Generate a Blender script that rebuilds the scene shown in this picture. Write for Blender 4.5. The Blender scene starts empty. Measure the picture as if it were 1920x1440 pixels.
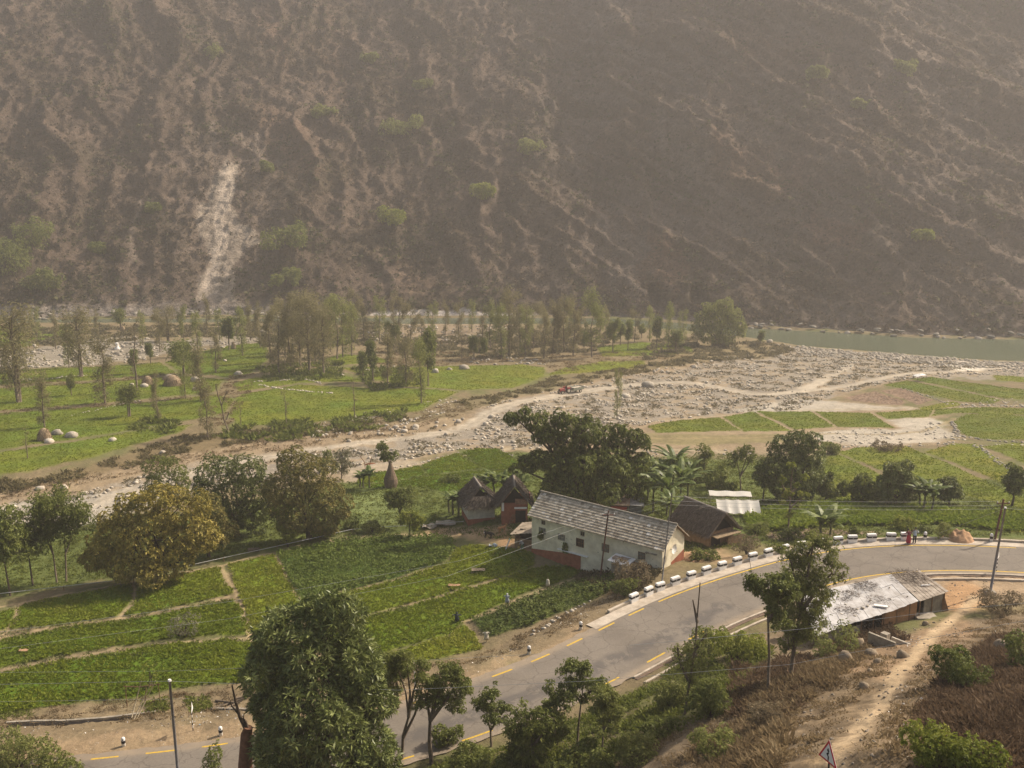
import bpy, bmesh, math, random
import numpy as np
from mathutils import Vector, Matrix
R = math.radians
scene = bpy.context.scene
COL = scene.collection

# ---------------------------------------------------------------- camera, sky, sun, exposure
CAMZ = 68.0
PITCH = R(12.5)
FPX = 1900.0
cam_d = bpy.data.cameras.new("camera")
cam = bpy.data.objects.new("camera", cam_d)
COL.objects.link(cam)
cam.location = (0, 0, CAMZ)
cam.rotation_euler = (math.pi / 2 - PITCH, 0, 0)
cam_d.lens = 36.0 * FPX / 1920.0
cam_d.sensor_width = 36.0
cam_d.clip_end = 5000
scene.camera = cam

SUN_EL, SUN_AZ = R(41), R(27)            # azimuth measured from +X towards +Y
sd = Vector((math.cos(SUN_EL) * math.cos(SUN_AZ), math.cos(SUN_EL) * math.sin(SUN_AZ), math.sin(SUN_EL)))
world = bpy.data.worlds.new("World")
scene.world = world
world.use_nodes = True
wn = world.node_tree
wn.nodes.clear()
sky = wn.nodes.new("ShaderNodeTexSky")
sky.sky_type = 'NISHITA'
sky.sun_disc = False
sky.sun_elevation = SUN_EL
sky.sun_rotation = math.pi / 2 - SUN_AZ
sky.dust_density = 4.0
sky.air_density = 1.0
bg = wn.nodes.new("ShaderNodeBackground")
bg.inputs[1].default_value = 0.13
wo = wn.nodes.new("ShaderNodeOutputWorld")
tint = wn.nodes.new('ShaderNodeMix'); tint.data_type = 'RGBA'; tint.blend_type = 'MULTIPLY'; tint.inputs[0].default_value = 1.0
tint.inputs[7].default_value = (1.0, .93, .83, 1)
wn.links.new(sky.outputs[0], tint.inputs[6]); wn.links.new(tint.outputs[2], bg.inputs[0])
wn.links.new(bg.outputs[0], wo.inputs[0])
sun_d = bpy.data.lights.new("sun", 'SUN')
sun_d.energy = 4.9
sun_d.angle = R(1.2)
sun_d.color = (1.0, 0.885, 0.74)
sun = bpy.data.objects.new("sun", sun_d)
COL.objects.link(sun)
sun.rotation_euler = (-sd).to_track_quat('-Z', 'Y').to_euler()
sun.location = (60, 30, 300)
scene.view_settings.view_transform = 'Standard'
scene.view_settings.look = 'None'
scene.view_settings.exposure = 0.33
scene.view_settings.gamma = 1
scene.render.engine = 'CYCLES'
scene.cycles.max_bounces = 6
scene.cycles.volume_bounces = 1
scene.cycles.transparent_max_bounces = 16
scene.cycles.use_denoising = True
try:
    scene.cycles.denoiser = 'OPENIMAGEDENOISE'
except Exception:
    pass

rng = np.random.default_rng(7)
random.seed(7)

# ---------------------------------------------------------------- maths helpers
_perm = np.random.default_rng(3).permutation(512).astype(np.int64)
_perm = np.concatenate([_perm, _perm])
_ga = np.random.default_rng(4).random(512) * 2 * math.pi
_gx, _gy = np.cos(_ga), np.sin(_ga)

def noise2(x, y):
    x = np.asarray(x, float); y = np.asarray(y, float)
    xi = np.floor(x).astype(np.int64); yi = np.floor(y).astype(np.int64)
    xf = x - xi; yf = y - yi
    def g(a, b):
        h = _perm[(_perm[a & 511] + b) & 511]
        return h
    u = xf * xf * xf * (xf * (xf * 6 - 15) + 10)
    v = yf * yf * yf * (yf * (yf * 6 - 15) + 10)
    def d(h, a, b): return _gx[h] * a + _gy[h] * b
    n00 = d(g(xi, yi), xf, yf); n10 = d(g(xi + 1, yi), xf - 1, yf)
    n01 = d(g(xi, yi + 1), xf, yf - 1); n11 = d(g(xi + 1, yi + 1), xf - 1, yf - 1)
    return ((n00 * (1 - u) + n10 * u) * (1 - v) + (n01 * (1 - u) + n11 * u) * v) * 1.5

def fbm(x, y, o=4, g=.5, l=2.03):
    s = 0; a = 1
    for i in range(o):
        s = s + a * noise2(x + 17.3 * i, y - 9.1 * i)
        x = x * l; y = y * l; a *= g
    return s

def ridged(x, y, o=4, g=.5, l=2.07):
    s = 0; a = 1; w = 1
    for i in range(o):
        n = 1 - np.abs(noise2(x + 31.7 * i, y + 11.9 * i)) * 1.6
        n = np.clip(n, 0, 1) ** 2
        s = s + a * n * w
        w = np.clip(n * 1.4, 0, 1)
        x = x * l; y = y * l; a *= g
    return s

def sstep(a, b, x):
    t = np.clip((x - a) / (b - a), 0, 1)
    return t * t * (3 - 2 * t)

def ray(px, py):
    x = (px - 960.0) / FPX; u = -(py - 720.0) / FPX
    c, s = math.cos(PITCH), math.sin(PITCH)
    return x, c + u * s, -s + u * c

def unH(px, py, H):
    dx, dy, dz = ray(px, py)
    t = H / -dz
    return dx * t, dy * t

def project(x, y, z):
    c, s = math.cos(PITCH), math.sin(PITCH)
    zz = z - CAMZ
    d = y * c - zz * s
    v = y * s + zz * c
    return 960 + FPX * x / d, 720 - FPX * v / d, d

def polysd(pts, x, y):
    """signed distance, positive inside"""
    pts = np.asarray(pts, float)
    n = len(pts)
    d2 = np.full(x.shape, 1e18)
    ins = np.zeros(x.shape, bool)
    for i in range(n):
        ax, ay = pts[i]; bx, by = pts[(i + 1) % n]
        ex, ey = bx - ax, by - ay
        L = ex * ex + ey * ey + 1e-12
        t = np.clip(((x - ax) * ex + (y - ay) * ey) / L, 0, 1)
        qx = ax + t * ex - x; qy = ay + t * ey - y
        d2 = np.minimum(d2, qx * qx + qy * qy)
        c = (ay > y) != (by > y)
        if abs(ey) > 1e-12:
            ins ^= c & (x < ex * (y - ay) / ey + ax)
    d = np.sqrt(d2)
    return np.where(ins, d, -d)

def linesd(pts, x, y):
    """distance to an open polyline and its parameter (arc length)"""
    pts = np.asarray(pts, float)
    d2 = np.full(x.shape, 1e18); par = np.zeros(x.shape); side = np.zeros(x.shape)
    s0 = 0.0
    for i in range(len(pts) - 1):
        ax, ay = pts[i]; bx, by = pts[i + 1]
        ex, ey = bx - ax, by - ay
        L2 = ex * ex + ey * ey + 1e-12; L = math.sqrt(L2)
        t = np.clip(((x - ax) * ex + (y - ay) * ey) / L2, 0, 1)
        qx = ax + t * ex - x; qy = ay + t * ey - y
        q = qx * qx + qy * qy
        m = q < d2
        d2 = np.where(m, q, d2); par = np.where(m, s0 + t * L, par)
        side = np.where(m, np.sign(ex * (y - ay) - ey * (x - ax)), side)
        s0 += L
    return np.sqrt(d2), par, side

def chaikin(pts, k=2):
    p = np.asarray(pts, float)
    for _ in range(k):
        q = p[:-1] * .75 + p[1:] * .25; r = p[:-1] * .25 + p[1:] * .75
        m = np.empty((2 * len(q), p.shape[1])); m[0::2] = q; m[1::2] = r
        p = np.vstack([p[:1], m, p[-1:]])
    return p

def resample(p, step):
    p = np.asarray(p, float)
    L = np.concatenate([[0], np.cumsum(np.linalg.norm(np.diff(p[:, :2], axis=0), axis=1))])
    n = max(2, int(L[-1] / step) + 1)
    s = np.linspace(0, L[-1], n)
    return np.stack([np.interp(s, L, p[:, k]) for k in range(p.shape[1])], 1)

# ---------------------------------------------------------------- the lie of the land
# (px, py, metres below the camera) of ground one can read off the photo
CTRL = [(0, 1130, 47.2), (250, 1090, 46.8), (520, 1036, 47), (860, 1005, 46.2), (60, 1335, 44.4), (300, 1310, 44.2),
        (480, 1282, 43.8), (250, 1200, 45.6), (0, 1240, 45.8), (700, 1150, 45), (900, 1215, 43.4), (740, 1252, 43.6),
        (1000, 1110, 44), (1100, 1065, 43.7), (880, 1100, 44.8), (1100, 1140, 42.4), (1000, 1190, 42.6), (860, 1235, 43.2),
        (997, 1036, 43.4), (1241, 1066, 41.0), (1160, 1085, 42.2), (1120, 1020, 42.6),
        (900, 975, 45.5), (965, 985, 45), (1080, 960, 45), (1180, 950, 44.8), (1330, 1000, 43.2), (1300, 1050, 41.4), (1450, 1010, 42), (1420, 960, 44.5),
        (1600, 990, 42), (1750, 980, 42.2), (1920, 990, 42), (1560, 940, 45), (1800, 930, 45.4), (1920, 900, 46),
        (1600, 860, 48.5), (1400, 860, 49), (1200, 850, 50), (1000, 870, 49.5), (800, 890, 49.5), (650, 910, 49), (640, 980, 47.5),
        (400, 1000, 48.5), (200, 1060, 48.6), (0, 1080, 48.6), (0, 950, 52.4), (200, 930, 52.2), (400, 870, 52.8), (640, 845, 52.6), (860, 815, 53),
        (1060, 750, 55.8), (1060, 735, 56.6), (1300, 720, 57), (1250, 790, 53.4), (1500, 800, 52.4), (1700, 800, 52.2), (1900, 800, 51.6),
        (1400, 740, 56), (1600, 735, 55.6), (1800, 740, 54.6), (1550, 690, 58.4), (1700, 700, 57.6), (1900, 710, 56.6),
        (0, 890, 51.6), (200, 860, 51.8), (440, 805, 52.6), (640, 790, 53), (900, 750, 54.2), (1030, 700, 56.4),
        (0, 800, 52.6), (200, 760, 53.6), (400, 740, 54), (600, 740, 54), (800, 720, 55), (0, 700, 55.5), (250, 690, 56), (500, 670, 56.8), (760, 680, 56.8),
        (1000, 670, 57.6), (1200, 660, 58.2), (0, 650, 58.4), (300, 640, 59), (600, 640, 59.4), (900, 640, 59.6), (1300, 640, 59.8), (1450, 665, 59.4),
        # near slope
        (1470, 1190, 40.5), (1330, 1200, 40.5), (1250, 1275, 40.2), (1100, 1360, 40.2), (900, 1430, 40.4), (760, 1440, 41),
        (1600, 1190, 38.6), (1750, 1120, 39.6), (1900, 1120, 39.2), (1900, 1180, 37.2), (1740, 1200, 36.4), (1660, 1235, 35.0),
        (1400, 1260, 38), (1300, 1360, 35.5), (1200, 1420, 36.5), (1450, 1350, 32.5), (1560, 1280, 32.4), (1700, 1300, 29.5),
        (1600, 1430, 22.6), (1750, 1400, 22.5), (1900, 1300, 27), (1900, 1430, 20.5), (1400, 1440, 27.5)]
cx, cy, cz = [], [], []
for px, py, H in CTRL:
    x, y = unH(px, py, H)
    cx.append(x); cy.append(y); cz.append(CAMZ - H)
# anchors outside the frame and along the river
for x, y, z in [(-230, 300, 10), (-230, 200, 14), (-150, 110, 19.5), (-110, 70, 24.5), (-60, 45, 27), (-30, 30, 33), (0, 0, 54), (20, 10, 53), (50, 20, 52), (40, -15, 60), (-20, -15, 56),
                (90, 60, 38), (75, 35, 49), (130, 90, 30), (140, 140, 22), (220, 220, 17), (240, 300, 12), (-120, 20, 30), (130, 20, 50),
                (-260, 380, 7.0), (-200, 384, 7.0), (-100, 384, 7), (0, 383, 7), (45, 379, 7), (91, 345, 6.9), (125, 320, 6.9), (161, 308, 6.9), (260, 290, 7),
                (-200, 340, 9), (0, 340, 9), (0, 25, 38), (20, 25, 41), (0, 45, 31.5), (-25, 50, 27.6)]:
    cx.append(x); cy.append(y); cz.append(z)
cx, cy, cz = map(np.array, (cx, cy, cz))
def _U(r2):
    return np.where(r2 > 1e-9, .5 * r2 * np.log(np.maximum(r2, 1e-9)), 0)
_n = len(cx)
_S = 100.0
_K = _U(((cx[:, None] - cx) / _S) ** 2 + ((cy[:, None] - cy) / _S) ** 2) + np.eye(_n) * 2e-4
_P = np.stack([np.ones(_n), cx / _S, cy / _S], 1)
_A = np.block([[_K, _P], [_P.T, np.zeros((3, 3))]])
_w = np.linalg.solve(_A, np.concatenate([cz, np.zeros(3)]))
def tps(x, y):
    x = np.asarray(x, float); y = np.asarray(y, float)
    out = _w[_n] + _w[_n + 1] * x / _S + _w[_n + 2] * y / _S
    for i in range(_n):
        out = out + _w[i] * _U(((x - cx[i]) / _S) ** 2 + ((y - cy[i]) / _S) ** 2)
    return out

# road: far yellow line in pixels, then everything offset from it in the world
RW = 6.7
_far = [(-260, 1464), (0, 1441), (196, 1421), (300, 1410), (402, 1398), (520, 1379), (650, 1353), (782, 1317), (880, 1284), (942, 1262), (1014, 1234), (1078, 1204),
        (1137, 1175), (1193, 1147), (1260, 1117), (1340, 1088), (1450, 1055), (1520, 1039), (1600, 1028), (1700, 1022), (1800, 1022.5), (1905, 1027), (2050, 1037), (2250, 1056)]
def Hroad(px): return np.interp(px, [-260, 300, 1178, 1700, 2250], [43.6, 43.0, 41.0, 39.6, 39.0])
RF = []
for px, py in _far:
    H = float(Hroad(px)); x, y = unH(px, py, H); RF.append((x, y, CAMZ - H))
RF = resample(chaikin(RF, 2), 0.5)
def offset_line(p, d):
    t = np.gradient(p[:, :2], axis=0)
    k = 7
    ker = np.ones(k) / k
    tp = np.stack([np.convolve(np.pad(t[:, i], k // 2, mode='edge'), ker, mode='valid') for i in (0, 1)], 1)
    tp /= np.linalg.norm(tp, axis=1)[:, None]
    nrm = np.stack([tp[:, 1], -tp[:, 0]], 1)       # to the right of travel (towards the camera)
    q = p.copy(); q[:, :2] += nrm * d
    return q
RC = offset_line(RF, RW / 2)[::2]

# river edges (px) -> world at H 62
RIVZ = 6.0
def rv(l): return [unH(a, b, 62.0) for a, b in l]
NEARB = rv([(-500, 609), (0, 608), (250, 607), (700, 608), (960, 610), (1137, 613), (1280, 622), (1400, 634), (1447, 641), (1513, 653), (1600, 658), (1680, 664), (1760, 670), (1920, 678), (2300, 693)])
FARB = rv([(-500, 600), (0, 600), (250, 599), (640, 598), (940, 597), (1140, 598), (1280, 607), (1397, 616), (1557, 624), (1713, 634), (1920, 638), (2400, 645)])
RIV = NEARB + FARB[::-1]

def ground(x, y, detail=True):
    x = np.asarray(x, float); y = np.asarray(y, float)
    z = tps(x, y)
    # a little relief; more on the near slope
    if detail:
        k = .25 + .55 * sstep(70, 45, y) * sstep(0, 12, x)
        z = z + k * .55 * fbm(x / 9, y / 9, 3) + .12 * fbm(x / 2.1, y / 2.1, 3) * (.4 + k)
    z = np.maximum(z, RIVZ + .35 + .25 * noise2(x / 6, y / 6))
    m = np.ones(x.shape, bool)
    d, par, side = linesd(RC[:, :2], x, y)
    S = np.concatenate([[0], np.cumsum(np.linalg.norm(np.diff(RC[:, :2], axis=0), axis=1))])
    zr = np.interp(par, S, RC[:, 2]) - .09
    # side>0: left of travel = far side
    w_far = sstep(9.5, 5.6, d); w_near = sstep(8.0, 4.9, d)
    w = np.where(side > 0, w_far, w_near)
    z = z * (1 - w) + zr * w
    # river
    r = polysd(RIV, x, y)
    z = z - 2.2 * sstep(-3, 4, r) * (r > -3)
    return z

def hit(px, py):
    dx, dy, dz = ray(px, py)
    t = np.arange(18, 480, .75)
    g = ground(dx * t, dy * t, False) - (CAMZ + dz * t)
    k = np.argmax(g > 0)
    if g[k] <= 0: k = len(t) - 1
    t2 = np.linspace(t[max(k - 1, 0)], t[k], 12)
    g2 = ground(dx * t2, dy * t2, True) - (CAMZ + dz * t2)
    j = np.argmax(g2 > 0) if (g2 > 0).any() else 11
    T = t2[j]
    return (dx * T, dy * T)
def gz(x, y):
    return float(ground(np.array([x]), np.array([y]))[0])
def P3(px, py):
    x, y = hit(px, py)
    return Vector((x, y, gz(x, y)))
def mpp(p):
    """source pixels per metre at a world point"""
    return FPX / project(p[0], p[1], p[2])[2]
def wl(l): return [hit(a, b) for a, b in l]

# ---------------------------------------------------------------- object helpers
def link(name, me, mat=None, parent=None, loc=None):
    o = bpy.data.objects.new(name, me)
    COL.objects.link(o)
    if mat is not None and me is not None and not me.materials:
        for m in (mat if isinstance(mat, (list, tuple)) else [mat]):
            me.materials.append(m)
    if parent is not None: o.parent = parent
    if loc is not None: o.location = loc
    return o

def tag(o, label=None, cat=None, group=None, kind=None):
    if label: o["label"] = label
    if cat: o["category"] = cat
    if group: o["group"] = group
    if kind: o["kind"] = kind
    return o

def empty(name, loc=(0, 0, 0), rz=0.0):
    o = bpy.data.objects.new(name, None)
    COL.objects.link(o)
    o.location = loc; o.rotation_euler = (0, 0, rz)
    o.empty_display_size = .3
    return o

def npmesh(name, V, F, smooth=False, vattr=None, fattr=None):
    """V (n,3); F (m,k) array with constant k"""
    V = np.ascontiguousarray(V, dtype=np.float32); F = np.ascontiguousarray(F, dtype=np.int32)
    me = bpy.data.meshes.new(name)
    me.vertices.add(len(V)); me.vertices.foreach_set("co", V.ravel())
    k = F.shape[1]
    me.loops.add(F.size); me.loops.foreach_set("vertex_index", F.ravel())
    me.polygons.add(len(F))
    me.polygons.foreach_set("loop_start", np.arange(0, F.size, k, dtype=np.int32))
    me.polygons.foreach_set("loop_total", np.full(len(F), k, np.int32))
    if smooth: me.polygons.foreach_set("use_smooth", np.ones(len(F), bool))
    for nm, a in (vattr or {}).items():
        if a.ndim == 2:
            at = me.attributes.new(nm, 'FLOAT_COLOR', 'POINT')
            c = np.ones((len(V), 4), np.float32); c[:, :a.shape[1]] = a
            at.data.foreach_set("color", c.ravel())
        else:
            at = me.attributes.new(nm, 'FLOAT', 'POINT')
            at.data.foreach_set("value", a.astype(np.float32))
    for nm, a in (fattr or {}).items():
        at = me.attributes.new(nm, 'FLOAT', 'FACE')
        at.data.foreach_set("value", a.astype(np.float32))
    me.update(); me.validate()
    return me

class MB:
    """collects simple shapes into one mesh; several materials by index"""
    def __init__(s): s.v = []; s.f = []; s.mi = []
    def add(s, vs, fs, mi=0):
        b = len(s.v); s.v += [tuple(v) for v in vs]
        s.f += [tuple(b + i for i in f) for f in fs]; s.mi += [mi] * len(fs)
        return s
    def box(s, x0, y0, z0, x1, y1, z1, M=None, mi=0):
        vs = [(x0, y0, z0), (x1, y0, z0), (x1, y1, z0), (x0, y1, z0), (x0, y0, z1), (x1, y0, z1), (x1, y1, z1), (x0, y1, z1)]
        if M is not None: vs = [M @ Vector(v) for v in vs]
        return s.add(vs, [(0, 3, 2, 1), (4, 5, 6, 7), (0, 1, 5, 4), (1, 2, 6, 5), (2, 3, 7, 6), (3, 0, 4, 7)], mi)
    def hexa(s, vs, mi=0):
        return s.add(vs, [(0, 3, 2, 1), (4, 5, 6, 7), (0, 1, 5, 4), (1, 2, 6, 5), (2, 3, 7, 6), (3, 0, 4, 7)], mi)
    def tube(s, pts, radii, n=8, mi=0, cap=True):
        pts = [Vector(p) for p in pts]
        if not isinstance(radii, (list, tuple)): radii = [radii] * len(pts)
        b = len(s.v)
        up = Vector((.13, .21, .97))
        for i, p in enumerate(pts):
            t = (pts[min(i + 1, len(pts) - 1)] - pts[max(i - 1, 0)])
            if t.length < 1e-9: t = Vector((0, 0, 1))
            t.normalize()
            a = t.cross(up)
            if a.length < .05: a = t.cross(Vector((1, 0, 0)))
            a.normalize(); c = t.cross(a)
            for k in range(n):
                th = 2 * math.pi * k / n
                s.v.append(tuple(p + (a * math.cos(th) + c * math.sin(th)) * radii[i]))
        for i in range(len(pts) - 1):
            for k in range(n):
                s.f.append((b + i * n + k, b + i * n + (k + 1) % n, b + (i + 1) * n + (k + 1) % n, b + (i + 1) * n + k)); s.mi.append(mi)
        if cap:
            s.f.append(tuple(b + k for k in range(n))); s.mi.append(mi)
            e = b + (len(pts) - 1) * n
            s.f.append(tuple(e + n - 1 - k for k in range(n))); s.mi.append(mi)
        return s
    def quad(s, a, b, c, d, mi=0): return s.add([a, b, c, d], [(0, 1, 2, 3)], mi)
    def build(s, name, mat, parent=None, smooth=False, loc=None, bevel=0):
        me = bpy.data.meshes.new(name)
        me.from_pydata([tuple(v) for v in s.v], [], s.f)
        mats = mat if isinstance(mat, (list, tuple)) else [mat]
        for m in mats: me.materials.append(m)
        if len(mats) > 1: me.polygons.foreach_set("material_index", s.mi)
        if smooth: me.polygons.foreach_set("use_smooth", [True] * len(s.f))
        me.update()
        o = bpy.data.objects.new(name, me); COL.objects.link(o)
        if parent is not None: o.parent = parent
        if loc is not None: o.location = loc
        if bevel:
            bm = bmesh.new(); bm.from_mesh(me)
            bmesh.ops.bevel(bm, geom=list(bm.edges), offset=bevel, segments=1, affect='EDGES')
            bm.to_mesh(me); bm.free(); me.update()
        return o

def copy_tree(o, parent=None):
    c = o.copy(); COL.objects.link(c)
    if parent is not None: c.parent = parent
    for ch in list(o.children): copy_tree(ch, c)
    return c

# ---------------------------------------------------------------- materials
def newmat(name):
    m = bpy.data.materials.new(name); m.use_nodes = True
    nt = m.node_tree; nt.nodes.clear()
    out = nt.nodes.new("ShaderNodeOutputMaterial")
    return m, nt, out
def N(nt, t, **kw):
    n = nt.nodes.new(t)
    for k, v in kw.items():
        if isinstance(k, str) and hasattr(n, k): setattr(n, k, v)
    return n
def noise_node(nt, scale, detail=4, rough=.6, vec=None, dist=0):
    n = nt.nodes.new("ShaderNodeTexNoise")
    n.inputs["Scale"].default_value = scale; n.inputs["Detail"].default_value = detail
    n.inputs["Roughness"].default_value = rough; n.inputs["Distortion"].default_value = dist
    if vec is not None: nt.links.new(vec, n.inputs["Vector"])
    return n
def ramp(nt, fac, stops):
    r = nt.nodes.new("ShaderNodeValToRGB")
    els = r.color_ramp.elements
    while len(els) < len(stops): els.new(.5)
    for e, (p, c) in zip(els, stops):
        e.position = p; e.color = (*c, 1) if len(c) == 3 else c
    nt.links.new(fac, r.inputs[0])
    return r
def mixc(nt, fac, a, b, mode='MIX'):
    m = nt.nodes.new("ShaderNodeMix"); m.data_type = 'RGBA'; m.blend_type = mode
    for sock, v in ((m.inputs[0], fac), (m.inputs[6], a), (m.inputs[7], b)):
        if hasattr(v, "node"): nt.links.new(v, sock)
        elif isinstance(v, (int, float)): sock.default_value = v
        else: sock.default_value = (*v, 1)
    return m.outputs[2]
def mathn(nt, op, a, b=None, clamp=False):
    m = nt.nodes.new("ShaderNodeMath"); m.operation = op; m.use_clamp = clamp
    for s, v in ((m.inputs[0], a), (m.inputs[1], b)):
        if v is None: continue
        if hasattr(v, "node"): nt.links.new(v, s)
        else: s.default_value = v
    return m.outputs[0]
def principled(nt, out, rough=.9, spec=.2):
    b = nt.nodes.new("ShaderNodeBsdfPrincipled")
    b.inputs["Roughness"].default_value = rough
    b.inputs["Specular IOR Level"].default_value = spec
    nt.links.new(b.outputs[0], out.inputs[0])
    return b
def plain(name, c, rough=.85, var=.25, scale=3.0, bump=0.0, spec=.2, c2=None, metal=0, coord="Object", detail=5):
    """a weathered surface: two tones broken up by noise"""
    m, nt, out = newmat(name)
    tc = nt.nodes.new("ShaderNodeTexCoord")
    n = noise_node(nt, scale, detail, .62, tc.outputs[coord])
    c2 = c2 or tuple(v * (1 - var) for v in c)
    hi = tuple(min(1, v * (1 + var * .4)) for v in c)
    r = ramp(nt, n.outputs[0], [(.32, c2), (.62, hi)])
    b = principled(nt, out, rough, spec)
    b.inputs["Metallic"].default_value = metal
    nt.links.new(r.outputs[0], b.inputs["Base Color"])
    if bump:
        bp = nt.nodes.new("ShaderNodeBump"); bp.inputs["Strength"].default_value = bump; bp.inputs["Distance"].default_value = .05
        n2 = noise_node(nt, scale * 6, 4, .6, tc.outputs[coord])
        nt.links.new(n2.outputs[0], bp.inputs["Height"]); nt.links.new(bp.outputs[0], b.inputs["Normal"])
    return m
def foliage(name, dark, mid, light, trans=.3, rough=.6):
    m, nt, out = newmat(name)
    a = nt.nodes.new("ShaderNodeAttribute"); a.attribute_name = "v"
    oi = nt.nodes.new("ShaderNodeObjectInfo")
    s = mathn(nt, 'ADD', a.outputs["Fac"], mathn(nt, 'MULTIPLY', mathn(nt, 'SUBTRACT', oi.outputs["Random"], .5), .22))
    r = ramp(nt, s, [(.08, dark), (.5, mid), (.95, light)])
    b = nt.nodes.new("ShaderNodeBsdfPrincipled"); b.inputs["Roughness"].default_value = rough
    b.inputs["Specular IOR Level"].default_value = .25
    nt.links.new(r.outputs[0], b.inputs["Base Color"])
    t = nt.nodes.new("ShaderNodeBsdfTranslucent"); nt.links.new(r.outputs[0], t.inputs[0])
    mx = nt.nodes.new("ShaderNodeMixShader"); mx.inputs[0].default_value = trans
    nt.links.new(b.outputs[0], mx.inputs[1]); nt.links.new(t.outputs[0], mx.inputs[2])
    nt.links.new(mx.outputs[0], out.inputs[0])
    return m

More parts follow.
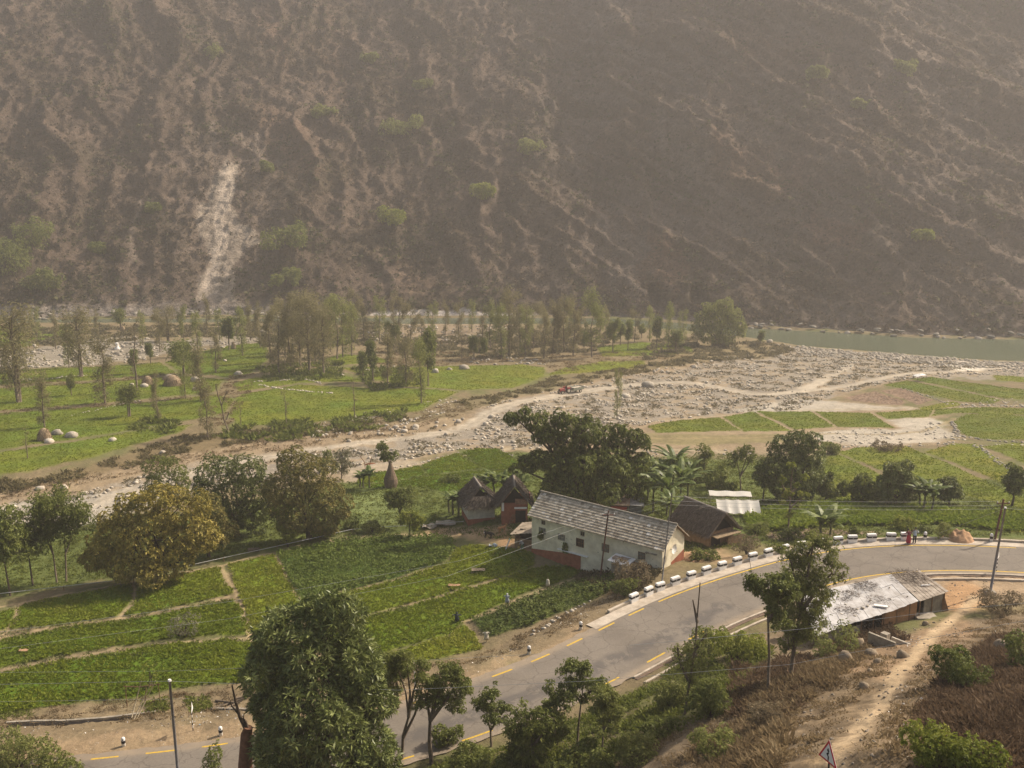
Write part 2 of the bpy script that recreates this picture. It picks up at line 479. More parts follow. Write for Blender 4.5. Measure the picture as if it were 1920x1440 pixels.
# ================================================================ THE SETTING
# fields, in pixels of the photo: name -> polygon, tone (0 dull olive .. 1 vivid), height, label
FIELDS = [
 ("near", [(-260,1192),(0,1150),(30,1142),(12,1178),(-260,1240)], .45, "small corner of wheat at the edge of the terraces, left of the first cross path"),
 ("near", [(42,1136),(160,1112),(246,1098),(244,1125),(220,1156),(80,1176),(20,1180)], .45, "upper wheat terrace between two dirt cross paths, below the yellow flowering tree"),
 ("near", [(262,1094),(330,1080),(408,1066),(420,1095),(436,1112),(410,1120),(330,1137),(236,1157),(256,1128)], .5, "upper wheat terrace ending at the winding stepped path"),
 ("near", [(-260,1256),(0,1204),(80,1186),(200,1169),(330,1148),(432,1126),(446,1137),(460,1165),(468,1192),(400,1190),(300,1200),(160,1222),(60,1240),(-260,1300)], .3, "long middle wheat terrace with the small grey-leaved tree standing in it"),
 ("near", [(-260,1314),(0,1266),(60,1252),(160,1236),(300,1212),(400,1202),(478,1206),(540,1240),(560,1270),(490,1278),(380,1284),(250,1308),(170,1312),(60,1330),(-260,1385)], .25, "lowest wheat terrace beside the roadside litter and drain"),
 ("near", [(430,1060),(512,1042),(538,1090),(564,1135),(530,1180),(478,1192),(460,1140),(446,1105)], .75, "bright green wheat plot between the winding path and the bean field"),
 ("bean", [(520,1038),(640,1014),(740,1006),(846,1008),(848,1035),(836,1052),(760,1078),(640,1108),(572,1138),(545,1088)], .2, "dark bluish green crop at the top of the big field left of the white house"),
 ("near", [(574,1144),(642,1114),(762,1084),(842,1058),(858,1030),(880,1024),(1000,1040),(1000,1062),(880,1098),(780,1128),(700,1150),(600,1184),(585,1165)], .55, "middle band of wheat below the dark crop, reaching to the white house"),
 ("near", [(602,1190),(702,1156),(782,1134),(882,1104),(1002,1068),(1100,1062),(1085,1078),(1000,1106),(940,1132),(880,1160),(840,1190),(700,1230),(640,1240)], .5, "wheat band above the potato patch where the rag scarecrows stand"),
 ("near", [(660,1245),(704,1236),(842,1196),(868,1172),(890,1195),(902,1216),(820,1236),(744,1250),(690,1256)], .8, "yellowish green triangle of wheat beside the road and the potato patch"),
 ("potato", [(885,1165),(950,1140),(1050,1102),(1150,1080),(1180,1084),(1165,1098),(1110,1125),(1000,1170),(918,1194)], .3, "leafy dark potato patch between the wheat and the road"),
 ("mid", [(690,886),(735,884),(785,874),(798,890),(740,902),(668,908)], .3, "small green plot beside the haystack wrapped round a tree"),
 ("mid", [(790,873),(858,852),(903,878),(804,890)], .35, "green plot on the stream bank above the thatched houses, ending in a point"),
 ("mid", [(868,849),(900,841),(935,842),(962,860),(990,882),(910,880)], .25, "dark green plot on the stream bank left of the large spreading tree"),
 ("mid", [(668,912),(740,905),(804,894),(905,883),(960,886),(960,910),(870,928),(780,912),(700,916)], .3, "long green plot in front of the banana plants and thatched houses"),
 ("mid", [(1185,866),(1212,866),(1232,880),(1190,888)], .3, "sliver of green crop right of the large spreading tree"),
 ("far", [(1213,800),(1280,788),(1349,783),(1388,808),(1300,810),(1232,812)], .35, "leftmost of the four green strips in the dry stream bed"),
 ("far", [(1356,782),(1412,772),(1484,808),(1395,810)], .4, "second green strip from the left in the dry stream bed"),
 ("far", [(1419,771),(1520,772),(1564,800),(1492,806)], .35, "third green strip from the left in the dry stream bed"),
 ("far", [(1529,772),(1632,775),(1678,803),(1572,801)], .3, "rightmost of the four green strips in the dry stream bed"),
 ("far", [(1640,774),(1750,768),(1742,782),(1665,786)], .4, "thin green plot between the strips and the ploughed brown plot"),
 ("far", [(1655,722),(1700,714),(1876,750),(1862,757),(1800,753)], .35, "green wedge below the white awning on the river plain"),
 ("far", [(1708,711),(1745,707),(1925,732),(1990,745),(1990,752),(1884,748)], .3, "green wedge near the river right of the white awning"),
 ("far", [(1722,765),(1788,753),(1802,760),(1732,771)], .75, "small bright yellow-green plot at the tip of the ploughed plots"),
 ("far", [(1862,704),(1990,709),(1990,722),(1868,713)], .7, "yellow-green plot closest to the river bank"),
 ("far", [(1756,768),(1860,764),(1990,771),(1990,782),(1900,778),(1790,775),(1748,781)], .45, "narrow green strip above the oval field"),
 ("far", [(1786,792),(1810,778),(1880,776),(1990,790),(1990,832),(1920,825),(1840,823),(1800,812)], .3, "large oval green field walled by stones"),
 ("far", [(1572,848),(1610,839),(1700,837),(1758,862),(1830,895),(1920,934),(1990,965),(1920,955),(1820,932),(1750,915),(1650,882)], .45, "big green field crossed by the long diagonal dirt line"),
 ("far", [(1552,856),(1568,851),(1640,885),(1700,925),(1720,940),(1640,945),(1555,935),(1540,895)], .4, "green field behind the rounded dark tree"),
 ("far", [(1735,848),(1790,833),(1828,833),(1880,868),(1990,920),(1990,950),(1924,925),(1850,893)], .6, "bright green field on the upper side of the diagonal dirt line"),
 ("far", [(1843,838),(1900,832),(1990,840),(1990,900),(1900,860)], .5, "green field below the oval field behind a stone line"),
 ("tall", [(1400,968),(1480,950),(1560,946),(1700,952),(1840,960),(1990,972),(1990,1000),(1900,998),(1750,982),(1660,985),(1580,985),(1500,992),(1410,1000)], .95, "tall vivid green crop behind the barrier blocks and the two people"),
 ("left", [(-60,700),(60,692),(190,688),(300,680),(330,700),(180,712),(0,722),(-60,725)], .35, "far left terrace of young wheat below the stony strip"),
 ("left", [(-60,732),(0,728),(180,718),(330,706),(420,712),(400,735),(240,752),(60,766),(-60,772)], .4, "second terrace of young wheat from the river at the left edge"),
 ("left", [(340,668),(420,650),(497,642),(505,672),(470,700),(430,708),(340,698),(310,680)], .3, "green terrace around the clump of leafless tall trees"),
 ("left", [(-60,778),(60,772),(240,758),(400,741),(440,748),(420,775),(280,800),(120,826),(-60,850)], .35, "wide green terrace where the lone tall brown trees stand, left part"),
 ("left", [(-60,858),(120,832),(260,808),(360,796),(340,808),(180,856),(60,884),(-60,896)], .45, "lowest green terrace at the left, above the dry brown bank"),
 ("left", [(450,740),(560,722),(700,728),(790,730),(860,735),(790,770),(640,786),(560,796),(450,800),(430,778)], .5, "open green terrace on the brow above the stream bed track"),
 ("left", [(480,708),(560,704),(620,700),(700,715),(560,718),(450,734),(436,720)], .55, "narrow green terrace below the stone ring around bare soil"),
 ("left", [(640,690),(760,690),(870,686),(980,684),(1022,690),(1020,705),(960,728),(870,732),(780,726),(700,712)], .6, "green terrace between the boulders and the tractor track"),
 ("left", [(640,664),(700,668),(740,680),(640,684),(600,676)], .5, "small green patch among the grove of brown trees"),
 ("left", [(1026,704),(1060,690),(1130,678),(1205,676),(1212,688),(1150,694),(1080,700)], .75, "bright green plot above the scrub beside the tractor track"),
 ("left", [(1120,652),(1200,642),(1290,648),(1300,660),(1240,668),(1130,668)], .55, "green plot near the river beside the round willow"),
 ("left", [(-60,612),(60,611),(125,621),(118,636),(40,652),(-60,655)], .5, "small green plot near the river at the far left"),
]
# brown ploughed plots
PLOUGHED = [("ploughed_plot", [(1582,745),(1640,734),(1700,752),(1690,760),(1600,752)], "left half of the ploughed reddish brown plots"),
            ("ploughed_plot", [(1648,733),(1690,728),(1752,750),(1722,760),(1706,752)], "right half of the ploughed reddish brown plots"),
            ("ploughed_plot", [(1415,1004),(1440,985),(1520,990),(1640,996),(1660,1002),(1560,1006),(1460,1014)], "bare dug plot behind the barrier blocks")]

# ---- ground sheet: fan-shaped grid, finer where the lens is closer
na, nr = 900, 960
ang = np.linspace(-R(44), R(44), na)
rad = np.exp(np.linspace(math.log(9), math.log(440), nr))
AA, RR = np.meshgrid(ang, rad)
GX = (RR * np.sin(AA)).ravel(); GY = (RR * np.cos(AA)).ravel()
GZ = ground(GX, GY)

n1 = fbm(GX / 14, GY / 14, 4); n2 = fbm(GX / 3.1 + 50, GY / 3.1, 4); n3 = fbm(GX / .9, GY / .9 + 7, 3)
def lerp(a, b, t): return a * (1 - t[:, None]) + np.asarray(b) * t[:, None]
C = np.tile(np.array([.19, .15, .085]), (len(GX), 1))
C = lerp(C, (.105, .115, .04), sstep(-.2, .6, n1 + .4 * n2) * .8)
PEB = np.zeros(len(GX)); CROP = np.zeros(len(GX))
WX = GX + .8 * n2; WY = GY + .8 * fbm(GX / 3.1 - 20, GY / 3.1 + 90, 4)
def near_box(w, pad):
    w = np.asarray(w)
    return np.nonzero((GX > w[:, 0].min() - pad) & (GX < w[:, 0].max() + pad) & (GY > w[:, 1].min() - pad) & (GY < w[:, 1].max() + pad))[0]
def paint(poly, col, soft=1.0, amp=1.0, k=1.0, peb=None, world=False, noise_w=0.0, crop=None):
    w = poly if world else wl(poly)
    ix = near_box(w, 4 + soft)
    d = polysd(w, GX[ix] + (WX[ix] - GX[ix]) * amp, GY[ix] + (WY[ix] - GY[ix]) * amp)
    t = sstep(-soft, soft, d) * k
    if noise_w: t = t * np.clip(1 - noise_w * sstep(-.1, .5, n2[ix] + .5 * n1[ix]), 0, 1)
    C[ix] = C[ix] * (1 - t[:, None]) + np.array(col) * t[:, None]
    if peb is not None: PEB[ix] = PEB[ix] * (1 - t) + peb * t
    elif k > .8: PEB[ix] *= (1 - t)
    if crop is not None: CROP[ix] = np.maximum(CROP[ix], t * crop)
def track(line, width, col, k=1.0, amp=.3, soft=.5, peb=None, ruts=False):
    w = chaikin(wl(line), 2)
    ix = near_box(w, width + 4)
    d, par, side = linesd(w, GX[ix] + (WX[ix] - GX[ix]) * amp, GY[ix] + (WY[ix] - GY[ix]) * amp)
    t = sstep(width / 2 + soft, width / 2 - soft, d) * k
    c = np.tile(np.array(col), (len(ix), 1))
    if ruts: c *= (1 - .22 * sstep(.9, .2, d) )[:, None]
    C[ix] = C[ix] * (1 - t[:, None]) + c * t[:, None]
    if peb is not None: PEB[ix] = PEB[ix] * (1 - t) + peb * t
    else: PEB[ix] *= (1 - t)
GRASS = (.085, .115, .03); DRY = (.235, .175, .105); DIRT = (.34, .255, .16); STONE = (.265, .235, .19); SAND = (.42, .38, .31)
# river plain, far left: dry grass and stones
paint([(-300,600),(0,604),(700,604),(1140,612),(1450,640),(1500,660),(1100,700),(700,680),(300,680),(-300,700)], (.20,.155,.09), 4, 3, .8, .15)
paint([(-200,640),(60,655),(140,640),(230,628),(300,640),(420,640),(300,665),(180,685),(60,690),(-200,700)], STONE, 2, 3, .8, .8)
paint([(330,640),(420,628),(500,622),(500,640),(420,652)], STONE, 2, 3, .6, .8)
paint([(700,604),(960,608),(960,640),(860,650),(760,640)], (.26,.20,.135), 4, 3, .8, .3)
# dry stream bed
BED = [(-300,985),(0,905),(180,880),(330,850),(440,830),(560,815),(700,800),(860,780),(960,745),(1080,715),(1200,690),(1330,660),(1440,648),(1500,652),(1700,664),(1920,680),(2200,700),(2200,720),(1850,705),(1700,712),(1640,725),(1560,750),(1780,770),(1740,800),(1790,830),(1700,838),(1570,848),(1450,850),(1200,858),(1000,850),(870,842),(730,878),(640,908),(560,905),(400,915),(200,965),(0,1010),(-300,1080)]
paint(BED, (.27,.205,.13), 2, 2, .95, .35)
paint([(-300,1010),(0,945),(150,925),(260,895),(400,862),(500,850),(620,842),(740,825),(860,800),(905,768),(960,750),(1060,728),(1200,706),(1330,682),(1480,652),(1540,655),(1700,666),(1920,682),(2200,700),(2200,712),(1700,710),(1560,738),(1560,758),(1500,768),(1350,776),(1210,792),(1000,838),(870,838),(740,866),(640,884),(560,898),(350,925),(250,955),(150,985),(0,1004),(-300,1070)], STONE, 1.5, 2.6, .85, .8, noise_w=.75)
paint([(-200,985),(0,950),(160,928),(250,915),(320,930),(250,960),(150,990),(0,1000),(-200,1040)], SAND, 1.5, 2, .75, .35)
paint([(1380,768),(1500,748),(1720,766),(1560,772),(1400,774)], SAND, 1.5, 1.5, .8, .4)
paint([(1525,812),(1600,803),(1690,806),(1760,796),(1800,818),(1740,830),(1620,836),(1540,828)], SAND, 1.5, 1.5, .85, .45)
paint([(1662,787),(1745,783),(1775,792),(1770,800),(1700,806)], SAND, 1, 1, .85, .4)
paint([(1770,682),(1800,676),(1855,686),(1840,696),(1800,696)], (.68,.63,.53), 1, 1, .9, .1)
paint([(640,880),(760,862),(800,866),(740,890),(680,905),(640,905)], (.38,.32,.235), 1, 1, .7, .3)
# brown scrubby banks
paint([(-100,900),(60,900),(180,870),(340,815),(440,812),(560,800),(700,790),(760,780),(760,792),(600,812),(440,832),(330,856),(180,888),(0,925),(-100,940)], (.17,.13,.07), 1.5, 2, .9, .1)
paint([(860,750),(960,735),(1040,708),(1200,690),(1300,670),(1300,682),(1180,702),(1060,722),(960,745),(880,770)], (.17,.14,.075), 1.5, 2, .8, .1)
paint([(1230,640),(1460,650),(1500,655),(1440,672),(1300,680),(1240,668)], (.20,.16,.085), 2, 2, .9, .1)
paint([(1200,812),(1400,815),(1520,812),(1500,830),(1300,836),(1200,830)], (.19,.165,.075), 1.5, 2, .8, .15)
# land around the houses and orchards
paint([(-200,1010),(0,1000),(150,990),(250,965),(420,960),(640,905),(700,905),(860,845),(1000,850),(1200,855),(1400,850),(1560,855),(1580,900),(2100,900),(2100,1012),(1500,1020),(1300,1040),(1240,1050),(1000,1020),(860,1000),(640,1006),(420,1050),(0,1120),(-200,1150)], (.10,.125,.033), 1.5, 2, .95, .0)
paint([(650,930),(720,915),(760,935),(740,980),(690,1000),(640,985)], (.19,.23,.085), 2, 2, .7)
paint([(1180,840),(1400,842),(1540,846),(1540,860),(1400,862),(1200,858)], (.24,.19,.12), 1.5, 1.5, .8, .5)
paint([(780,1004),(800,990),(960,985),(1010,1030),(960,1030),(900,1012),(860,1006)], (.36,.25,.14), 1, 1, .95)
paint([(930,1000),(1000,990),(1010,1046),(940,1030)], (.30,.19,.10), .8, 1, .9)
paint([(1264,1058),(1285,1000),(1330,1008),(1400,1012),(1470,1020),(1400,1048),(1300,1080)], (.17,.14,.07), 1, 2, .8)
paint([(1280,1040),(1340,1030),(1420,1040),(1360,1056),(1290,1050)], (.34,.24,.14), .8, 1.5, .8)
paint([(1100,1070),(1250,1068),(1180,1090),(1110,1092)], (.14,.12,.055), .8, 1.5, .9)
# verges
paint([(-300,1440),(-60,1350),(60,1336),(170,1318),(250,1313),(380,1292),(490,1282),(620,1270),(760,1262),(900,1225),(960,1190),(1110,1128),(1170,1100),(1185,1130),(1120,1170),(1000,1230),(900,1285),(700,1350),(480,1395),(100,1440),(-300,1490)], (.21,.16,.095), .7, 1.2, .98, .35, noise_w=.15)
paint([(-300,1470),(-60,1400),(200,1376),(470,1350),(620,1320),(790,1290),(1000,1220),(1120,1165),(1100,1190),(900,1290),(700,1360),(480,1395),(100,1440),(-300,1500)], (.31,.225,.135), .8, 1.6, .85, .35, noise_w=.3)
paint([(1560,1090),(1620,1075),(1750,1068),(2100,1072),(2100,1130),(1880,1122),(1800,1150),(1740,1140)], (.34,.25,.16), .8, 1.5, .95, .5)
paint([(1780,1095),(1830,1090),(1850,1140),(1780,1150),(1740,1130)], (.40,.24,.12), .8, 1, .8, .2)
# near slope
paint([(500,1440),(760,1430),(900,1400),(1100,1330),(1260,1260),(1400,1190),(1560,1170),(1700,1190),(1900,1150),(2200,1120),(2600,1900),(300,1900)], (.18,.135,.085), 1, 1.2, .97, .3)
paint([(500,1440),(900,1400),(1100,1335),(1260,1262),(1400,1195),(1450,1220),(1400,1280),(1300,1350),(1150,1440),(900,1600),(400,1600)], (.11,.115,.04), 1, 1.5, .9, .0, noise_w=.5)
paint([(1700,1330),(1780,1250),(1850,1200),(2100,1150),(2400,1700),(1720,1700)], (.12,.08,.045), 1, 1.5, .9, .15)
paint([(1460,1500),(1470,1380),(1520,1310),(1600,1270),(1680,1300),(1720,1360),(1740,1500),(1700,1800),(1400,1800)], (.225,.165,.10), 1.2, 1.6, .85, .3, noise_w=.5)
paint([(1560,1265),(1600,1210),(1680,1200),(1740,1170),(1800,1150),(1840,1180),(1760,1240),(1700,1280)], (.25,.17,.10), 1, 1.2, .8, .45)
track([(1540,1500),(1570,1420),(1625,1350),(1670,1290),(1705,1240),(1745,1190),(1800,1150),(1830,1120)], 1.05, (.44,.33,.205), .9, .35, .35)
track([(1500,1430),(1560,1425),(1600,1400)], .8, (.42,.30,.17), .6, .35, .4)
# tracks in the bed
TRK = (.46,.40,.31)
track([(-150,1040),(60,985),(230,925),(350,890),(500,856),(620,838),(740,825),(830,812),(880,800),(905,782),(940,764),(1000,748),(1080,736),(1200,721),(1290,715),(1370,731),(1420,741),(1500,735),(1545,712)], 3.1, TRK, .85, 1.0, .9, ruts=True)
track([(1500,735),(1545,714),(1568,700),(1600,684)], 2.0, TRK, .7, 1.6, 1.0)
track([(1430,740),(1560,730),(1640,712),(1700,700),(1800,697),(1920,686),(2100,690)], 2.6, TRK, .7, .8, .7)
track([(730,880),(800,866),(900,850),(960,838),(1100,845),(1250,842),(1400,850)], 1.6, (.36,.30,.2), .7, .8, .5)
track([(1200,795),(1350,779),(1500,768),(1760,765),(1920,760)], 1.0, (.36,.30,.2), .8, .6, .4)
track([(1200,822),(1400,822),(1560,812),(1700,815),(1760,800),(1790,785)], 1.2, (.28,.22,.12), .7, .6, .4)

# crops on the ground (dirt shows between the plots as paths and bunds)
BUND = (.17, .16, .06)
fworld = []
for i, (kind, poly, tone, lab) in enumerate(FIELDS):
    w = np.array(wl(poly)); fworld.append(w)
    kk = {'near': (.10,.145,.012), 'bean': (.095,.135,.026), 'potato': (.08,.10,.02), 'mid': (.085,.145,.014), 'far': (.115,.135,.018), 'tall': (.16,.21,.022), 'left': (.11,.14,.016)}[kind]
    c = np.array(kk) * (.8 + .55 * tone); c[0] *= (.88 + .35 * tone)
    pad = .45 if kind in ('near', 'bean', 'potato', 'mid') else .8
    paint([tuple(q) for q in w], BUND, pad * .8, .35, .75, world=True)
for (kind, poly, tone, lab), w in zip(FIELDS, fworld):
    kk = {'near': (.10,.145,.012), 'bean': (.095,.135,.026), 'potato': (.08,.10,.02), 'mid': (.085,.145,.014), 'far': (.115,.135,.018), 'tall': (.16,.21,.022), 'left': (.11,.14,.016)}[kind]
    c = np.array(kk) * (.8 + .55 * tone); c[0] *= (.88 + .35 * tone)
    paint([tuple(q) for q in w], c, .22 if kind != 'left' else .8, .25 if kind != 'left' else .8, 1.0, world=True, crop=1)
for nm, poly, lab in PLOUGHED:
    paint(poly, (.215,.145,.10) if '1582' in str(poly) or '1648' in str(poly) else (.21,.165,.10), .5, .5, .95)
# foot paths along the field edges
for ln, wd in [([(-260,1185),(40,1131),(160,1108),(250,1091),(330,1076),(412,1060),(520,1036),(640,1009),(760,1001),(850,1004)], .55),
               ([(38,1134),(17,1180),(0,1200),(-30,1230)], .4), ([(252,1094),(254,1125),(226,1158)], .4),
               ([(415,1060),(424,1085),(440,1102),(446,1118),(456,1150),(466,1190),(474,1202)], .5), ([(515,1040),(542,1090),(568,1136)], .35),
               ([(-260,1248),(0,1196),(80,1181),(200,1163),(330,1142),(432,1120)], .35), ([(-260,1307),(60,1246),(160,1229),(300,1206),(400,1196),(475,1200)], .3),
               ([(866,1168),(950,1134),(1020,1104),(1090,1080),(1150,1075),(1245,1066)], .4),
               ([(600,1186),(700,1153),(780,1131),(880,1101),(1000,1065)], .22), ([(572,1141),(640,1111),(760,1081),(840,1056)], .2)]:
    track(ln, wd * .85, (.38,.29,.17), .8, .35, .18)
# soft ponds of shade are NOT painted; only real soil differences above
# steep faces between terraces stay bare
DIST = np.sqrt(GX ** 2 + GY ** 2)
C *= (1 + .10 * np.clip(n3, -1, 1) + .12 * np.clip(n2, -1, 1) + .08 * n1)[:, None]
# crop plots: longitudinal streaks of growth
cs = fbm(GX / 6 + .3 * GY / 6, GY / 2.2, 3)
C *= (1 + CROP * .16 * np.clip(cs, -1, 1))[:, None]
C[:, 0] *= 1 + CROP * .18 * np.clip(fbm(GX / 11, GY / 11 + 40, 2), -1, 1)
C = np.clip(C, .01, .9)
GZ2 = GZ + CROP * .10 + (1 - CROP) * .05 * n3
ii = np.arange(na * nr).reshape(nr, na)
F = np.stack([ii[:-1, :-1], ii[:-1, 1:], ii[1:, 1:], ii[1:, :-1]], -1).reshape(-1, 4)
me = npmesh("ground", np.stack([GX, GY, GZ2], 1), F, True, {"Col": C, "peb": PEB})
m, nt, out = newmat("ground_soil")
at = N(nt, "ShaderNodeAttribute"); at.attribute_name = "Col"
pb = N(nt, "ShaderNodeAttribute"); pb.attribute_name = "peb"
geo = N(nt, "ShaderNodeNewGeometry")
pos = geo.outputs["Position"]
na_ = noise_node(nt, 2.2, 6, .7, pos); nb_ = noise_node(nt, .35, 4, .6, pos)
f1 = mathn(nt, 'ADD', mathn(nt, 'MULTIPLY', na_.outputs[0], 1.0), .5)
f2 = mathn(nt, 'ADD', mathn(nt, 'MULTIPLY', nb_.outputs[0], .5), .75)
cc = N(nt, "ShaderNodeCombineColor")
nf = noise_node(nt, 11, 4, .75, pos)
ff = mathn(nt, 'MULTIPLY', mathn(nt, 'MULTIPLY', f1, f2), mathn(nt, 'ADD', mathn(nt, 'MULTIPLY', nf.outputs[0], .9), .55))
for k in range(3): nt.links.new(ff, cc.inputs[k])
base = mixc(nt, 1.0, at.outputs["Color"], cc.outputs[0], 'MULTIPLY')
vo = N(nt, "ShaderNodeTexVoronoi"); vo.inputs["Scale"].default_value = 2.6; nt.links.new(pos, vo.inputs["Vector"])
vo.feature = 'F1'
st = mathn(nt, 'LESS_THAN', vo.outputs["Distance"], mathn(nt, 'MULTIPLY', pb.outputs["Fac"], mathn(nt, 'MULTIPLY', na_.outputs[0], .62)))
sc = ramp(nt, vo.outputs["Color"], [(.2, (.30, .26, .20)), (.7, (.58, .53, .45))])
base = mixc(nt, mathn(nt, 'MULTIPLY', st, .8), base, sc.outputs[0])
b = principled(nt, out, .95, .1)
nt.links.new(base, b.inputs["Base Color"])
bp = N(nt, "ShaderNodeBump"); bp.inputs["Strength"].default_value = .55; bp.inputs["Distance"].default_value = .22
hh = mathn(nt, 'ADD', na_.outputs[0], mathn(nt, 'MULTIPLY', st, .5))
nt.links.new(hh, bp.inputs["Height"]); nt.links.new(bp.outputs[0], b.inputs["Normal"])
GROUND = link("ground", me, m); tag(GROUND, kind="structure")
del C, WX, WY

# ---- river
rivm, nt, out = newmat("river_water")
geo = N(nt, "ShaderNodeNewGeometry")
n = noise_node(nt, .05, 3, .5, geo.outputs["Position"])
r_ = ramp(nt, n.outputs[0], [(.35, (.085, .105, .062)), (.65, (.11, .128, .078))])
b = principled(nt, out, .22, .4); nt.links.new(r_.outputs[0], b.inputs["Base Color"])
mp = N(nt, "ShaderNodeMapping"); nt.links.new(geo.outputs["Position"], mp.inputs[0]); mp.inputs["Scale"].default_value = (.5, 1.6, 1)
nn = noise_node(nt, .8, 3, .6, mp.outputs[0]); bp = N(nt, "ShaderNodeBump"); bp.inputs["Strength"].default_value = .35; bp.inputs["Distance"].default_value = .12
nt.links.new(nn.outputs[0], bp.inputs["Height"]); nt.links.new(bp.outputs[0], b.inputs["Normal"])
gx = np.linspace(-420, 460, 90); gy = np.linspace(270, 460, 30)
XX, YY = np.meshgrid(gx, gy); ii = np.arange(XX.size).reshape(XX.shape)
F = np.stack([ii[:-1, :-1], ii[:-1, 1:], ii[1:, 1:], ii[1:, :-1]], -1).reshape(-1, 4)
tag(link("river", npmesh("river", np.stack([XX.ravel(), YY.ravel(), np.full(XX.size, RIVZ)], 1), F), rivm), kind="structure")

# ---- mountain across the river
fb = np.array(FARB); 
def footY(X): return np.interp(X, fb[:, 0], fb[:, 1]) + 1.5
def mbase(X, s):
    z = RIVZ - 2.0 + np.minimum(s, 6) * .55 + np.maximum(s - 6, 0) * (.80 + .06 * np.sin(X / 60))
    return z
def mhit(px, py):
    dx, dy, dz = ray(px, py)
    t = np.arange(300, 900, .5)
    X = dx * t; Y = dy * t; Z = CAMZ + dz * t
    s = Y - footY(X)
    k = np.argmax(mbase(X, np.maximum(s, 0)) * (s > 0) > Z)
    return float(X[k]), float(s[k])
ms = 1.0
mx_ = np.arange(-420, 440, ms); msl = np.concatenate([np.linspace(-2, 12, 24), np.arange(13, 300, 1.05)])
MX, MS = np.meshgrid(mx_, msl)
MXf, MSf = MX.ravel(), MS.ravel()
def mdisp(X, s):
    """relief of the slope: spurs, gullies, tilted strata"""
    rt = sstep(20, 90, X)                                        # right part: strata run down to the right
    wx = X + 14 * fbm(X / 60, s / 60, 3)
    spur = ridged((wx + .12 * s) / 62 + 3.3, s / 420, 3) * 9
    u = (X * .80 - s * .60); v = (X * .60 + s * .80)
    uw = u + 9 * fbm(X / 50 + 9, s / 50, 3)
    diag = ridged(v / 75 + .4, uw / 260 + 4, 3) * 11
    d = spur * (1 - rt) + diag * rt
    gull = ridged((wx + .2 * s) / 17, s / 60 + 8, 4) * 2.4 * (1 - .5 * rt)
    st = ridged(v / 9, u / 70 + 2, 4) * 3.0 * (.35 + .65 * sstep(-40, 60, X))
    rk = ridged(X / 8, s / 8, 4) * 1.8 + 3.5 * ridged(wx / 34 + 5, s / 40 + 2, 3)
    return (d + gull + st + rk - 16)
amp = sstep(0, 45, MSf) * .68 + .12
D = mdisp(MXf, MSf) * amp
_sc = sstep(24, 9, np.abs(MXf + 119 + .10 * (MSf - 40))) * sstep(92, 70, MSf)
D = D * (1 - .8 * _sc) - 4 * _sc + sstep(0, 10, MSf) * 1.2 * ridged(MXf / 5, MSf / 5, 3)
Zb = mbase(MXf, np.maximum(MSf, 0)) + np.minimum(MSf, 0)
Vx = MXf; Vy = footY(MXf) + MSf - D * .62; Vz = Zb + D * .5 * sstep(0, 12, MSf)
# the caves at the foot
for px, py, r in [(1233, 556, 5.0), (1312, 553, 4.0)]:
    X0, s0 = mhit(px, py); q = ((MXf - X0) / (r * .75)) ** 2 + ((MSf - s0) / (r * 1.3)) ** 2
    Vy = Vy + 9 * sstep(1.1, .5, q)
# colours
k1 = fbm(MXf / 30, MSf / 30, 4); k2 = fbm(MXf / 8 + 40, MSf / 8, 4); k3 = fbm(MXf / 2.5, MSf / 2.5, 3)
MC = np.tile(np.array([.115, .088, .062]), (len(MXf), 1))
MC = lerp(MC, (.155, .122, .088), sstep(-.1, .7, k1 + .6 * k2))
MC = lerp(MC, (.075, .070, .038), sstep(-.1, .6, -k1 + .7 * k3) * .8)
st = ridged((MXf * .6 + MSf * .8) / 7, (MXf * .8 - MSf * .6) / 60, 3)
rockm = sstep(-30, 40, MXf) * sstep(.25, .8, st * .8 + .5 * fbm(MXf / 40 + 5, MSf / 40, 2))
MC = lerp(MC, (.22, .195, .16), rockm * .7)
MVEG = np.ones(len(MXf))
SPX, SPY, _ = project(Vx, Vy, Vz)
def mpaint(poly, col, soft=3, amp_=4, k=.9, veg=None):
    """patches located where the photo shows them, on the finished relief"""
    w = np.array(poly, float)
    ix = np.nonzero((SPX > w[:, 0].min() - 60) & (SPX < w[:, 0].max() + 60) & (SPY > w[:, 1].min() - 60) & (SPY < w[:, 1].max() + 60))[0]
    d = polysd(w, SPX[ix] + 3.5 * amp_ * k2[ix], SPY[ix] + 3.5 * amp_ * fbm(MXf[ix] / 8 - 10, MSf[ix] / 8 + 60, 3))
    t = sstep(-soft * 3, soft * 3, d) * k
    MC[ix] = MC[ix] * (1 - t[:, None]) + np.array(col) * t[:, None]
    if veg is not None: MVEG[ix] = MVEG[ix] * (1 - t) + veg * t
mpaint([(330,240),(470,235),(540,330),(520,470),(480,580),(360,580),(330,420)], (.24,.20,.155), 12, 10, .65, .45)
SC = (.46,.40,.31)
mpaint([(405,322),(425,298),(446,308),(446,350),(434,380),(440,402),(452,420),(482,432),(486,456),(456,474),(440,500),(442,545),(438,576),(366,568),(370,530),(390,492),(394,470),(376,450),(362,412),(368,384),(390,380),(392,350)], SC, 1.2, 1.6, .85, .0)
mpaint([(418,316),(440,312),(438,360),(428,394),(418,404),(426,430),(428,455),(416,488),(404,520),(408,566),(380,562),(382,522),(400,480),(404,440),(398,400),(410,370)], (.60,.53,.42), 1.0, 1.0, .9, .0)
mpaint([(262,370),(275,376),(258,430),(252,490),(240,470),(245,425)], (.42,.36,.28), 2.5, 4, .75, .1)
mpaint([(395,225),(405,225),(405,280),(398,290)], (.40,.35,.28), 1.5, 2, .7, .1)
mpaint([(440,232),(470,240),(505,290),(490,310),(455,290)], (.33,.28,.22), 3, 4, .6, .3)
OR = (.26,.165,.10)
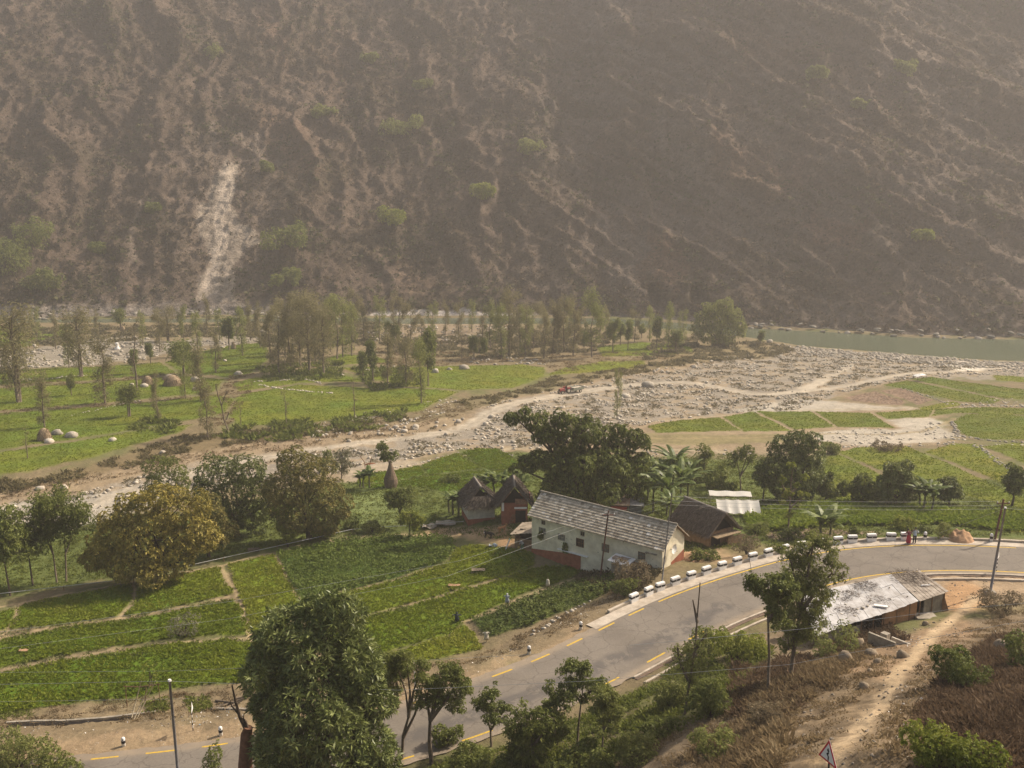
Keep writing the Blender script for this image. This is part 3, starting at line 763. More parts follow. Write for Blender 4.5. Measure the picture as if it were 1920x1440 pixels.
mpaint([(495,10),(520,50),(545,120),(520,130),(500,70),(485,30)], OR, 4, 6, .6, .3)
mpaint([(440,195),(500,200),(560,220),(600,330),(560,330),(500,260)], OR, 5, 7, .5, .4)
mpaint([(600,10),(640,40),(650,200),(630,260),(610,120)], OR, 6, 7, .35, .5)
mpaint([(1300,250),(1360,240),(1400,280),(1500,300),(1520,350),(1440,370),(1340,340)], OR, 6, 9, .55, .4)
mpaint([(1215,430),(1250,440),(1290,500),(1285,540),(1240,545),(1205,500)], (.29,.17,.10), 3, 6, .7, .2)
mpaint([(1500,420),(1560,405),(1630,430),(1620,460),(1540,455)], (.28,.155,.10), 4, 6, .6, .3)
mpaint([(1310,60),(1400,40),(1500,90),(1500,130),(1400,110)], OR, 8, 9, .5, .4)
mpaint([(1600,130),(1660,160),(1720,230),(1680,240),(1620,180)], OR, 6, 8, .4, .4)
mpaint([(1230,200),(1320,210),(1340,310),(1290,340),(1240,280)], (.27,.24,.19), 6, 8, .6, .3)
mpaint([(1330,380),(1420,400),(1500,470),(1480,500),(1380,450)], (.27,.24,.19), 6, 8, .5, .3)
mpaint([(1150,420),(1230,440),(1200,560),(1130,560)], (.22,.20,.165), 5, 8, .6, .3)
mpaint([(720,480),(770,470),(800,520),(790,560),(760,540)], (.31,.22,.14), 4, 7, .5, .4)
mpaint([(0,430),(60,430),(120,560),(330,555),(330,575),(0,580)], (.065,.065,.03), 10, 10, .6, 1)
# pale washed foot of the slope
foot = sstep(7, 2.5, MSf + 1.6 * k2 + 2.0 * sstep(60, 150, MXf) )
fcol = np.array([.36, .33, .28])
MC = lerp(MC, fcol, foot * .85); MVEG *= 1 - foot
# pale sand bar at the far bank
q = sstep(-64, -50, MXf) * sstep(22, 8, MXf) * sstep(6.5, 4.5, MSf)
MC = lerp(MC, (.70, .66, .58), q)
ql = sstep(-60, -90, MXf) * sstep(15, 9, MSf + 3 * k2); MC = lerp(MC, (.30, .265, .22), ql * .8); MVEG *= 1 - ql
mpaint([(675,600),(700,586),(760,578),(840,584),(870,576),(905,585),(985,592),(990,602)], (.78,.74,.66), .6, .5, .95, 0)
mpaint([(-100,572),(0,574),(330,577),(400,570),(520,572),(650,584),(660,602),(-100,612)], (.33,.30,.255), 1.0, 1.6, .8, .1)
mpaint([(1130,590),(1260,592),(1400,606),(1560,614),(1720,624),(1960,630),(1960,644),(1700,638),(1400,620),(1120,602)], (.36,.33,.28), 1.0, 1.4, .8, .1)
sfin = ridged((MXf * .62 + MSf * .78) / 3.2, (MXf * .78 - MSf * .62) / 22, 3) - .7
sfv = ridged(MXf / 3.0, MSf / 9, 3) - .7
rt_ = sstep(-40, 40, MXf)
bare_ = .25 + .75 * sstep(.0, .3, MVEG)
MC *= (1 + bare_ * .24 * np.clip(sfin * rt_ + sfv * (1 - rt_), -1, 1))[:, None]
MC *= (1 + .22 * np.clip(k3, -1, 1) + .10 * np.clip(k2, -1, 1))[:, None]
_bare = MVEG < .15
MC = np.where(_bare[:, None], MC * .9, MC * .56 + np.array([.140, .110, .084]) * .44)
MC = MC * np.array([.98, .92, .92])
MC = np.clip(MC, .01, .85)
ii = np.arange(MX.size).reshape(MX.shape)
F = np.stack([ii[:-1, :-1], ii[:-1, 1:], ii[1:, 1:], ii[1:, :-1]], -1).reshape(-1, 4)
me = npmesh("mountain", np.stack([Vx, Vy, Vz], 1), F, True, {"Col": MC})
m, nt, out = newmat("mountain_slope")
at = N(nt, "ShaderNodeAttribute"); at.attribute_name = "Col"
geo = N(nt, "ShaderNodeNewGeometry"); pos = geo.outputs["Position"]
a_ = noise_node(nt, .9, 6, .72, pos); b_ = noise_node(nt, .12, 5, .6, pos)
ff = mathn(nt, 'MULTIPLY', mathn(nt, 'ADD', mathn(nt, 'MULTIPLY', a_.outputs[0], 1.9), .05), mathn(nt, 'ADD', mathn(nt, 'MULTIPLY', b_.outputs[0], .9), .55))
cc = N(nt, "ShaderNodeCombineColor")
for k in range(3): nt.links.new(ff, cc.inputs[k])
base = mixc(nt, 1.0, at.outputs["Color"], cc.outputs[0], 'MULTIPLY')
b = principled(nt, out, .95, .1); nt.links.new(base, b.inputs["Base Color"])
bp = N(nt, "ShaderNodeBump"); bp.inputs["Strength"].default_value = 1.0; bp.inputs["Distance"].default_value = 2.0
nt.links.new(a_.outputs[0], bp.inputs["Height"]); nt.links.new(bp.outputs[0], b.inputs["Normal"])
MOUNT = link("mountain", me, m); tag(MOUNT, kind="structure")
def msurf(px, py):
    """point of the finished mountain sheet seen at a pixel (nearest grid vertex)"""
    X0, s0 = mhit(px, py)
    q = (MXf - X0) ** 2 + (MSf - s0) ** 2
    cand = np.argsort(q)[:1500]
    P = np.stack([Vx[cand], Vy[cand], Vz[cand]], 1)
    sx, sy, _ = project(P[:, 0], P[:, 1], P[:, 2])
    j = cand[np.argmin((sx - px) ** 2 + (sy - py) ** 2)]
    return Vector((Vx[j], Vy[j], Vz[j]))

# ---- road
asph, nt, out = newmat("road_asphalt")
geo = N(nt, "ShaderNodeNewGeometry"); pos = geo.outputs["Position"]
a_ = noise_node(nt, .22, 5, .65, pos, .4); b_ = noise_node(nt, 7, 4, .7, pos); c_ = noise_node(nt, .9, 3, .6, pos)
r1 = ramp(nt, a_.outputs[0], [(.36, (.155, .135, .112)), (.60, (.20, .175, .145))])
r2 = ramp(nt, b_.outputs[0], [(.3, (.8, .8, .8)), (.7, (1.12, 1.12, 1.12))])
base = mixc(nt, 1.0, r1.outputs[0], r2.outputs[0], 'MULTIPLY')
pa = N(nt, "ShaderNodeAttribute"); pa.attribute_name = "patch"
dk = mathn(nt, 'MULTIPLY', pa.outputs["Fac"], ramp(nt, mathn(nt, 'ADD', mathn(nt, 'MULTIPLY', c_.outputs[0], .6), mathn(nt, 'MULTIPLY', b_.outputs[0], .4)), [(.44, (.0, .0, .0)), (.5, (1, 1, 1))]).outputs[0])
base = mixc(nt, dk, base, (.085, .08, .078))
vc = N(nt, 'ShaderNodeTexVoronoi'); vc.feature = 'DISTANCE_TO_EDGE'; vc.inputs['Scale'].default_value = .42
mv = N(nt, 'ShaderNodeVectorMath'); mv.operation = 'ADD'; nt.links.new(pos, mv.inputs[0]); nt.links.new(c_.outputs[1], mv.inputs[1]); nt.links.new(mv.outputs[0], vc.inputs['Vector'])
ck = mathn(nt, 'MULTIPLY', mathn(nt, 'LESS_THAN', vc.outputs['Distance'], .016), .45)
base = mixc(nt, ck, base, (.07, .062, .055))
du = N(nt, "ShaderNodeAttribute"); du.attribute_name = "dust"
base = mixc(nt, mathn(nt, 'MULTIPLY', du.outputs["Fac"], c_.outputs[0], True), base, (.36, .28, .19))
b = principled(nt, out, .85, .25); nt.links.new(base, b.inputs["Base Color"])
def ribbon(name, d0, d1, s0=None, s1=None, lift=0.0, n=2, step=.5, attr=None, wob=0.0):
    """strip of the road between two offsets from the far yellow line (to the near side positive)"""
    L = np.concatenate([[0], np.cumsum(np.linalg.norm(np.diff(RF[:, :2], axis=0), axis=1))])
    s0 = 0 if s0 is None else s0; s1 = L[-1] if s1 is None else s1
    ss = np.linspace(s0, s1, max(2, int((s1 - s0) / step) + 1))
    rows = []
    for j in range(n):
        d = d0 + (d1 - d0) * j / (n - 1)
        q = offset_line(RF, d)
        w = wob * noise2(ss * .9 + 5 * j, ss * 0 + j) if (j in (0, n - 1)) else 0
        if wob:
            q2 = offset_line(RF, d + 1.0)
            dirx = np.interp(ss, L, q2[:, 0] - q[:, 0]); diry = np.interp(ss, L, q2[:, 1] - q[:, 1])
        X = np.interp(ss, L, q[:, 0]); Y = np.interp(ss, L, q[:, 1]); Z = np.interp(ss, L, RF[:, 2]) + lift
        if wob: X = X + dirx * w; Y = Y + diry * w
        rows.append(np.stack([X, Y, Z], 1))
    V = np.stack(rows, 1).reshape(-1, 3)
    m_ = len(ss); ii = np.arange(m_ * n).reshape(m_, n)
    F = np.stack([ii[:-1, :-1], ii[:-1, 1:], ii[1:, 1:], ii[1:, :-1]], -1).reshape(-1, 4)
    F = F[:, ::-1]
    va = {k: f(V, np.repeat(ss, n), np.tile(np.linspace(d0, d1, n), m_)) for k, f in (attr or {}).items()}
    return npmesh(name, V, F, False, va)
RL = np.concatenate([[0], np.cumsum(np.linalg.norm(np.diff(RF[:, :2], axis=0), axis=1))])
def s_at(px, py):
    x, y = unH(px, py, float(Hroad(px)))
    d, par, side = linesd(RF[:, :2], np.array([x]), np.array([y]))
    return float(par[0])
SA = s_at(1137, 1175); SW = s_at(1234, 1128); SE = s_at(1905, 1027)
def f_dust(V, s, d):
    e = np.maximum(sstep(.5, -.7, d) * sstep(SA + 4, SA - 2, s), sstep(RW - .3, RW + .8, d))
    return np.clip(e * 1.6 + .12, 0, 1)
def f_patch(V, s, d):
    pl = np.array([unH(*q, float(Hroad(q[0]))) for q in [(700, 1405), (850, 1352), (1020, 1290), (1120, 1248), (1220, 1204), (1290, 1170), (1360, 1132)]])
    dd, _, _ = linesd(pl, V[:, 0], V[:, 1])
    return sstep(1.1, .5, dd + .5 * noise2(V[:, 0] / 1.5, V[:, 1] / 1.5)) * .8
road = link("road", ribbon("road", -.75, RW + .7, lift=0.0, n=26, step=.35, attr={"dust": f_dust, "patch": f_patch}, wob=.25), asph)
tag(road, kind="structure")
ypaint = plain("yellow_road_paint", (.62, .40, .035), .7, .3, 6, c2=(.40, .28, .06))
def ymark(name, s0, s1, off):
    o = link(name, ribbon(name, off - .085, off + .085, s0, s1, .004, 2, .4), ypaint); tag(o, kind="structure"); return o
dashes = [((-60, 1449), (0, 1442)), ((62, 1437), (117, 1431)), ((170, 1424), (222, 1419)), ((273, 1413), (327, 1408)), ((378, 1402), (427, 1394)), ((480, 1386), (530, 1378)), ((590, 1366), (640, 1356)), ((690, 1344), (730, 1333)),
          ((770, 1322), (795, 1313)), ((860, 1291), (885, 1283)), ((923, 1269), (962, 1256)), ((996, 1241), (1032, 1227)), ((1063, 1211), (1094, 1198)), ((1122, 1182), (1153, 1168)), ((1178, 1154), (1208, 1141))]
for a, c in dashes: ymark("road_dash", s_at(*a), s_at(*c), 0)
ymark("road_edge_line", SW, SE, 0)
for k in range(12):
    s0 = SW - 1.5 - k * 5.6
    if k < 11: ymark("road_dash", s0 - 2.3, s0, RW)
ymark("road_edge_line", SW + 14.5, SE + 1.5, RW)
# concrete strip with joints and low kerb on the far side
conc, nt, out = newmat("pale_concrete")
geo = N(nt, "ShaderNodeNewGeometry"); pos = geo.outputs["Position"]
a_ = noise_node(nt, 1.2, 5, .6, pos); b_ = noise_node(nt, 9, 3, .6, pos)
r1 = ramp(nt, a_.outputs[0], [(.3, (.36, .30, .23)), (.62, (.54, .47, .38))])
r2 = ramp(nt, b_.outputs[0], [(.3, (.86, .86, .86)), (.7, (1.05, 1.05, 1.05))])
b = principled(nt, out, .9, .2); nt.links.new(mixc(nt, 1, r1.outputs[0], r2.outputs[0], 'MULTIPLY'), b.inputs["Base Color"])
sP = SA - 1.0
sEnd = RL[-1] - 1
s = sP; k = 0
mb_strip = ribbon("pavement", -1.55, -.32, sP, sEnd, .012, 3, .5)
pv = link("pavement", mb_strip, conc); tag(pv, kind="structure")
joint = plain("concrete_joint", (.16, .13, .10), .95, .2, 4)
# ditch with brick sides along the near side of the road
brick, nt, out = newmat("ditch_brick")
geo = N(nt, "ShaderNodeNewGeometry")
bt = N(nt, "ShaderNodeTexBrick"); bt.inputs["Scale"].default_value = 3.0
bt.inputs["Color1"].default_value = (.22, .155, .11, 1); bt.inputs["Color2"].default_value = (.15, .11, .085, 1); bt.inputs["Mortar"].default_value = (.07, .055, .045, 1)
nt.links.new(geo.outputs["Position"], bt.inputs["Vector"])
b = principled(nt, out, .95, .1); nt.links.new(bt.outputs[0], b.inputs["Base Color"])
def extrude_ribbon(name, d0, d1, s0, s1, z0, z1, mat, step=.6):
    ss = np.linspace(s0, s1, max(2, int((s1 - s0) / step) + 1))
    qa, qb = offset_line(RF, d0), offset_line(RF, d1)
    V = []; F = []
    for i, s_ in enumerate(ss):
        A = [np.interp(s_, RL, qa[:, k]) for k in range(3)]; B = [np.interp(s_, RL, qb[:, k]) for k in range(3)]
        V += [(A[0], A[1], A[2] + z0), (B[0], B[1], B[2] + z0), (B[0], B[1], B[2] + z1), (A[0], A[1], A[2] + z1)]
        if i:
            a = 4 * (i - 1)
            for k in range(4): F.append((a + k, a + (k + 1) % 4, a + 4 + (k + 1) % 4, a + 4 + k))
    e = 4 * (len(ss) - 1)
    F += [(0, 1, 2, 3), (e + 3, e + 2, e + 1, e)]
    me = bpy.data.meshes.new(name); me.from_pydata(V, [], F); me.update()
    bm = bmesh.new(); bm.from_mesh(me); bmesh.ops.recalc_face_normals(bm, faces=bm.faces); bm.to_mesh(me); bm.free()
    return link(name, me, mat)
kerb = extrude_ribbon("kerb", -1.88, -1.60, sP + 3.2, sEnd, -.5, .22, conc); tag(kerb, kind="structure")
sD0, sD1 = s_at(1080, 1215), sEnd
for d0, d1, z0, z1, mm in [(RW + .75, RW + .95, -.6, .05, conc), (RW + .95, RW + 1.25, -.6, -.05, brick), (RW + 1.9, RW + 2.12, -.6, .06, conc)]:
    o = extrude_ribbon("drain_wall", d0, d1, sD0, sD1, z0, z1, mm); tag(o, kind="structure")

# ---- scrub on the mountain: far too much to count
def clumps(name, P, size, mat, nf=7, flat=.8, leaf=.42, seed=1, vlo=0, vhi=1, vbias=None):
    """many clumps of small leaf triangles/quads in one mesh. P (n,3), size (n,)"""
    g = np.random.default_rng(seed)
    n = len(P)
    c = g.normal(size=(n, nf, 3)); c /= np.linalg.norm(c, axis=2)[..., None]
    c *= g.random((n, nf, 1)) ** .4
    c[..., 2] = np.abs(c[..., 2]) * flat
    cen = P[:, None, :] + c * size[:, None, None] * .8
    a = g.normal(size=(n, nf, 3)); a /= np.linalg.norm(a, axis=2)[..., None]
    b2 = np.cross(a, c + .3 * g.normal(size=(n, nf, 3))); b2 /= np.linalg.norm(b2, axis=2)[..., None] + 1e-9
    L = size[:, None, None] * leaf * (.6 + .8 * g.random((n, nf, 1)))
    v = np.stack([cen - a * L, cen + b2 * L * .7, cen + a * L, cen - b2 * L * .7], 2).reshape(-1, 3)
    F = np.arange(n * nf * 4).reshape(-1, 4)
    val = np.repeat((g.random(n) * .6 if vbias is None else vbias), nf) + g.random(n * nf) * .4
    val = vlo + (vhi - vlo) * val
    me = npmesh(name, v, F, False, None, {"v": val})
    return link(name, me, mat)
scrubm = foliage("dry_scrub", (.075, .056, .038), (.115, .088, .058), (.16, .12, .078), .3, .9)
scrubg = foliage("green_scrub", (.06, .062, .028), (.09, .09, .038), (.13, .125, .05), .3, .9)
g = np.random.default_rng(11)
vis = (MSf > 3) & (MSf < 235) & (np.abs(MXf) < 330)
idx = np.nonzero(vis)[0]
w = MVEG[idx] * (.25 + sstep(-.5, .5, -k1[idx] + .5 * k2[idx]))
w = w * (1 - .55 * rockm[idx])
sel = g.choice(idx, 70000, p=w / w.sum())
P = np.stack([Vx[sel], Vy[sel], Vz[sel]], 1) + g.normal(size=(len(sel), 3)) * .5
sz = .6 + 1.1 * g.random(len(sel)) ** 2.5
grn = (fbm(P[:, 0] / 22, P[:, 2] / 22 + 33, 3) + .4 * g.normal(size=len(sel)) + .5 * sstep(50, 10, MSf[sel]) * sstep(20, -60, MXf[sel])) > .42
o = clumps("hillside_scrub", P[~grn], sz[~grn], scrubm, 6, seed=2); tag(o, "dry grey-brown scrub covering the mountain across the river", "scrub", kind="stuff")
o = clumps("hillside_bushes", P[grn], sz[grn] * 1.15, scrubg, 6, seed=3); tag(o, "olive green bushes scattered over the mountain across the river", "bushes", kind="stuff")

# ---- haze: one closed box of pale air
m = bpy.data.materials.new("haze_air"); m.use_nodes = True; nt = m.node_tree; nt.nodes.clear()
out = nt.nodes.new("ShaderNodeOutputMaterial"); pv_ = nt.nodes.new("ShaderNodeVolumePrincipled")
pv_.inputs["Color"].default_value = (.93, .89, .86, 1); pv_.inputs["Density"].default_value = .00038; pv_.inputs["Anisotropy"].default_value = .25
nt.links.new(pv_.outputs[0], out.inputs["Volume"])
hz = MB().box(-640, -60, -12, 640, 760, 290).build("haze", m)
tag(hz, kind="stuff")

# ================================================================ CROPS, STONES, TREES
G = np.random.default_rng(21)
def pts_in(w, dens, pad=0.3, jitter=True):
    w = np.asarray(w); x0, y0 = w.min(0); x1, y1 = w.max(0)
    x0 = max(x0, -190); x1 = min(x1, 200)
    n = int((x1 - x0) * (y1 - y0) * dens)
    x = x0 + (x1 - x0) * G.random(n); y = y0 + (y1 - y0) * G.random(n)
    d = polysd(w, x, y)
    px, py, _ = project(x, y, ground(x, y, False))
    k = (d > pad) & (px > -260) & (px < 2120) & (py < 1560)
    return x[k], y[k], d[k]
def leafquads(P, D, L, W, droop=.25):
    """diamond leaves: P base, D unit direction, L length, W half width"""
    n = len(P)
    r = G.normal(size=(n, 3)); S = np.cross(D, r); S /= np.linalg.norm(S, axis=1)[:, None] + 1e-9
    tip = P + D * L[:, None]; tip[:, 2] -= droop * L
    mid = P + D * (L * .5)[:, None]; mid[:, 2] -= droop * .15 * L
    V = np.stack([P, mid + S * W[:, None], tip, mid - S * W[:, None]], 1).reshape(-1, 3)
    return V, np.arange(4 * n).reshape(-1, 4)

cropm = {
 'near': foliage("wheat_blades", (.095, .135, .008), (.18, .22, .014), (.28, .29, .04), .4, .7),
 'bean': foliage("bean_leaves", (.08, .12, .018), (.14, .185, .03), (.22, .26, .06), .35, .7),
 'potato': foliage("potato_leaves", (.06, .09, .018), (.12, .15, .03), (.22, .24, .07), .35, .7),
 'tall': foliage("tall_crop_leaves", (.08, .13, .012), (.15, .21, .02), (.24, .28, .04), .35, .7),
}
cropm['mid'] = cropm['near']; cropm['far'] = cropm['near']; cropm['left'] = cropm['near']
dens = {'near': 16, 'bean': 13, 'potato': 11, 'mid': 9, 'far': 5.5, 'left': 5.0, 'tall': 9}
hgt = {'near': .42, 'bean': .45, 'potato': .42, 'mid': .4, 'far': .26, 'left': .26, 'tall': .95}
nbl = {'near': 4, 'bean': 5, 'potato': 6, 'mid': 4, 'far': 4, 'left': 4, 'tall': 6}
for (kind, poly, tone, lab), w in zip(FIELDS, fworld):
    x, y, d = pts_in(w, dens[kind], -.12 if kind in ('near','bean','potato') else -.05)
    if len(x) < 5: continue
    z = ground(x, y)
    # patchy growth
    patch = fbm(x / 5, y / 5, 3)
    h = hgt[kind] * (1 + .35 * np.clip(patch, -1, 1)) * (.75 + .5 * G.random(len(x)))
    k = nbl[kind]
    P = np.repeat(np.stack([x, y, z + .05], 1), k, 0); n = len(P)
    hh = np.repeat(h, k)
    th = G.random(n) * 2 * math.pi
    wide = kind in ('bean', 'potato')
    el = (.55 + .75 * G.random(n)) if not wide else (.1 + .7 * G.random(n))
    D = np.stack([np.cos(th) * np.cos(el), np.sin(th) * np.cos(el), np.sin(el)], 1)
    if wide: P = P + np.stack([G.normal(size=n) * .12, G.normal(size=n) * .12, hh * (.3 + .6 * G.random(n))], 1)
    sc = {'far': 1.3, 'left': 1.3, 'mid': 1.1, 'tall': 1.1}.get(kind, 1)
    V, F = leafquads(P, D, hh * (1 if not wide else .5), hh * (.11 if not wide else .22) * sc + .01, .3)
    t2 = np.clip(fbm(x / 9 + 3, y / 4, 3) * .5, -.3, .3)
    v = np.repeat(np.clip(.18 + .5 * tone + .35 * t2 + .12 * patch, .02, .9), k) + G.random(n) * .25 - .05
    nm = {'bean': 'bean_crop', 'potato': 'potato_crop', 'tall': 'tall_crop'}.get(kind, 'wheat_crop')
    o = link(nm, npmesh(nm, V, F, False, None, {"v": v}), cropm[kind])
    tag(o, lab, "crop", kind="stuff")
for nm, poly, lab in PLOUGHED:
    w = wl(poly); x, y, d = pts_in(w, 2.5, .3); 
    sx = .25 + .3 * G.random(len(x))
    z = ground(x, y)
    V = []; 
    th = G.random(len(x)) * 6.28
    ca, sa = np.cos(th), np.sin(th)
    a = np.stack([x + ca * sx, y + sa * sx, z], 1); b_ = np.stack([x - sa * sx, y + ca * sx, z], 1); c_ = np.stack([x - ca * sx, y - sa * sx, z], 1); t = np.stack([x, y, z + .12], 1)
    V = np.stack([a, b_, c_, t], 1).reshape(-1, 3); i0 = np.arange(len(x))[:, None] * 4
    F = np.concatenate([i0 + np.array([[0, 1, 3]]), i0 + np.array([[1, 2, 3]]), i0 + np.array([[2, 0, 3]])])
    o = link(nm, npmesh(nm, V, F), plain("clods", (.21, .15, .105), .95, .3, 1.5, coord="Generated")); tag(o, lab, "ploughed soil", kind="stuff")

# ---- rough grass, weeds and dry scrub on the banks (stuff)
wgreen = foliage("weeds_green", (.07, .092, .014), (.14, .165, .028), (.23, .24, .06), .4, .8)
wdry = foliage("weeds_dry", (.12, .085, .045), (.22, .16, .085), (.36, .28, .16), .4, .9)
wred = foliage("weeds_red", (.07, .045, .026), (.13, .085, .05), (.22, .155, .095), .35, .9)
TRW = [chaikin(wl(l_), 2) for l_ in ([(-150,1040),(60,985),(230,925),(350,890),(500,856),(620,838),(740,825),(830,812),(880,800),(905,782),(940,764),(1000,748),(1080,736),(1200,721),(1290,715),(1370,731),(1420,741),(1500,735),(1545,712)], [(1430,740),(1560,730),(1640,712),(1700,700),(1800,697),(1920,686),(2100,690)])]
def off_track(x, y, d0=1.9):
    return np.minimum(linesd(TRW[0], x, y)[0], linesd(TRW[1], x, y)[0] + .5) > d0 + .9 * G.random(len(x))
PATHW = chaikin(wl([(1540,1500),(1570,1420),(1625,1350),(1670,1290),(1705,1240),(1745,1190),(1800,1150),(1830,1120)]), 2)
def weeds(name, polys, dens_, h, mat, lab, cat, nb=5, w=.10, seed=1, thr=-.3, scale=6, up=.9):
    X, Y = [], []
    for poly in polys:
        x, y, d = pts_in(wl(poly), dens_, 0.0)
        k = fbm(x / scale + seed * 7, y / scale, 3) > thr + .3 * G.random(len(x)) - .15
        X.append(x[k]); Y.append(y[k])
    x = np.concatenate(X); y = np.concatenate(Y)
    dr, _, sd_ = linesd(RC[:, :2], x, y); k = dr > RW / 2 + np.where(sd_ > 0, 1.3, 2.4)
    x, y = x[k], y[k]
    if name in ('slope_grass', 'brown_scrub', 'red_scrub', 'dark_scrub'):
        dp, _, _ = linesd(PATHW, x, y); k = dp > .6 + 1.0 * G.random(len(x)); x, y = x[k], y[k]
    if name in ('bed_weeds', 'plain_weeds'):
        k = off_track(x, y); x, y = x[k], y[k]
    z = ground(x, y)
    hh = h * (.5 + G.random(len(x))) * (1 + .5 * np.clip(fbm(x / 3, y / 3, 2), -1, 1))
    P = np.repeat(np.stack([x, y, z], 1), nb, 0); n = len(P); H_ = np.repeat(hh, nb)
    P[:, :2] += G.normal(size=(n, 2)) * .12 * (1 + h)
    th = G.random(n) * 6.283; el = (.3 + up * G.random(n))
    D = np.stack([np.cos(th) * np.cos(el), np.sin(th) * np.cos(el), np.sin(el)], 1)
    V, F = leafquads(P, D, H_, H_ * w + .01, .15)
    v = np.repeat(.1 + .45 * G.random(len(x)) + .3 * np.clip(fbm(x / 4, y / 4 + 9, 2), -.4, .8), nb) + .3 * G.random(n)
    o = link(name, npmesh(name, V, F, False, None, {"v": v}), mat); tag(o, lab, cat, kind="stuff"); return o
weeds("orchard_grass", [[(-100,1010),(0,1000),(150,1000),(250,970),(420,970),(640,905),(700,905),(870,850),(1000,850),(1200,858),(1400,852),(1560,858),(1580,900),(2000,900),(2000,1005),(1500,1018),(1300,1036),(1240,1050),(1000,1020),(860,1000),(640,1004),(420,1045),(0,1118),(-100,1140)]],
      6.5, .26, wgreen, "rough green grass between the orchard trees, huts and stream bed", "grass", 5, .13, 1, -.6)
weeds("bank_grass", [[(1180,1290),(1400,1200),(1450,1215),(1400,1290),(1300,1360),(1150,1440),(1000,1500),(560,1540),(560,1450),(900,1410),(1100,1340)]], 22, .32, wgreen, "green weeds on the bank below the bend of the road", "weeds", 5, .12, 2, -.3, 4)
weeds("slope_grass", [[(1000,1500),(1200,1400),(1330,1340),(1430,1260),(1520,1210),(1700,1215),(1920,1140),(2050,1100),(2100,1700),(1000,1700)]], 26, .2, wdry, "thin dry grass on the dirt slope around the foot path", "dry grass", 5, .09, 3, .08, 2.2)
weeds("red_scrub", [[(1730,1330),(1790,1255),(1860,1200),(2100,1150),(2300,1700),(1740,1700)]], 55, .42, wred, "reddish brown leafless scrub on the slope at the bottom right", "scrub", 6, .05, 4, -.5, 3)
weeds("brown_scrub", [[(1280,1440),(1330,1370),(1440,1290),(1560,1215),(1640,1210),(1560,1290),(1490,1330),(1460,1440),(1440,1600),(1250,1600)]], 40, .5, wdry, "tall straw-brown scrub on the slope left of the foot path", "scrub", 6, .05, 5, -.06, 3)
weeds("dark_scrub", [[(1540,1160),(1640,1130),(1700,1200),(1560,1230)], [(1370,1230),(1520,1230),(1500,1340),(1380,1400)]], 30, .42, wred, "dark brown twiggy scrub below the tin roofed stalls", "scrub", 6, .06, 6, -.2, 3)
weeds("verge_weeds", [[(-100,1345),(170,1318),(480,1284),(760,1262),(900,1225),(1110,1130),(1170,1096),(1180,1120),(1000,1210),(760,1290),(480,1330),(0,1370)]], 16, .2, wdry, "dry weeds on the verge between the wheat and the road", "weeds", 5, .1, 7, .0, 3)
weeds("verge_green_weeds", [[(345,1312),(392,1305),(398,1328),(360,1335)], [(265,1318),(310,1310),(312,1335),(280,1338)], [(0,1330),(60,1322),(60,1345),(0,1350)], [(560,1262),(700,1250),(640,1275)]], 26, .32, wgreen, "patches of fresh green weeds on the verge near the striped sign", "weeds", 5, .12, 21, -.6, 3)
weeds("bed_weeds", [[(0,950),(260,895),(500,852),(860,796),(960,748),(1200,706),(1440,655),(1700,670),(1900,690),(1700,712),(1560,740),(1500,768),(1350,776),(1210,792),(1190,830),(1000,840),(870,838),(740,866),(560,895),(350,922),(150,985)]], 1.6, .5, foliage("bed_weeds", (.09, .075, .04), (.17, .145, .08), (.26, .22, .13), .3, .9), "sparse dry weeds growing between the stones of the stream bed", "weeds", 6, .1, 23, .12, 5)
weeds("plain_weeds", [[(690,650),(960,668),(1240,660),(1310,672),(1180,680),(1050,700),(1000,676),(760,690),(700,700)], [(430,700),(480,700),(470,745),(430,800),(380,800)], [(0,722),(330,700),(330,708),(0,732)], [(0,770),(440,738),(440,746),(0,780)], [(600,800),(800,770),(870,750),(880,775),(740,815),(560,845),(400,860),(200,900),(0,940),(0,925),(340,850)]], 3.2, .4, wdry, "thin dry grass on the bare ground of the river plain", "dry grass", 5, .1, 25, -.1, 5)
weeds("bund_grass", [[(0,1180),(240,1155),(430,1118),(430,1128),(240,1168),(0,1208)], [(0,1240),(480,1190),(480,1205),(0,1262)], [(600,1180),(1000,1060),(1000,1070),(600,1192)], [(560,1140),(840,1052),(846,1060),(570,1148)]], 8, .35, foliage("bund_grass_pale", (.10, .12, .035), (.18, .19, .07), (.28, .27, .11), .3, .8), "pale tufts of grass along the low banks between the terraces", "grass", 5, .1, 8, .0, 2)
weeds("bank_scrub", [[(-100,905),(60,900),(180,872),(340,818),(440,812),(560,800),(700,790),(760,780),(760,796),(600,815),(440,834),(330,860),(180,892),(0,930),(-100,940)], [(860,752),(960,735),(1040,706),(1200,688),(1300,668),(1300,684),(1180,704),(1060,724),(960,748),(880,770)]],
      4.5, .7, foliage("bank_scrub", (.08, .07, .03), (.155, .13, .06), (.25, .21, .105), .4, .9), "brown scrub along the dry bank of the stream bed", "scrub", 6, .13, 9, .0, 6)
weeds("river_scrub", [[(1225,640),(1300,630),(1460,648),(1500,655),(1440,672),(1300,680),(1200,690),(1210,660)], [(700,640),(960,620),(1140,620),(1140,655),(1060,665),(960,672),(760,668)], [(480,600),(720,606),(700,650),(500,650),(440,620)], [(20,612),(480,610),(480,630),(300,634),(130,650),(60,650)]],
      2.2, 1.1, foliage("river_scrub", (.085, .08, .04), (.16, .14, .075), (.26, .22, .125), .4, .9), "dry bushes between the brown grove and the river", "scrub", 6, .12, 10, .08, 6)
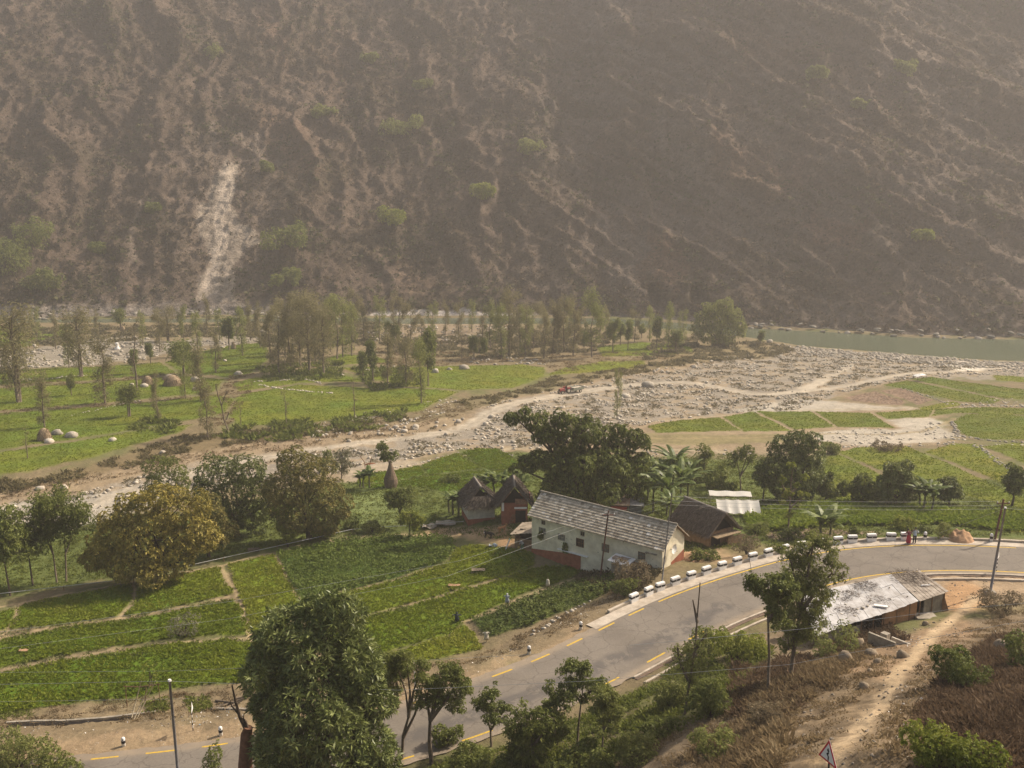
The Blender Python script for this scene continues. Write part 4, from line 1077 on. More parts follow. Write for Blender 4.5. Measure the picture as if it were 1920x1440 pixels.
weeds("grove_undergrowth", [[(480,690),(640,680),(640,712),(500,716)], [(660,690),(760,690),(800,720),(700,735)], [(250,790),(340,790),(330,815),(240,810)], [(440,800),(640,780),(760,770),(740,800),(520,830),(400,820)]], 2.2, 1.1, wgreen, "undergrowth at the foot of the brown grove and bank", "undergrowth", 6, .13, 12, -.1, 6)
weeds("house_scrub", [[(1090,1062),(1200,1058),(1240,1072),(1190,1110),(1120,1108),(1080,1085)]], 26, .5, foliage("house_scrub", (.06, .055, .025), (.12, .10, .05), (.2, .16, .08), .25, .9), "brown weeds in front of the white house", "weeds", 6, .09, 13, -.3, 2)

# ---- stones
_ico = None
def ico(sub, seed, flat=.62, rough=.34):
    bm = bmesh.new(); bmesh.ops.create_icosphere(bm, subdivisions=sub, radius=1)
    rr = np.random.default_rng(seed)
    co = np.array([v.co[:] for v in bm.verts]); f = np.array([[v.index for v in p.verts] for p in bm.faces]); bm.free()
    ax = rr.normal(size=(5, 3)); ax /= np.linalg.norm(ax, axis=1)[:, None]
    for a in ax:                                  # knock flat facets off
        lim = .55 + .3 * rr.random(); dd = co @ a
        co = co - np.maximum(dd - lim, 0)[:, None] * a * .8
    co *= (1 + rough * .5 * rr.normal(size=(len(co), 1)) * .5)
    co *= np.array([1, .75 + .3 * rr.random(), flat])
    return co, f
stonem, nt, out = newmat("river_stone")
oi = N(nt, "ShaderNodeObjectInfo"); geo = N(nt, "ShaderNodeNewGeometry")
n_ = noise_node(nt, 2.5, 5, .65, geo.outputs["Position"])
r1 = ramp(nt, n_.outputs[0], [(.3, (.29, .26, .21)), (.6, (.52, .475, .40))])
r2 = ramp(nt, oi.outputs["Random"], [(0, (.72, .70, .68)), (1, (1.15, 1.12, 1.08))])
b = principled(nt, out, .95, .1); nt.links.new(mixc(nt, 1, r1.outputs[0], r2.outputs[0], 'MULTIPLY'), b.inputs["Base Color"])
graym = plain("grey_slope_rock", (.26, .22, .17), .95, .35, 1.5, .6, coord="Object")
def stones_stuff(name, polys, dens_, smin, smax, lab, mat, thr=-.2, seed=1, worldp=False):
    X, Y = [], []
    for poly in polys:
        x, y, d = pts_in(poly if worldp else wl(poly), dens_, 0)
        k = fbm(x / 9 + seed * 5, y / 5, 4) + .35 * fbm(x / 2.2, y / 1.6 + seed, 2) > thr + .3 * G.random(len(x)) - .15
        X.append(x[k]); Y.append(y[k])
    x = np.concatenate(X); y = np.concatenate(Y); kt = off_track(x, y); x, y = x[kt], y[kt]; n = len(x)
    co, f = ico(1, seed)
    if len(x) > 6000: 
        bm = bmesh.new(); bmesh.ops.create_icosphere(bm, subdivisions=1, radius=1); bm.free()
        co = np.array([(1,0,0),(0,1,0),(-1,0,0),(0,-1,0),(.6,.6,.7),(-.6,.5,.75),(-.5,-.6,.7),(.6,-.5,.6),(0,0,-1.)]) * np.array([1,.85,.7])
        f = np.array([(0,1,4),(1,5,4),(1,2,5),(2,6,5),(2,3,6),(3,7,6),(3,0,7),(0,4,7),(4,5,6),(4,6,7),(1,0,8),(2,1,8),(3,2,8),(0,3,8)])
    s = smin + (smax - smin) * G.random(n) ** 3.5
    th = G.random(n) * 6.283; ca, sa = np.cos(th), np.sin(th)
    a1 = .7 + .6 * G.random(n); a2 = .7 + .5 * G.random(n)
    V = co[None] * s[:, None, None] * np.stack([np.ones(n), a1, a2], 1)[:, None, :]
    V += G.normal(size=V.shape) * (s * .12)[:, None, None]
    vx = V[..., 0] * ca[:, None] - V[..., 1] * sa[:, None]; vy = V[..., 0] * sa[:, None] + V[..., 1] * ca[:, None]
    z = ground(x, y) + s * .15
    V = np.stack([vx + x[:, None], vy + y[:, None], V[..., 2] + z[:, None]], 2).reshape(-1, 3)
    F = (f[None] + (np.arange(n) * len(co))[:, None, None]).reshape(-1, 3)
    o = link(name, npmesh(name, V, F), mat); tag(o, lab, "stones", kind="stuff"); return o
PALE = [(-60,955),(150,925),(260,895),(400,866),(500,852),(620,838),(740,820),(860,796),(905,765),(960,748),(1060,722),(1200,700),(1330,676),(1480,650),(1540,655),(1700,664),(1920,680),(2000,690),(2000,700),(1850,706),(1700,712),(1620,728),(1540,745),(1500,768),(1350,778),(1210,796),(1180,830),(1000,842),(870,842),(740,868),(560,895),(350,925),(250,955),(150,985),(0,1000),(-60,1010)]
stones_stuff("stream_bed_stones", [PALE], 3.0, .06, .5, "countless pale stones covering the dry stream bed", stonem, .12, 1)
stones_stuff("river_edge_stones", [[(1440,645),(1480,648),(1560,656),(1700,666),(1920,680),(2000,688),(2000,700),(1900,692),(1760,684),(1640,676),(1500,664)]], 2.5, .2, .9, "band of pale stones along the river edge", stonem, -.3, 2)
stones_stuff("plain_stones", [[(-60,650),(60,655),(140,640),(230,628),(300,640),(420,640),(500,620),(500,640),(300,668),(180,688),(60,690),(-60,695)], [(560,620),(760,610),(960,612),(960,640),(760,650)], [(880,672),(960,672),(1040,672),(1040,684),(880,684)], [(640,700),(740,682),(740,692),(640,712)]], .8, .15, .8, "pale stones scattered on the dry river plain", stonem, .0, 3)
stones_stuff("patch_stones", [[(1500,818),(1600,803),(1690,806),(1760,792),(1780,812),(1830,828),(1920,832),(1920,838),(1800,836),(1700,838),(1560,846),(1500,842)], [(1760,752),(1920,745),(1920,762),(1800,766)], [(1200,846),(1300,842),(1420,846),(1400,856),(1210,860)], [(560,795),(860,745),(870,760),(760,800),(600,830)]], 1.6, .08, .4, "small stones on the bare patches between the green plots", stonem, -.1, 4)
stones_stuff("slope_stones", [[(1400,1440),(1500,1300),(1620,1240),(1700,1180),(1860,1130),(2000,1120),(2000,1200),(1840,1210),(1760,1260),(1740,1340),(1730,1440),(1700,1600),(1400,1600)], [(1560,1100),(1740,1080),(1960,1080),(1960,1120),(1780,1140)]], 7, .02, .13, "small stones littering the dirt slope beside the foot path", graym, .0, 5)
stones_stuff("verge_stones", [[(0,1370),(200,1350),(480,1320),(760,1270),(900,1232),(1100,1150),(1120,1165),(1000,1215),(800,1290),(480,1370),(0,1420)]], 5, .02, .10, "small stones on the dusty verge of the road", graym, .1, 6)
# stone rows along the terraces
def stone_row(line, lab, smin=.15, smax=.45, per=2.2, width=.5, name="stone_wall"):
    w = resample(chaikin(wl(line), 1), 1.0 / per)
    poly_n = len(w)
    x = w[:, 0] + G.normal(size=poly_n) * width * .5; y = w[:, 1] + G.normal(size=poly_n) * width * .5
    z = ground(x, y); V = []; F = []; b0 = 0
    for i in range(poly_n):
        co, f = ico(1, 100 + i % 17); s = smin + (smax - smin) * G.random()
        th = G.random() * 6.28; c, s_ = math.cos(th), math.sin(th)
        q = co * s; q = np.stack([q[:, 0] * c - q[:, 1] * s_ + x[i], q[:, 0] * s_ + q[:, 1] * c + y[i], q[:, 2] + z[i] + s * .2], 1)
        V.append(q); F.append(f + b0); b0 += len(co)
    me = npmesh(name, np.concatenate(V), np.concatenate(F))
    tag(link(name, me, stonem), lab, "stone wall", "low dry stone walls between the plots", "thing")
for line, lab, a, b_, p in [
    ([(480,716),(530,714),(580,712),(600,720)], "low stone wall on the far side of the bare ring of soil", .25, .5, 1.6),
    ([(486,722),(520,728),(560,734),(620,738)], "low stone wall on the near side of the bare ring of soil", .25, .5, 1.6),
    ([(1786,792),(1790,805),(1800,818),(1840,826),(1920,830)], "stone wall curving round the oval field", .2, .45, 1.8),
    ([(1834,836),(1860,858),(1900,885),(1925,900)], "stone wall running down below the oval field", .2, .45, 1.8),
    ([(1690,728),(1760,750),(1775,758)], "stone wall beside the ploughed brown plots", .15, .35, 1.8),
    ([(1780,758),(1860,760),(1925,764)], "stone wall above the narrow green strip", .2, .45, 1.8),
    ([(1500,664),(1340,780)], None, 0, 0, 0),
    ([(870,842),(905,838),(935,840),(960,855)], "stone edging on top of the green plot left of the large tree", .15, .3, 2),
    ([(740,878),(800,866),(868,848)], "stone edging along the stream bank above the green plots", .15, .3, 2),
    ([(1000,1190),(1040,1165),(1085,1138),(1100,1130)], "row of rough stones edging the potato patch", .12, .28, 3),
    ([(0,712),(80,712),(130,706),(160,705)], "stone wall on the left terrace under the tall brown trees", .25, .5, 1.5),
    ([(0,688),(90,682),(170,660)], "stone wall below the stony strip at the far left", .25, .55, 1.5),
    ([(130,780),(200,765),(260,752)], "stones along the terrace edge left of the lone round tree", .2, .4, 1.0)]:
    if lab: stone_row(line, lab, a, b_, p)

# single boulders one can point at, then the larger ones of the bed
bvar = []
for k in range(7):
    co, f = ico(2, 300 + k, .7, .30); bvar.append(npmesh("boulder", co, f, False))
    bvar[-1].materials.append(stonem)
tanm = plain("tan_slope_rock", (.27, .215, .15), .95, .4, 1.6, .6, coord="Object")
btan = []
for k in range(7):
    co, f = ico(2, 700 + k, .75, .24); btan.append(npmesh("slope_boulder", co, f)); btan[-1].materials.append(tanm)
def boulder(px, py, wpx, lab, grp="white boulders", k=None):
    p = P3(px, py); s = wpx / mpp(p) / 2
    o = link("boulder", (btan if py > 1150 else bvar)[(k if k is not None else random.randrange(7)) % 7]); o.location = p + Vector((0, 0, s * .25))
    o.scale = (s, s * .9, s * (.9 + .3 * random.random())); o.rotation_euler = (0, 0, random.random() * 6.28)
    return tag(o, lab, "boulder", grp)
for px, py, w_, lab in [
    (135, 820, 27, "large pale boulder, the right one beside the tree with the hay bundle"), (108, 815, 24, "large pale boulder just behind the tree with the hay bundle"),
    (92, 830, 20, "grey boulder at the very foot of the tree with the hay bundle"), (212, 827, 16, "flat pale boulder in the grass right of the hay bundle tree"),
    (447, 703, 17, "lone white boulder on the green terrace near the leafless grove"), (366, 716, 20, "white boulder beside the thatch-like hay mound, right of it"), (365, 732, 12, "small pale boulder under the brown tree with the wide crown"),
    (248, 725, 15, "left boulder of the row on the terrace beside the thin bare tree"), (270, 726, 17, "right boulder of the row on the terrace beside the thin bare tree"),
    (75, 918, 18, "pale boulder on the sandy bank, left of a pair at the far left"), (120, 917, 19, "pale boulder on the sandy bank, right of a pair at the far left"),
    (860, 793, 15, "round white boulder just left of the bend in the tractor track"), (780, 803, 17, "white boulder in the stream bed below the brown scrub, rightmost of three"),
    (742, 803, 13, "white boulder in the stream bed below the brown scrub, middle of three"), (758, 810, 15, "white boulder in the stream bed below the brown scrub, lowest of three"),
    (1215, 725, 26, "largest boulder of the stream bed, right of the tractor"), (1173, 745, 20, "long tilted boulder right of the bare dead tree in the stream bed"),
    (1303, 690, 13, "pale boulder above the track right of the tractor"), (870, 692, 22, "flat boulder at the edge of the green terrace, centre of the valley"),
    (842, 694, 13, "boulder among the rocks beside the slender green tree"), (817, 699, 18, "rock heap stone beside the slender green tree"),
    (1443, 643, 14, "boulder standing at the river edge beside the small dark bush"), (922, 782, 16, "boulder right of the bend of the track, left of the spreading tree"), (910, 797, 13, "boulder touching the near edge of the track at its bend"), (305, 851, 14, "small pale boulder below the left green terrace"),
    (1620, 1290, 24, "tan rock lying on the dirt slope right of the brown scrub"), (1634, 1228, 26, "grey rock on top of the heap beside the concrete trough"), (1610, 1215, 34, "tall jagged rock left of the concrete trough"), (1645, 1243, 22, "pale rock with a sharp edge below the concrete trough"),
    (1694, 1232, 30, "rounded tan rock right of the concrete trough"), (1588, 1242, 40, "flat slab of rock sunk in the scrub left of the trough"), (1630, 1260, 16, "small tan rock in the dirt under the trough heap"), (1875, 1218, 44, "wide tan rock at the right edge of the slope"),
    (1735, 1172, 14, "white stone between the tin stalls and the foot path"), (1750, 1404, 10, "dark grey stone at the edge of the foot path near the road sign")]:
    boulder(px, py, w_, lab)
bb = 0
gg = np.random.default_rng(5)
wP = wl(PALE); 
cand = []
while bb < 150:
    poly = [PALE, [(560,812),(700,795),(860,765),(900,760),(860,800),(740,822),(600,838)], [(700,790),(800,780),(800,800),(700,815)]][0 if bb < 95 else (1 if bb < 135 else 2)]
    xs = [q[0] for q in poly]; ys = [q[1] for q in poly]
    px, py = gg.uniform(min(xs), max(xs)), gg.uniform(min(ys), max(ys))
    if polysd(poly, np.array([px]), np.array([py]))[0] < 2: continue
    if fbm(np.array([px / 60.]), np.array([py / 14.]), 2)[0] < -.05: continue
    boulder(px, py, gg.uniform(4, 11) * (py / 800) ** 1.5, "pale rounded boulder among the stones of the dry stream bed", "boulders of the dry stream bed"); bb += 1
for k in range(45):
    px, py = gg.uniform(0, 460), gg.uniform(640, 690)
    boulder(px, py, gg.uniform(4, 9), "pale boulder on the stony strip at the far left of the river plain", "boulders of the stony strip")
# far bank rocks
rockm2 = plain("bank_rock", (.25, .225, .185), .95, .4, 1.5, coord="Object")
brk = []
for k in range(7):
    co, f = ico(2, 500 + k, .6, .2); brk.append(npmesh("bank_boulder", co, f)); brk[-1].materials.append(rockm2)
for k in range(130):
    px = gg.uniform(0, 660) if k < 70 else gg.uniform(1340, 1920)
    X, s_ = mhit(px, 0)if False else (0, 0)
    Yb = 0
    X = (px - 960) / FPX * 395 * (1 if px < 1000 else .93); Y = footY(X) - 1.0 + gg.uniform(0, 6)
    s = gg.uniform(.45, 1.3)
    o = link("boulder", brk[k % 7]); o.location = (X, Y, RIVZ + .2 + max(0, (Y - footY(X))) * .5); o.scale = (s * 1.4, s, s * .8); o.rotation_euler = (.2, .3 * gg.random(), gg.random() * 6)
    tag(o, "grey boulder in the line of rocks on the far river bank", "boulder", "rocks on the far river bank")

# ================================================================ TREES
barkm = plain("bark_grey", (.16, .125, .09), .95, .4, 4, .5)
barkd = plain("bark_dark", (.085, .062, .045), .95, .4, 4, .5)
barkr = plain("bark_reddish", (.20, .10, .06), .95, .4, 2.5, .7)
fol = {
 'mango': foliage("mango_leaves", (.05, .072, .018), (.13, .16, .042), (.29, .32, .11), .22, .38),
 'mangodark': foliage("dark_mango_leaves", (.055, .075, .02), (.13, .155, .04), (.23, .25, .08), .28, .5),
 'flower': foliage("flowering_mango_leaves", (.075, .085, .02), (.25, .215, .045), (.46, .37, .095), .25, .6),
 'orange': foliage("orange_mango_leaves", (.06, .075, .02), (.155, .15, .04), (.28, .235, .07), .25, .6),
 'green': foliage("green_leaves", (.085, .105, .022), (.17, .195, .045), (.27, .29, .08), .4, .6),
 'bright': foliage("bright_leaves", (.11, .14, .02), (.21, .24, .035), (.33, .34, .07), .4, .6),
 'deep': foliage("deep_green_leaves", (.06, .08, .018), (.145, .17, .036), (.26, .285, .08), .33, .55),
 'brown': foliage("brown_leaves", (.14, .12, .055), (.225, .20, .095), (.32, .29, .15), .45, .8),
 'olive': foliage("olive_leaves", (.125, .135, .036), (.215, .235, .065), (.32, .33, .11), .42, .7),
 'pale': foliage("pale_leaves", (.14, .14, .08), (.24, .23, .14), (.36, .33, .23), .35, .7),
 'dry': foliage("dry_twig_leaves", (.13, .10, .06), (.21, .165, .10), (.32, .26, .16), .35, .9),
}
def unit(a): return a / (np.linalg.norm(a, axis=-1)[..., None] + 1e-9)
def blob_points(blobs, n, inner=.55, g=G, gap=0.0, soft=False):
    """points through the outer shell of a union of ellipsoids + outward direction"""
    C_ = np.array([b[:3] for b in blobs], float); Rr = np.array([b[3:6] if len(b) >= 6 else (b[3],) * 3 for b in blobs], float)
    area = (Rr[:, 0] * Rr[:, 1] + Rr[:, 1] * Rr[:, 2] + Rr[:, 0] * Rr[:, 2])
    k = g.choice(len(blobs), n * 2, p=area / area.sum())
    d = unit(g.normal(size=(n * 2, 3)))
    r = inner + (1.08 - inner) * g.random(n * 2) ** .5
    if soft:
        k = k[:n]; e = g.normal(size=(n, 3)); return C_[k] + e * Rr[k] * .62, unit(e), k
    lump = 1 + .20 * fbm(d[:, 0] * 2.2 + k * 3.1, d[:, 1] * 2.2 + d[:, 2] * 1.7, 2)
    P = C_[k] + d * Rr[k] * (r * lump)[:, None]
    keep = np.ones(len(P), bool)
    for i in range(len(blobs)):
        q = np.linalg.norm((P - C_[i]) / Rr[i], axis=1)
        keep &= ~((q < .72) & (k != i))
    if gap:
        keep &= noise2(P[:, 0] * 1.1 / max(.5, Rr.mean() * .35) + 5, P[:, 2] * 1.1 / max(.5, Rr.mean() * .35) + P[:, 1] * .7) > -gap + 0 * r if gap < 0 else noise2(P[:, 0] / (Rr.mean() * .35) + 5, P[:, 2] / (Rr.mean() * .35) + P[:, 1] * .7) > gap - .45
    P = P[keep][:n]; d = d[keep][:n]; k = k[keep][:n]
    return P, d, k
def rosettes(P, d, nleaf, L, W, g=G, droop=.35, spread=1.0):
    n = len(P)
    a = unit(np.cross(d, g.normal(size=(n, 3)))); b = np.cross(d, a)
    th = (np.arange(nleaf)[None] / nleaf * 2 * math.pi + g.random((n, 1)) * 6)
    th = th + .5 * g.normal(size=th.shape)
    out_ = .25 + .55 * g.random(th.shape)
    D = unit(a[:, None] * np.cos(th)[..., None] * spread + b[:, None] * np.sin(th)[..., None] * spread + d[:, None] * out_[..., None])
    PP = np.repeat(P, nleaf, 0); DD = D.reshape(-1, 3); m_ = len(PP)
    return leafquads(PP, DD, L * (.7 + .6 * g.random(m_)), W * (.7 + .6 * g.random(m_)) * np.ones(m_), droop)
def crown_mesh(name, blobs, n, L, W, nleaf=6, inner=.5, droop=.3, gap=0.0, up=.35, vb=.0, split=True):
    sub = [] if split else list(blobs)
    for b_ in (blobs if split else []):
        c_ = np.array(b_[:3]); r_ = np.array(b_[3:6]); big = r_.max() > 5 * L or r_.max() > 1.2
        sub.append((*c_, *(r_ * .84)))
        for _ in range(9 if big else 5):
            d_ = unit(G.normal(size=3)); q_ = .30 + .22 * G.random()
            sub.append((*(c_ + d_ * r_ * (.62 + .5 * G.random() ** 2)), *(r_ * q_)))
    blobs = sub
    P, d, k = blob_points(blobs, n, inner, gap=gap, soft=not split)
    d = unit(d + np.array([0, 0, up]) + .35 * G.normal(size=d.shape))
    V, F = rosettes(P, d, nleaf, L, W, droop=droop)
    base = G.random(len(P)) * .55 + .30 * np.clip(fbm(P[:, 0] / 1.1, P[:, 2] / 1.1 + P[:, 1] / 1.3, 2), -.7, .9) + .18 + vb
    v = np.repeat(base, nleaf) + .22 * G.random(len(F))
    return npmesh(name, V, F, False, None, {"v": v})
def limb(mb, a, b, r0, r1, bend=.12, n=6, seg=4):
    a, b = Vector(a), Vector(b); L = (b - a).length
    off = Vector((random.gauss(0, 1), random.gauss(0, 1), random.gauss(0, .5))) * L * bend
    pts = []; rad = []
    for i in range(seg + 1):
        t = i / seg
        pts.append(a.lerp(b, t) + off * math.sin(math.pi * t)); rad.append(r0 + (r1 - r0) * t)
    mb.tube(pts, rad, n)
    return pts
def big_tree(name, base_px, blobs_px, fol_key, n, L, W, nleaf, lab, group=None, bark=barkd, trunk_r=.35, depth=None, inner=.5, droop=.3, gap=0, squash=.9, up=.35, cat="tree", vb=0, flat=1.0, seed=0):
    """blobs given in pixels (px, py, r, dy metres) at the distance of the tree's foot"""
    random.seed(seed + int(base_px[0]))
    p = P3(*base_px); s = 1 / mpp(p)
    ca = .93
    root = empty(name, p); tag(root, lab, cat, group)
    bl = []
    for q in blobs_px:
        px, py, r = q[:3]; dy = q[3] if len(q) > 3 else 0
        sc = s * (1 + dy / (1 / s * .001 + p.y) if False else s * 0 + 1) if False else s
        bl.append(((px - base_px[0]) * sc, dy, (base_px[1] - py) * sc / ca, r * sc, r * sc * 1.0, r * sc * squash))
    o = link("crown", crown_mesh("crown", bl, n, L, W, nleaf, inner, droop, gap, up, vb), fol[fol_key], root)
    mb = MB()
    low = min(b_[2] for b_ in bl)
    fork = Vector((random.gauss(0, .2), 0, max(.8, low * .55)))
    mb.tube([(0, 0, -.6), (0, 0, .1), tuple(fork * .5), tuple(fork)], [trunk_r * 1.5, trunk_r * 1.15, trunk_r, trunk_r * .85], 9)
    for b_ in bl:
        e = Vector(b_[:3]) + Vector((0, 0, b_[5] * .35))
        limb(mb, fork, e, trunk_r * .5, trunk_r * .10, .10)
        for k in range(2):
            dd = Vector((random.gauss(0, 1), random.gauss(0, 1), random.gauss(.4, .6))).normalized()
            limb(mb, Vector(b_[:3]), Vector(b_[:3]) + Vector((dd.x * b_[3], dd.y * b_[4], dd.z * b_[5])) * .9, trunk_r * .2, .02, .1, 5, 3)
    mb.build("trunk", bark, root, True)
    return root

# the near mango and its neighbours
big_tree("mango_tree", (600, 1500), [(604,1252,84,-.2),(614,1330,98,-.2),(612,1412,100,-.3),(572,1196,66,.1),(628,1194,62,.1),(540,1245,54,-.3),(662,1245,56,.3),(690,1320,44,.2),(530,1310,46,-.2),(535,1400,48,-.2),(700,1405,46,.2),(620,1160,34,0),(600,1470,90,-.4),(640,1370,70,-1.4),(565,1360,64,-1.4),(600,1290,66,-1.4)],
         'mango', 8600, .46, .052, 9, "big dense mango tree with pointed leaf rosettes in front of the road", trunk_r=.5, inner=.5, droop=.08)
big_tree("mango_tree", (745, 1330), [(722, 1245, 26), (752, 1250, 24), (700, 1262, 24), (738, 1282, 20)], 'deep', 700, .3, .045, 8, "dark leafy tree half hidden behind the big near mango, on its right side", trunk_r=.14)

def stemmy(base_px, stems, blobs_px, fol_key, n, L, W, lab, r=.10, name="roadside_tree", nleaf=6, gap=.14, squash=.8, group="trees along the near side of the road", inner=.2, bark=barkm, up=.2, droop=.35, cat="tree"):
    random.seed(int(base_px[0]) * 7)
    p = P3(*base_px); s = 1 / mpp(p); ca = .9
    root = empty(name, p); tag(root, lab, cat, group)
    W3 = lambda q: Vector(((q[0] - base_px[0]) * s, (q[2] if len(q) > 2 else 0), (base_px[1] - q[1]) * s / ca))
    mb = MB()
    for st in stems:
        pts = [W3(q) for q in st]; m_ = len(pts)
        pts[0].z -= .4 if (Vector(pts[0]).length < .6) else 0
        mb.tube(pts, [r * (1 - .7 * i / (m_ - 1)) for i in range(m_)], 7)
    bl = []
    for q in blobs_px:
        rr_ = q[2] * s; dy = q[3] if len(q) > 3 else random.gauss(0, .3)
        c_ = Vector(((q[0] - base_px[0]) * s, dy, (base_px[1] - q[1]) * s / ca))
        near = min((W3(z) for st in stems for z in st[len(st) // 2:]), key=lambda z: (z - c_).length)
        limb(mb, near, c_, r * .3, .03, .08, 5, 3)
        for k in range(max(5, int(5 + rr_ * 7))):
            dd = Vector((random.gauss(0, 1), random.gauss(0, 1), random.gauss(.25, .8))).normalized() * rr_ * random.uniform(.35, 1.25)
            e = c_ + dd; limb(mb, c_, e, r * .14, .007, .12, 4, 2)
            cr = rr_ * random.uniform(.20, .38)
            bl.append((e.x, e.y, e.z, cr * 1.15, cr * 1.15, cr * .75))
    mb.build("trunk", bark, root, True)
    if n:
        link("crown", crown_mesh("crown", bl, n, L, W, nleaf, .0, droop, 0, up, 0, False), fol[fol_key], root)
    return root
stemmy((753, 1425), [[(753,1425),(757,1380),(768,1345),(764,1300),(752,1262)], [(768,1345),(778,1300),(790,1265)], [(768,1345),(772,1300),(768,1258)], [(757,1385),(780,1340),(795,1290)]],
       [(745,1250,20),(765,1240,20),(785,1256,19),(800,1270,14),(735,1272,14)], 'green', 1054, 0.18, 0.040, "slender many-stemmed tree with bare grey stems, right of the big near mango", .13)
stemmy((810, 1432), [[(810,1432),(806,1390),(808,1352),(802,1310),(812,1280)], [(808,1352),(830,1325),(850,1300)], [(808,1352),(826,1300),(835,1275)]],
       [(815,1290,24),(842,1280,26),(865,1300,22),(800,1318,20),(835,1318,22),(860,1325,15),(850,1262,15)], 'green', 2125, 0.18, 0.040, "forked tree with a thick bent trunk and round feathery crown against the road", .17)
stemmy((922, 1400), [[(922,1400),(920,1370),(912,1340),(925,1310)], [(920,1370),(940,1340),(952,1325)]], [(912,1310,20),(930,1325,20),(950,1335,16),(900,1325,14),(925,1295,12)], 'deep', 1054, 0.16, 0.040, "small dark leaning tree left of the road's near dashes", .10)
stemmy((1000, 1445), [[(1000,1445),(1000,1400),(990,1360)], [(1000,1400),(1020,1370),(1040,1350)]], [(985,1350,28),(1015,1365,28),(960,1370,24),(1000,1395,34),(1040,1385,26),(975,1400,26),(1010,1330,14)], 'green', 2890, 0.16, 0.040, "bushy low tree in the middle of the bottom edge", .10)
stemmy((1082, 1402), [[(1082,1402),(1084,1360),(1088,1320),(1092,1285)], [(1088,1320),(1070,1290)], [(1088,1320),(1110,1292)]], [(1070,1270,22),(1095,1262,20),(1112,1280,20),(1080,1290,18),(1060,1285,14),(1100,1300,14)], 'deep', 1530, 0.16, 0.040, "tall thin trunked tree with a dark flat crown at the brick ditch", .09)
stemmy((1045, 1400), [[(1045,1400),(1045,1350),(1040,1310)]], [(1038,1300,20),(1050,1320,20),(1030,1330,16),(1045,1345,18)], 'deep', 884, 0.16, 0.040, "dark small tree just left of the thin trunked one at the ditch", .08)
stemmy((1128, 1420), [[(1128,1420),(1130,1370),(1128,1320)], [(1130,1370),(1145,1340)]], [(1128,1300,22),(1140,1325,22),(1118,1325,16),(1135,1350,20),(1150,1345,14)], 'olive', 1088, 0.16, 0.040, "brownish tree with see-through crown right of the thin trunked one", .08)
stemmy((1283, 1340), [[(1283,1340),(1290,1280),(1298,1220),(1300,1150),(1302,1100)], [(1290,1280),(1270,1240),(1265,1215)], [(1298,1220),(1318,1190)], [(1300,1170),(1290,1130)]], [(1290,1235,26),(1275,1260,22),(1305,1210,20),(1300,1280,22),(1270,1225,14),(1320,1200,12)], 'olive', 884, 0.13, 0.028, "tall half bare tree with upright twigs in front of the road bend", .11, gap=.25)
stemmy((1482, 1268), [[(1482,1268),(1486,1210),(1492,1150),(1500,1090),(1508,1030)], [(1486,1210),(1470,1160),(1455,1120)], [(1492,1150),(1520,1110),(1545,1080)], [(1492,1150),(1480,1100),(1470,1060)]],
       [(1500,1050,30),(1525,1030,22),(1470,1060,22),(1540,1060,20),(1495,1085,34),(1530,1095,26),(1465,1100,24),(1500,1125,34),(1535,1130,20),(1480,1155,30),(1515,1160,26),(1500,1190,24),(1470,1185,20),(1545,1040,12),(1560,1080,10),(1475,1215,16),(1520,1018,12)],
       'olive', 5100, 0.16, 0.034, "tallest airy tree overlapping the road bend and the tin roof", .17, gap=.12)
stemmy((1440, 1300), [[(1440,1300),(1438,1230),(1432,1170),(1430,1130)], [(1432,1170),(1450,1130)]], [(1430,1110,26),(1450,1098,22),(1412,1112,18),(1450,1130,22),(1465,1115,18),(1440,1150,16),(1455,1165,18)], 'deep', 2380, 0.16, 0.040, "dark round topped tree left of the tallest airy tree, in front of the road", .12)

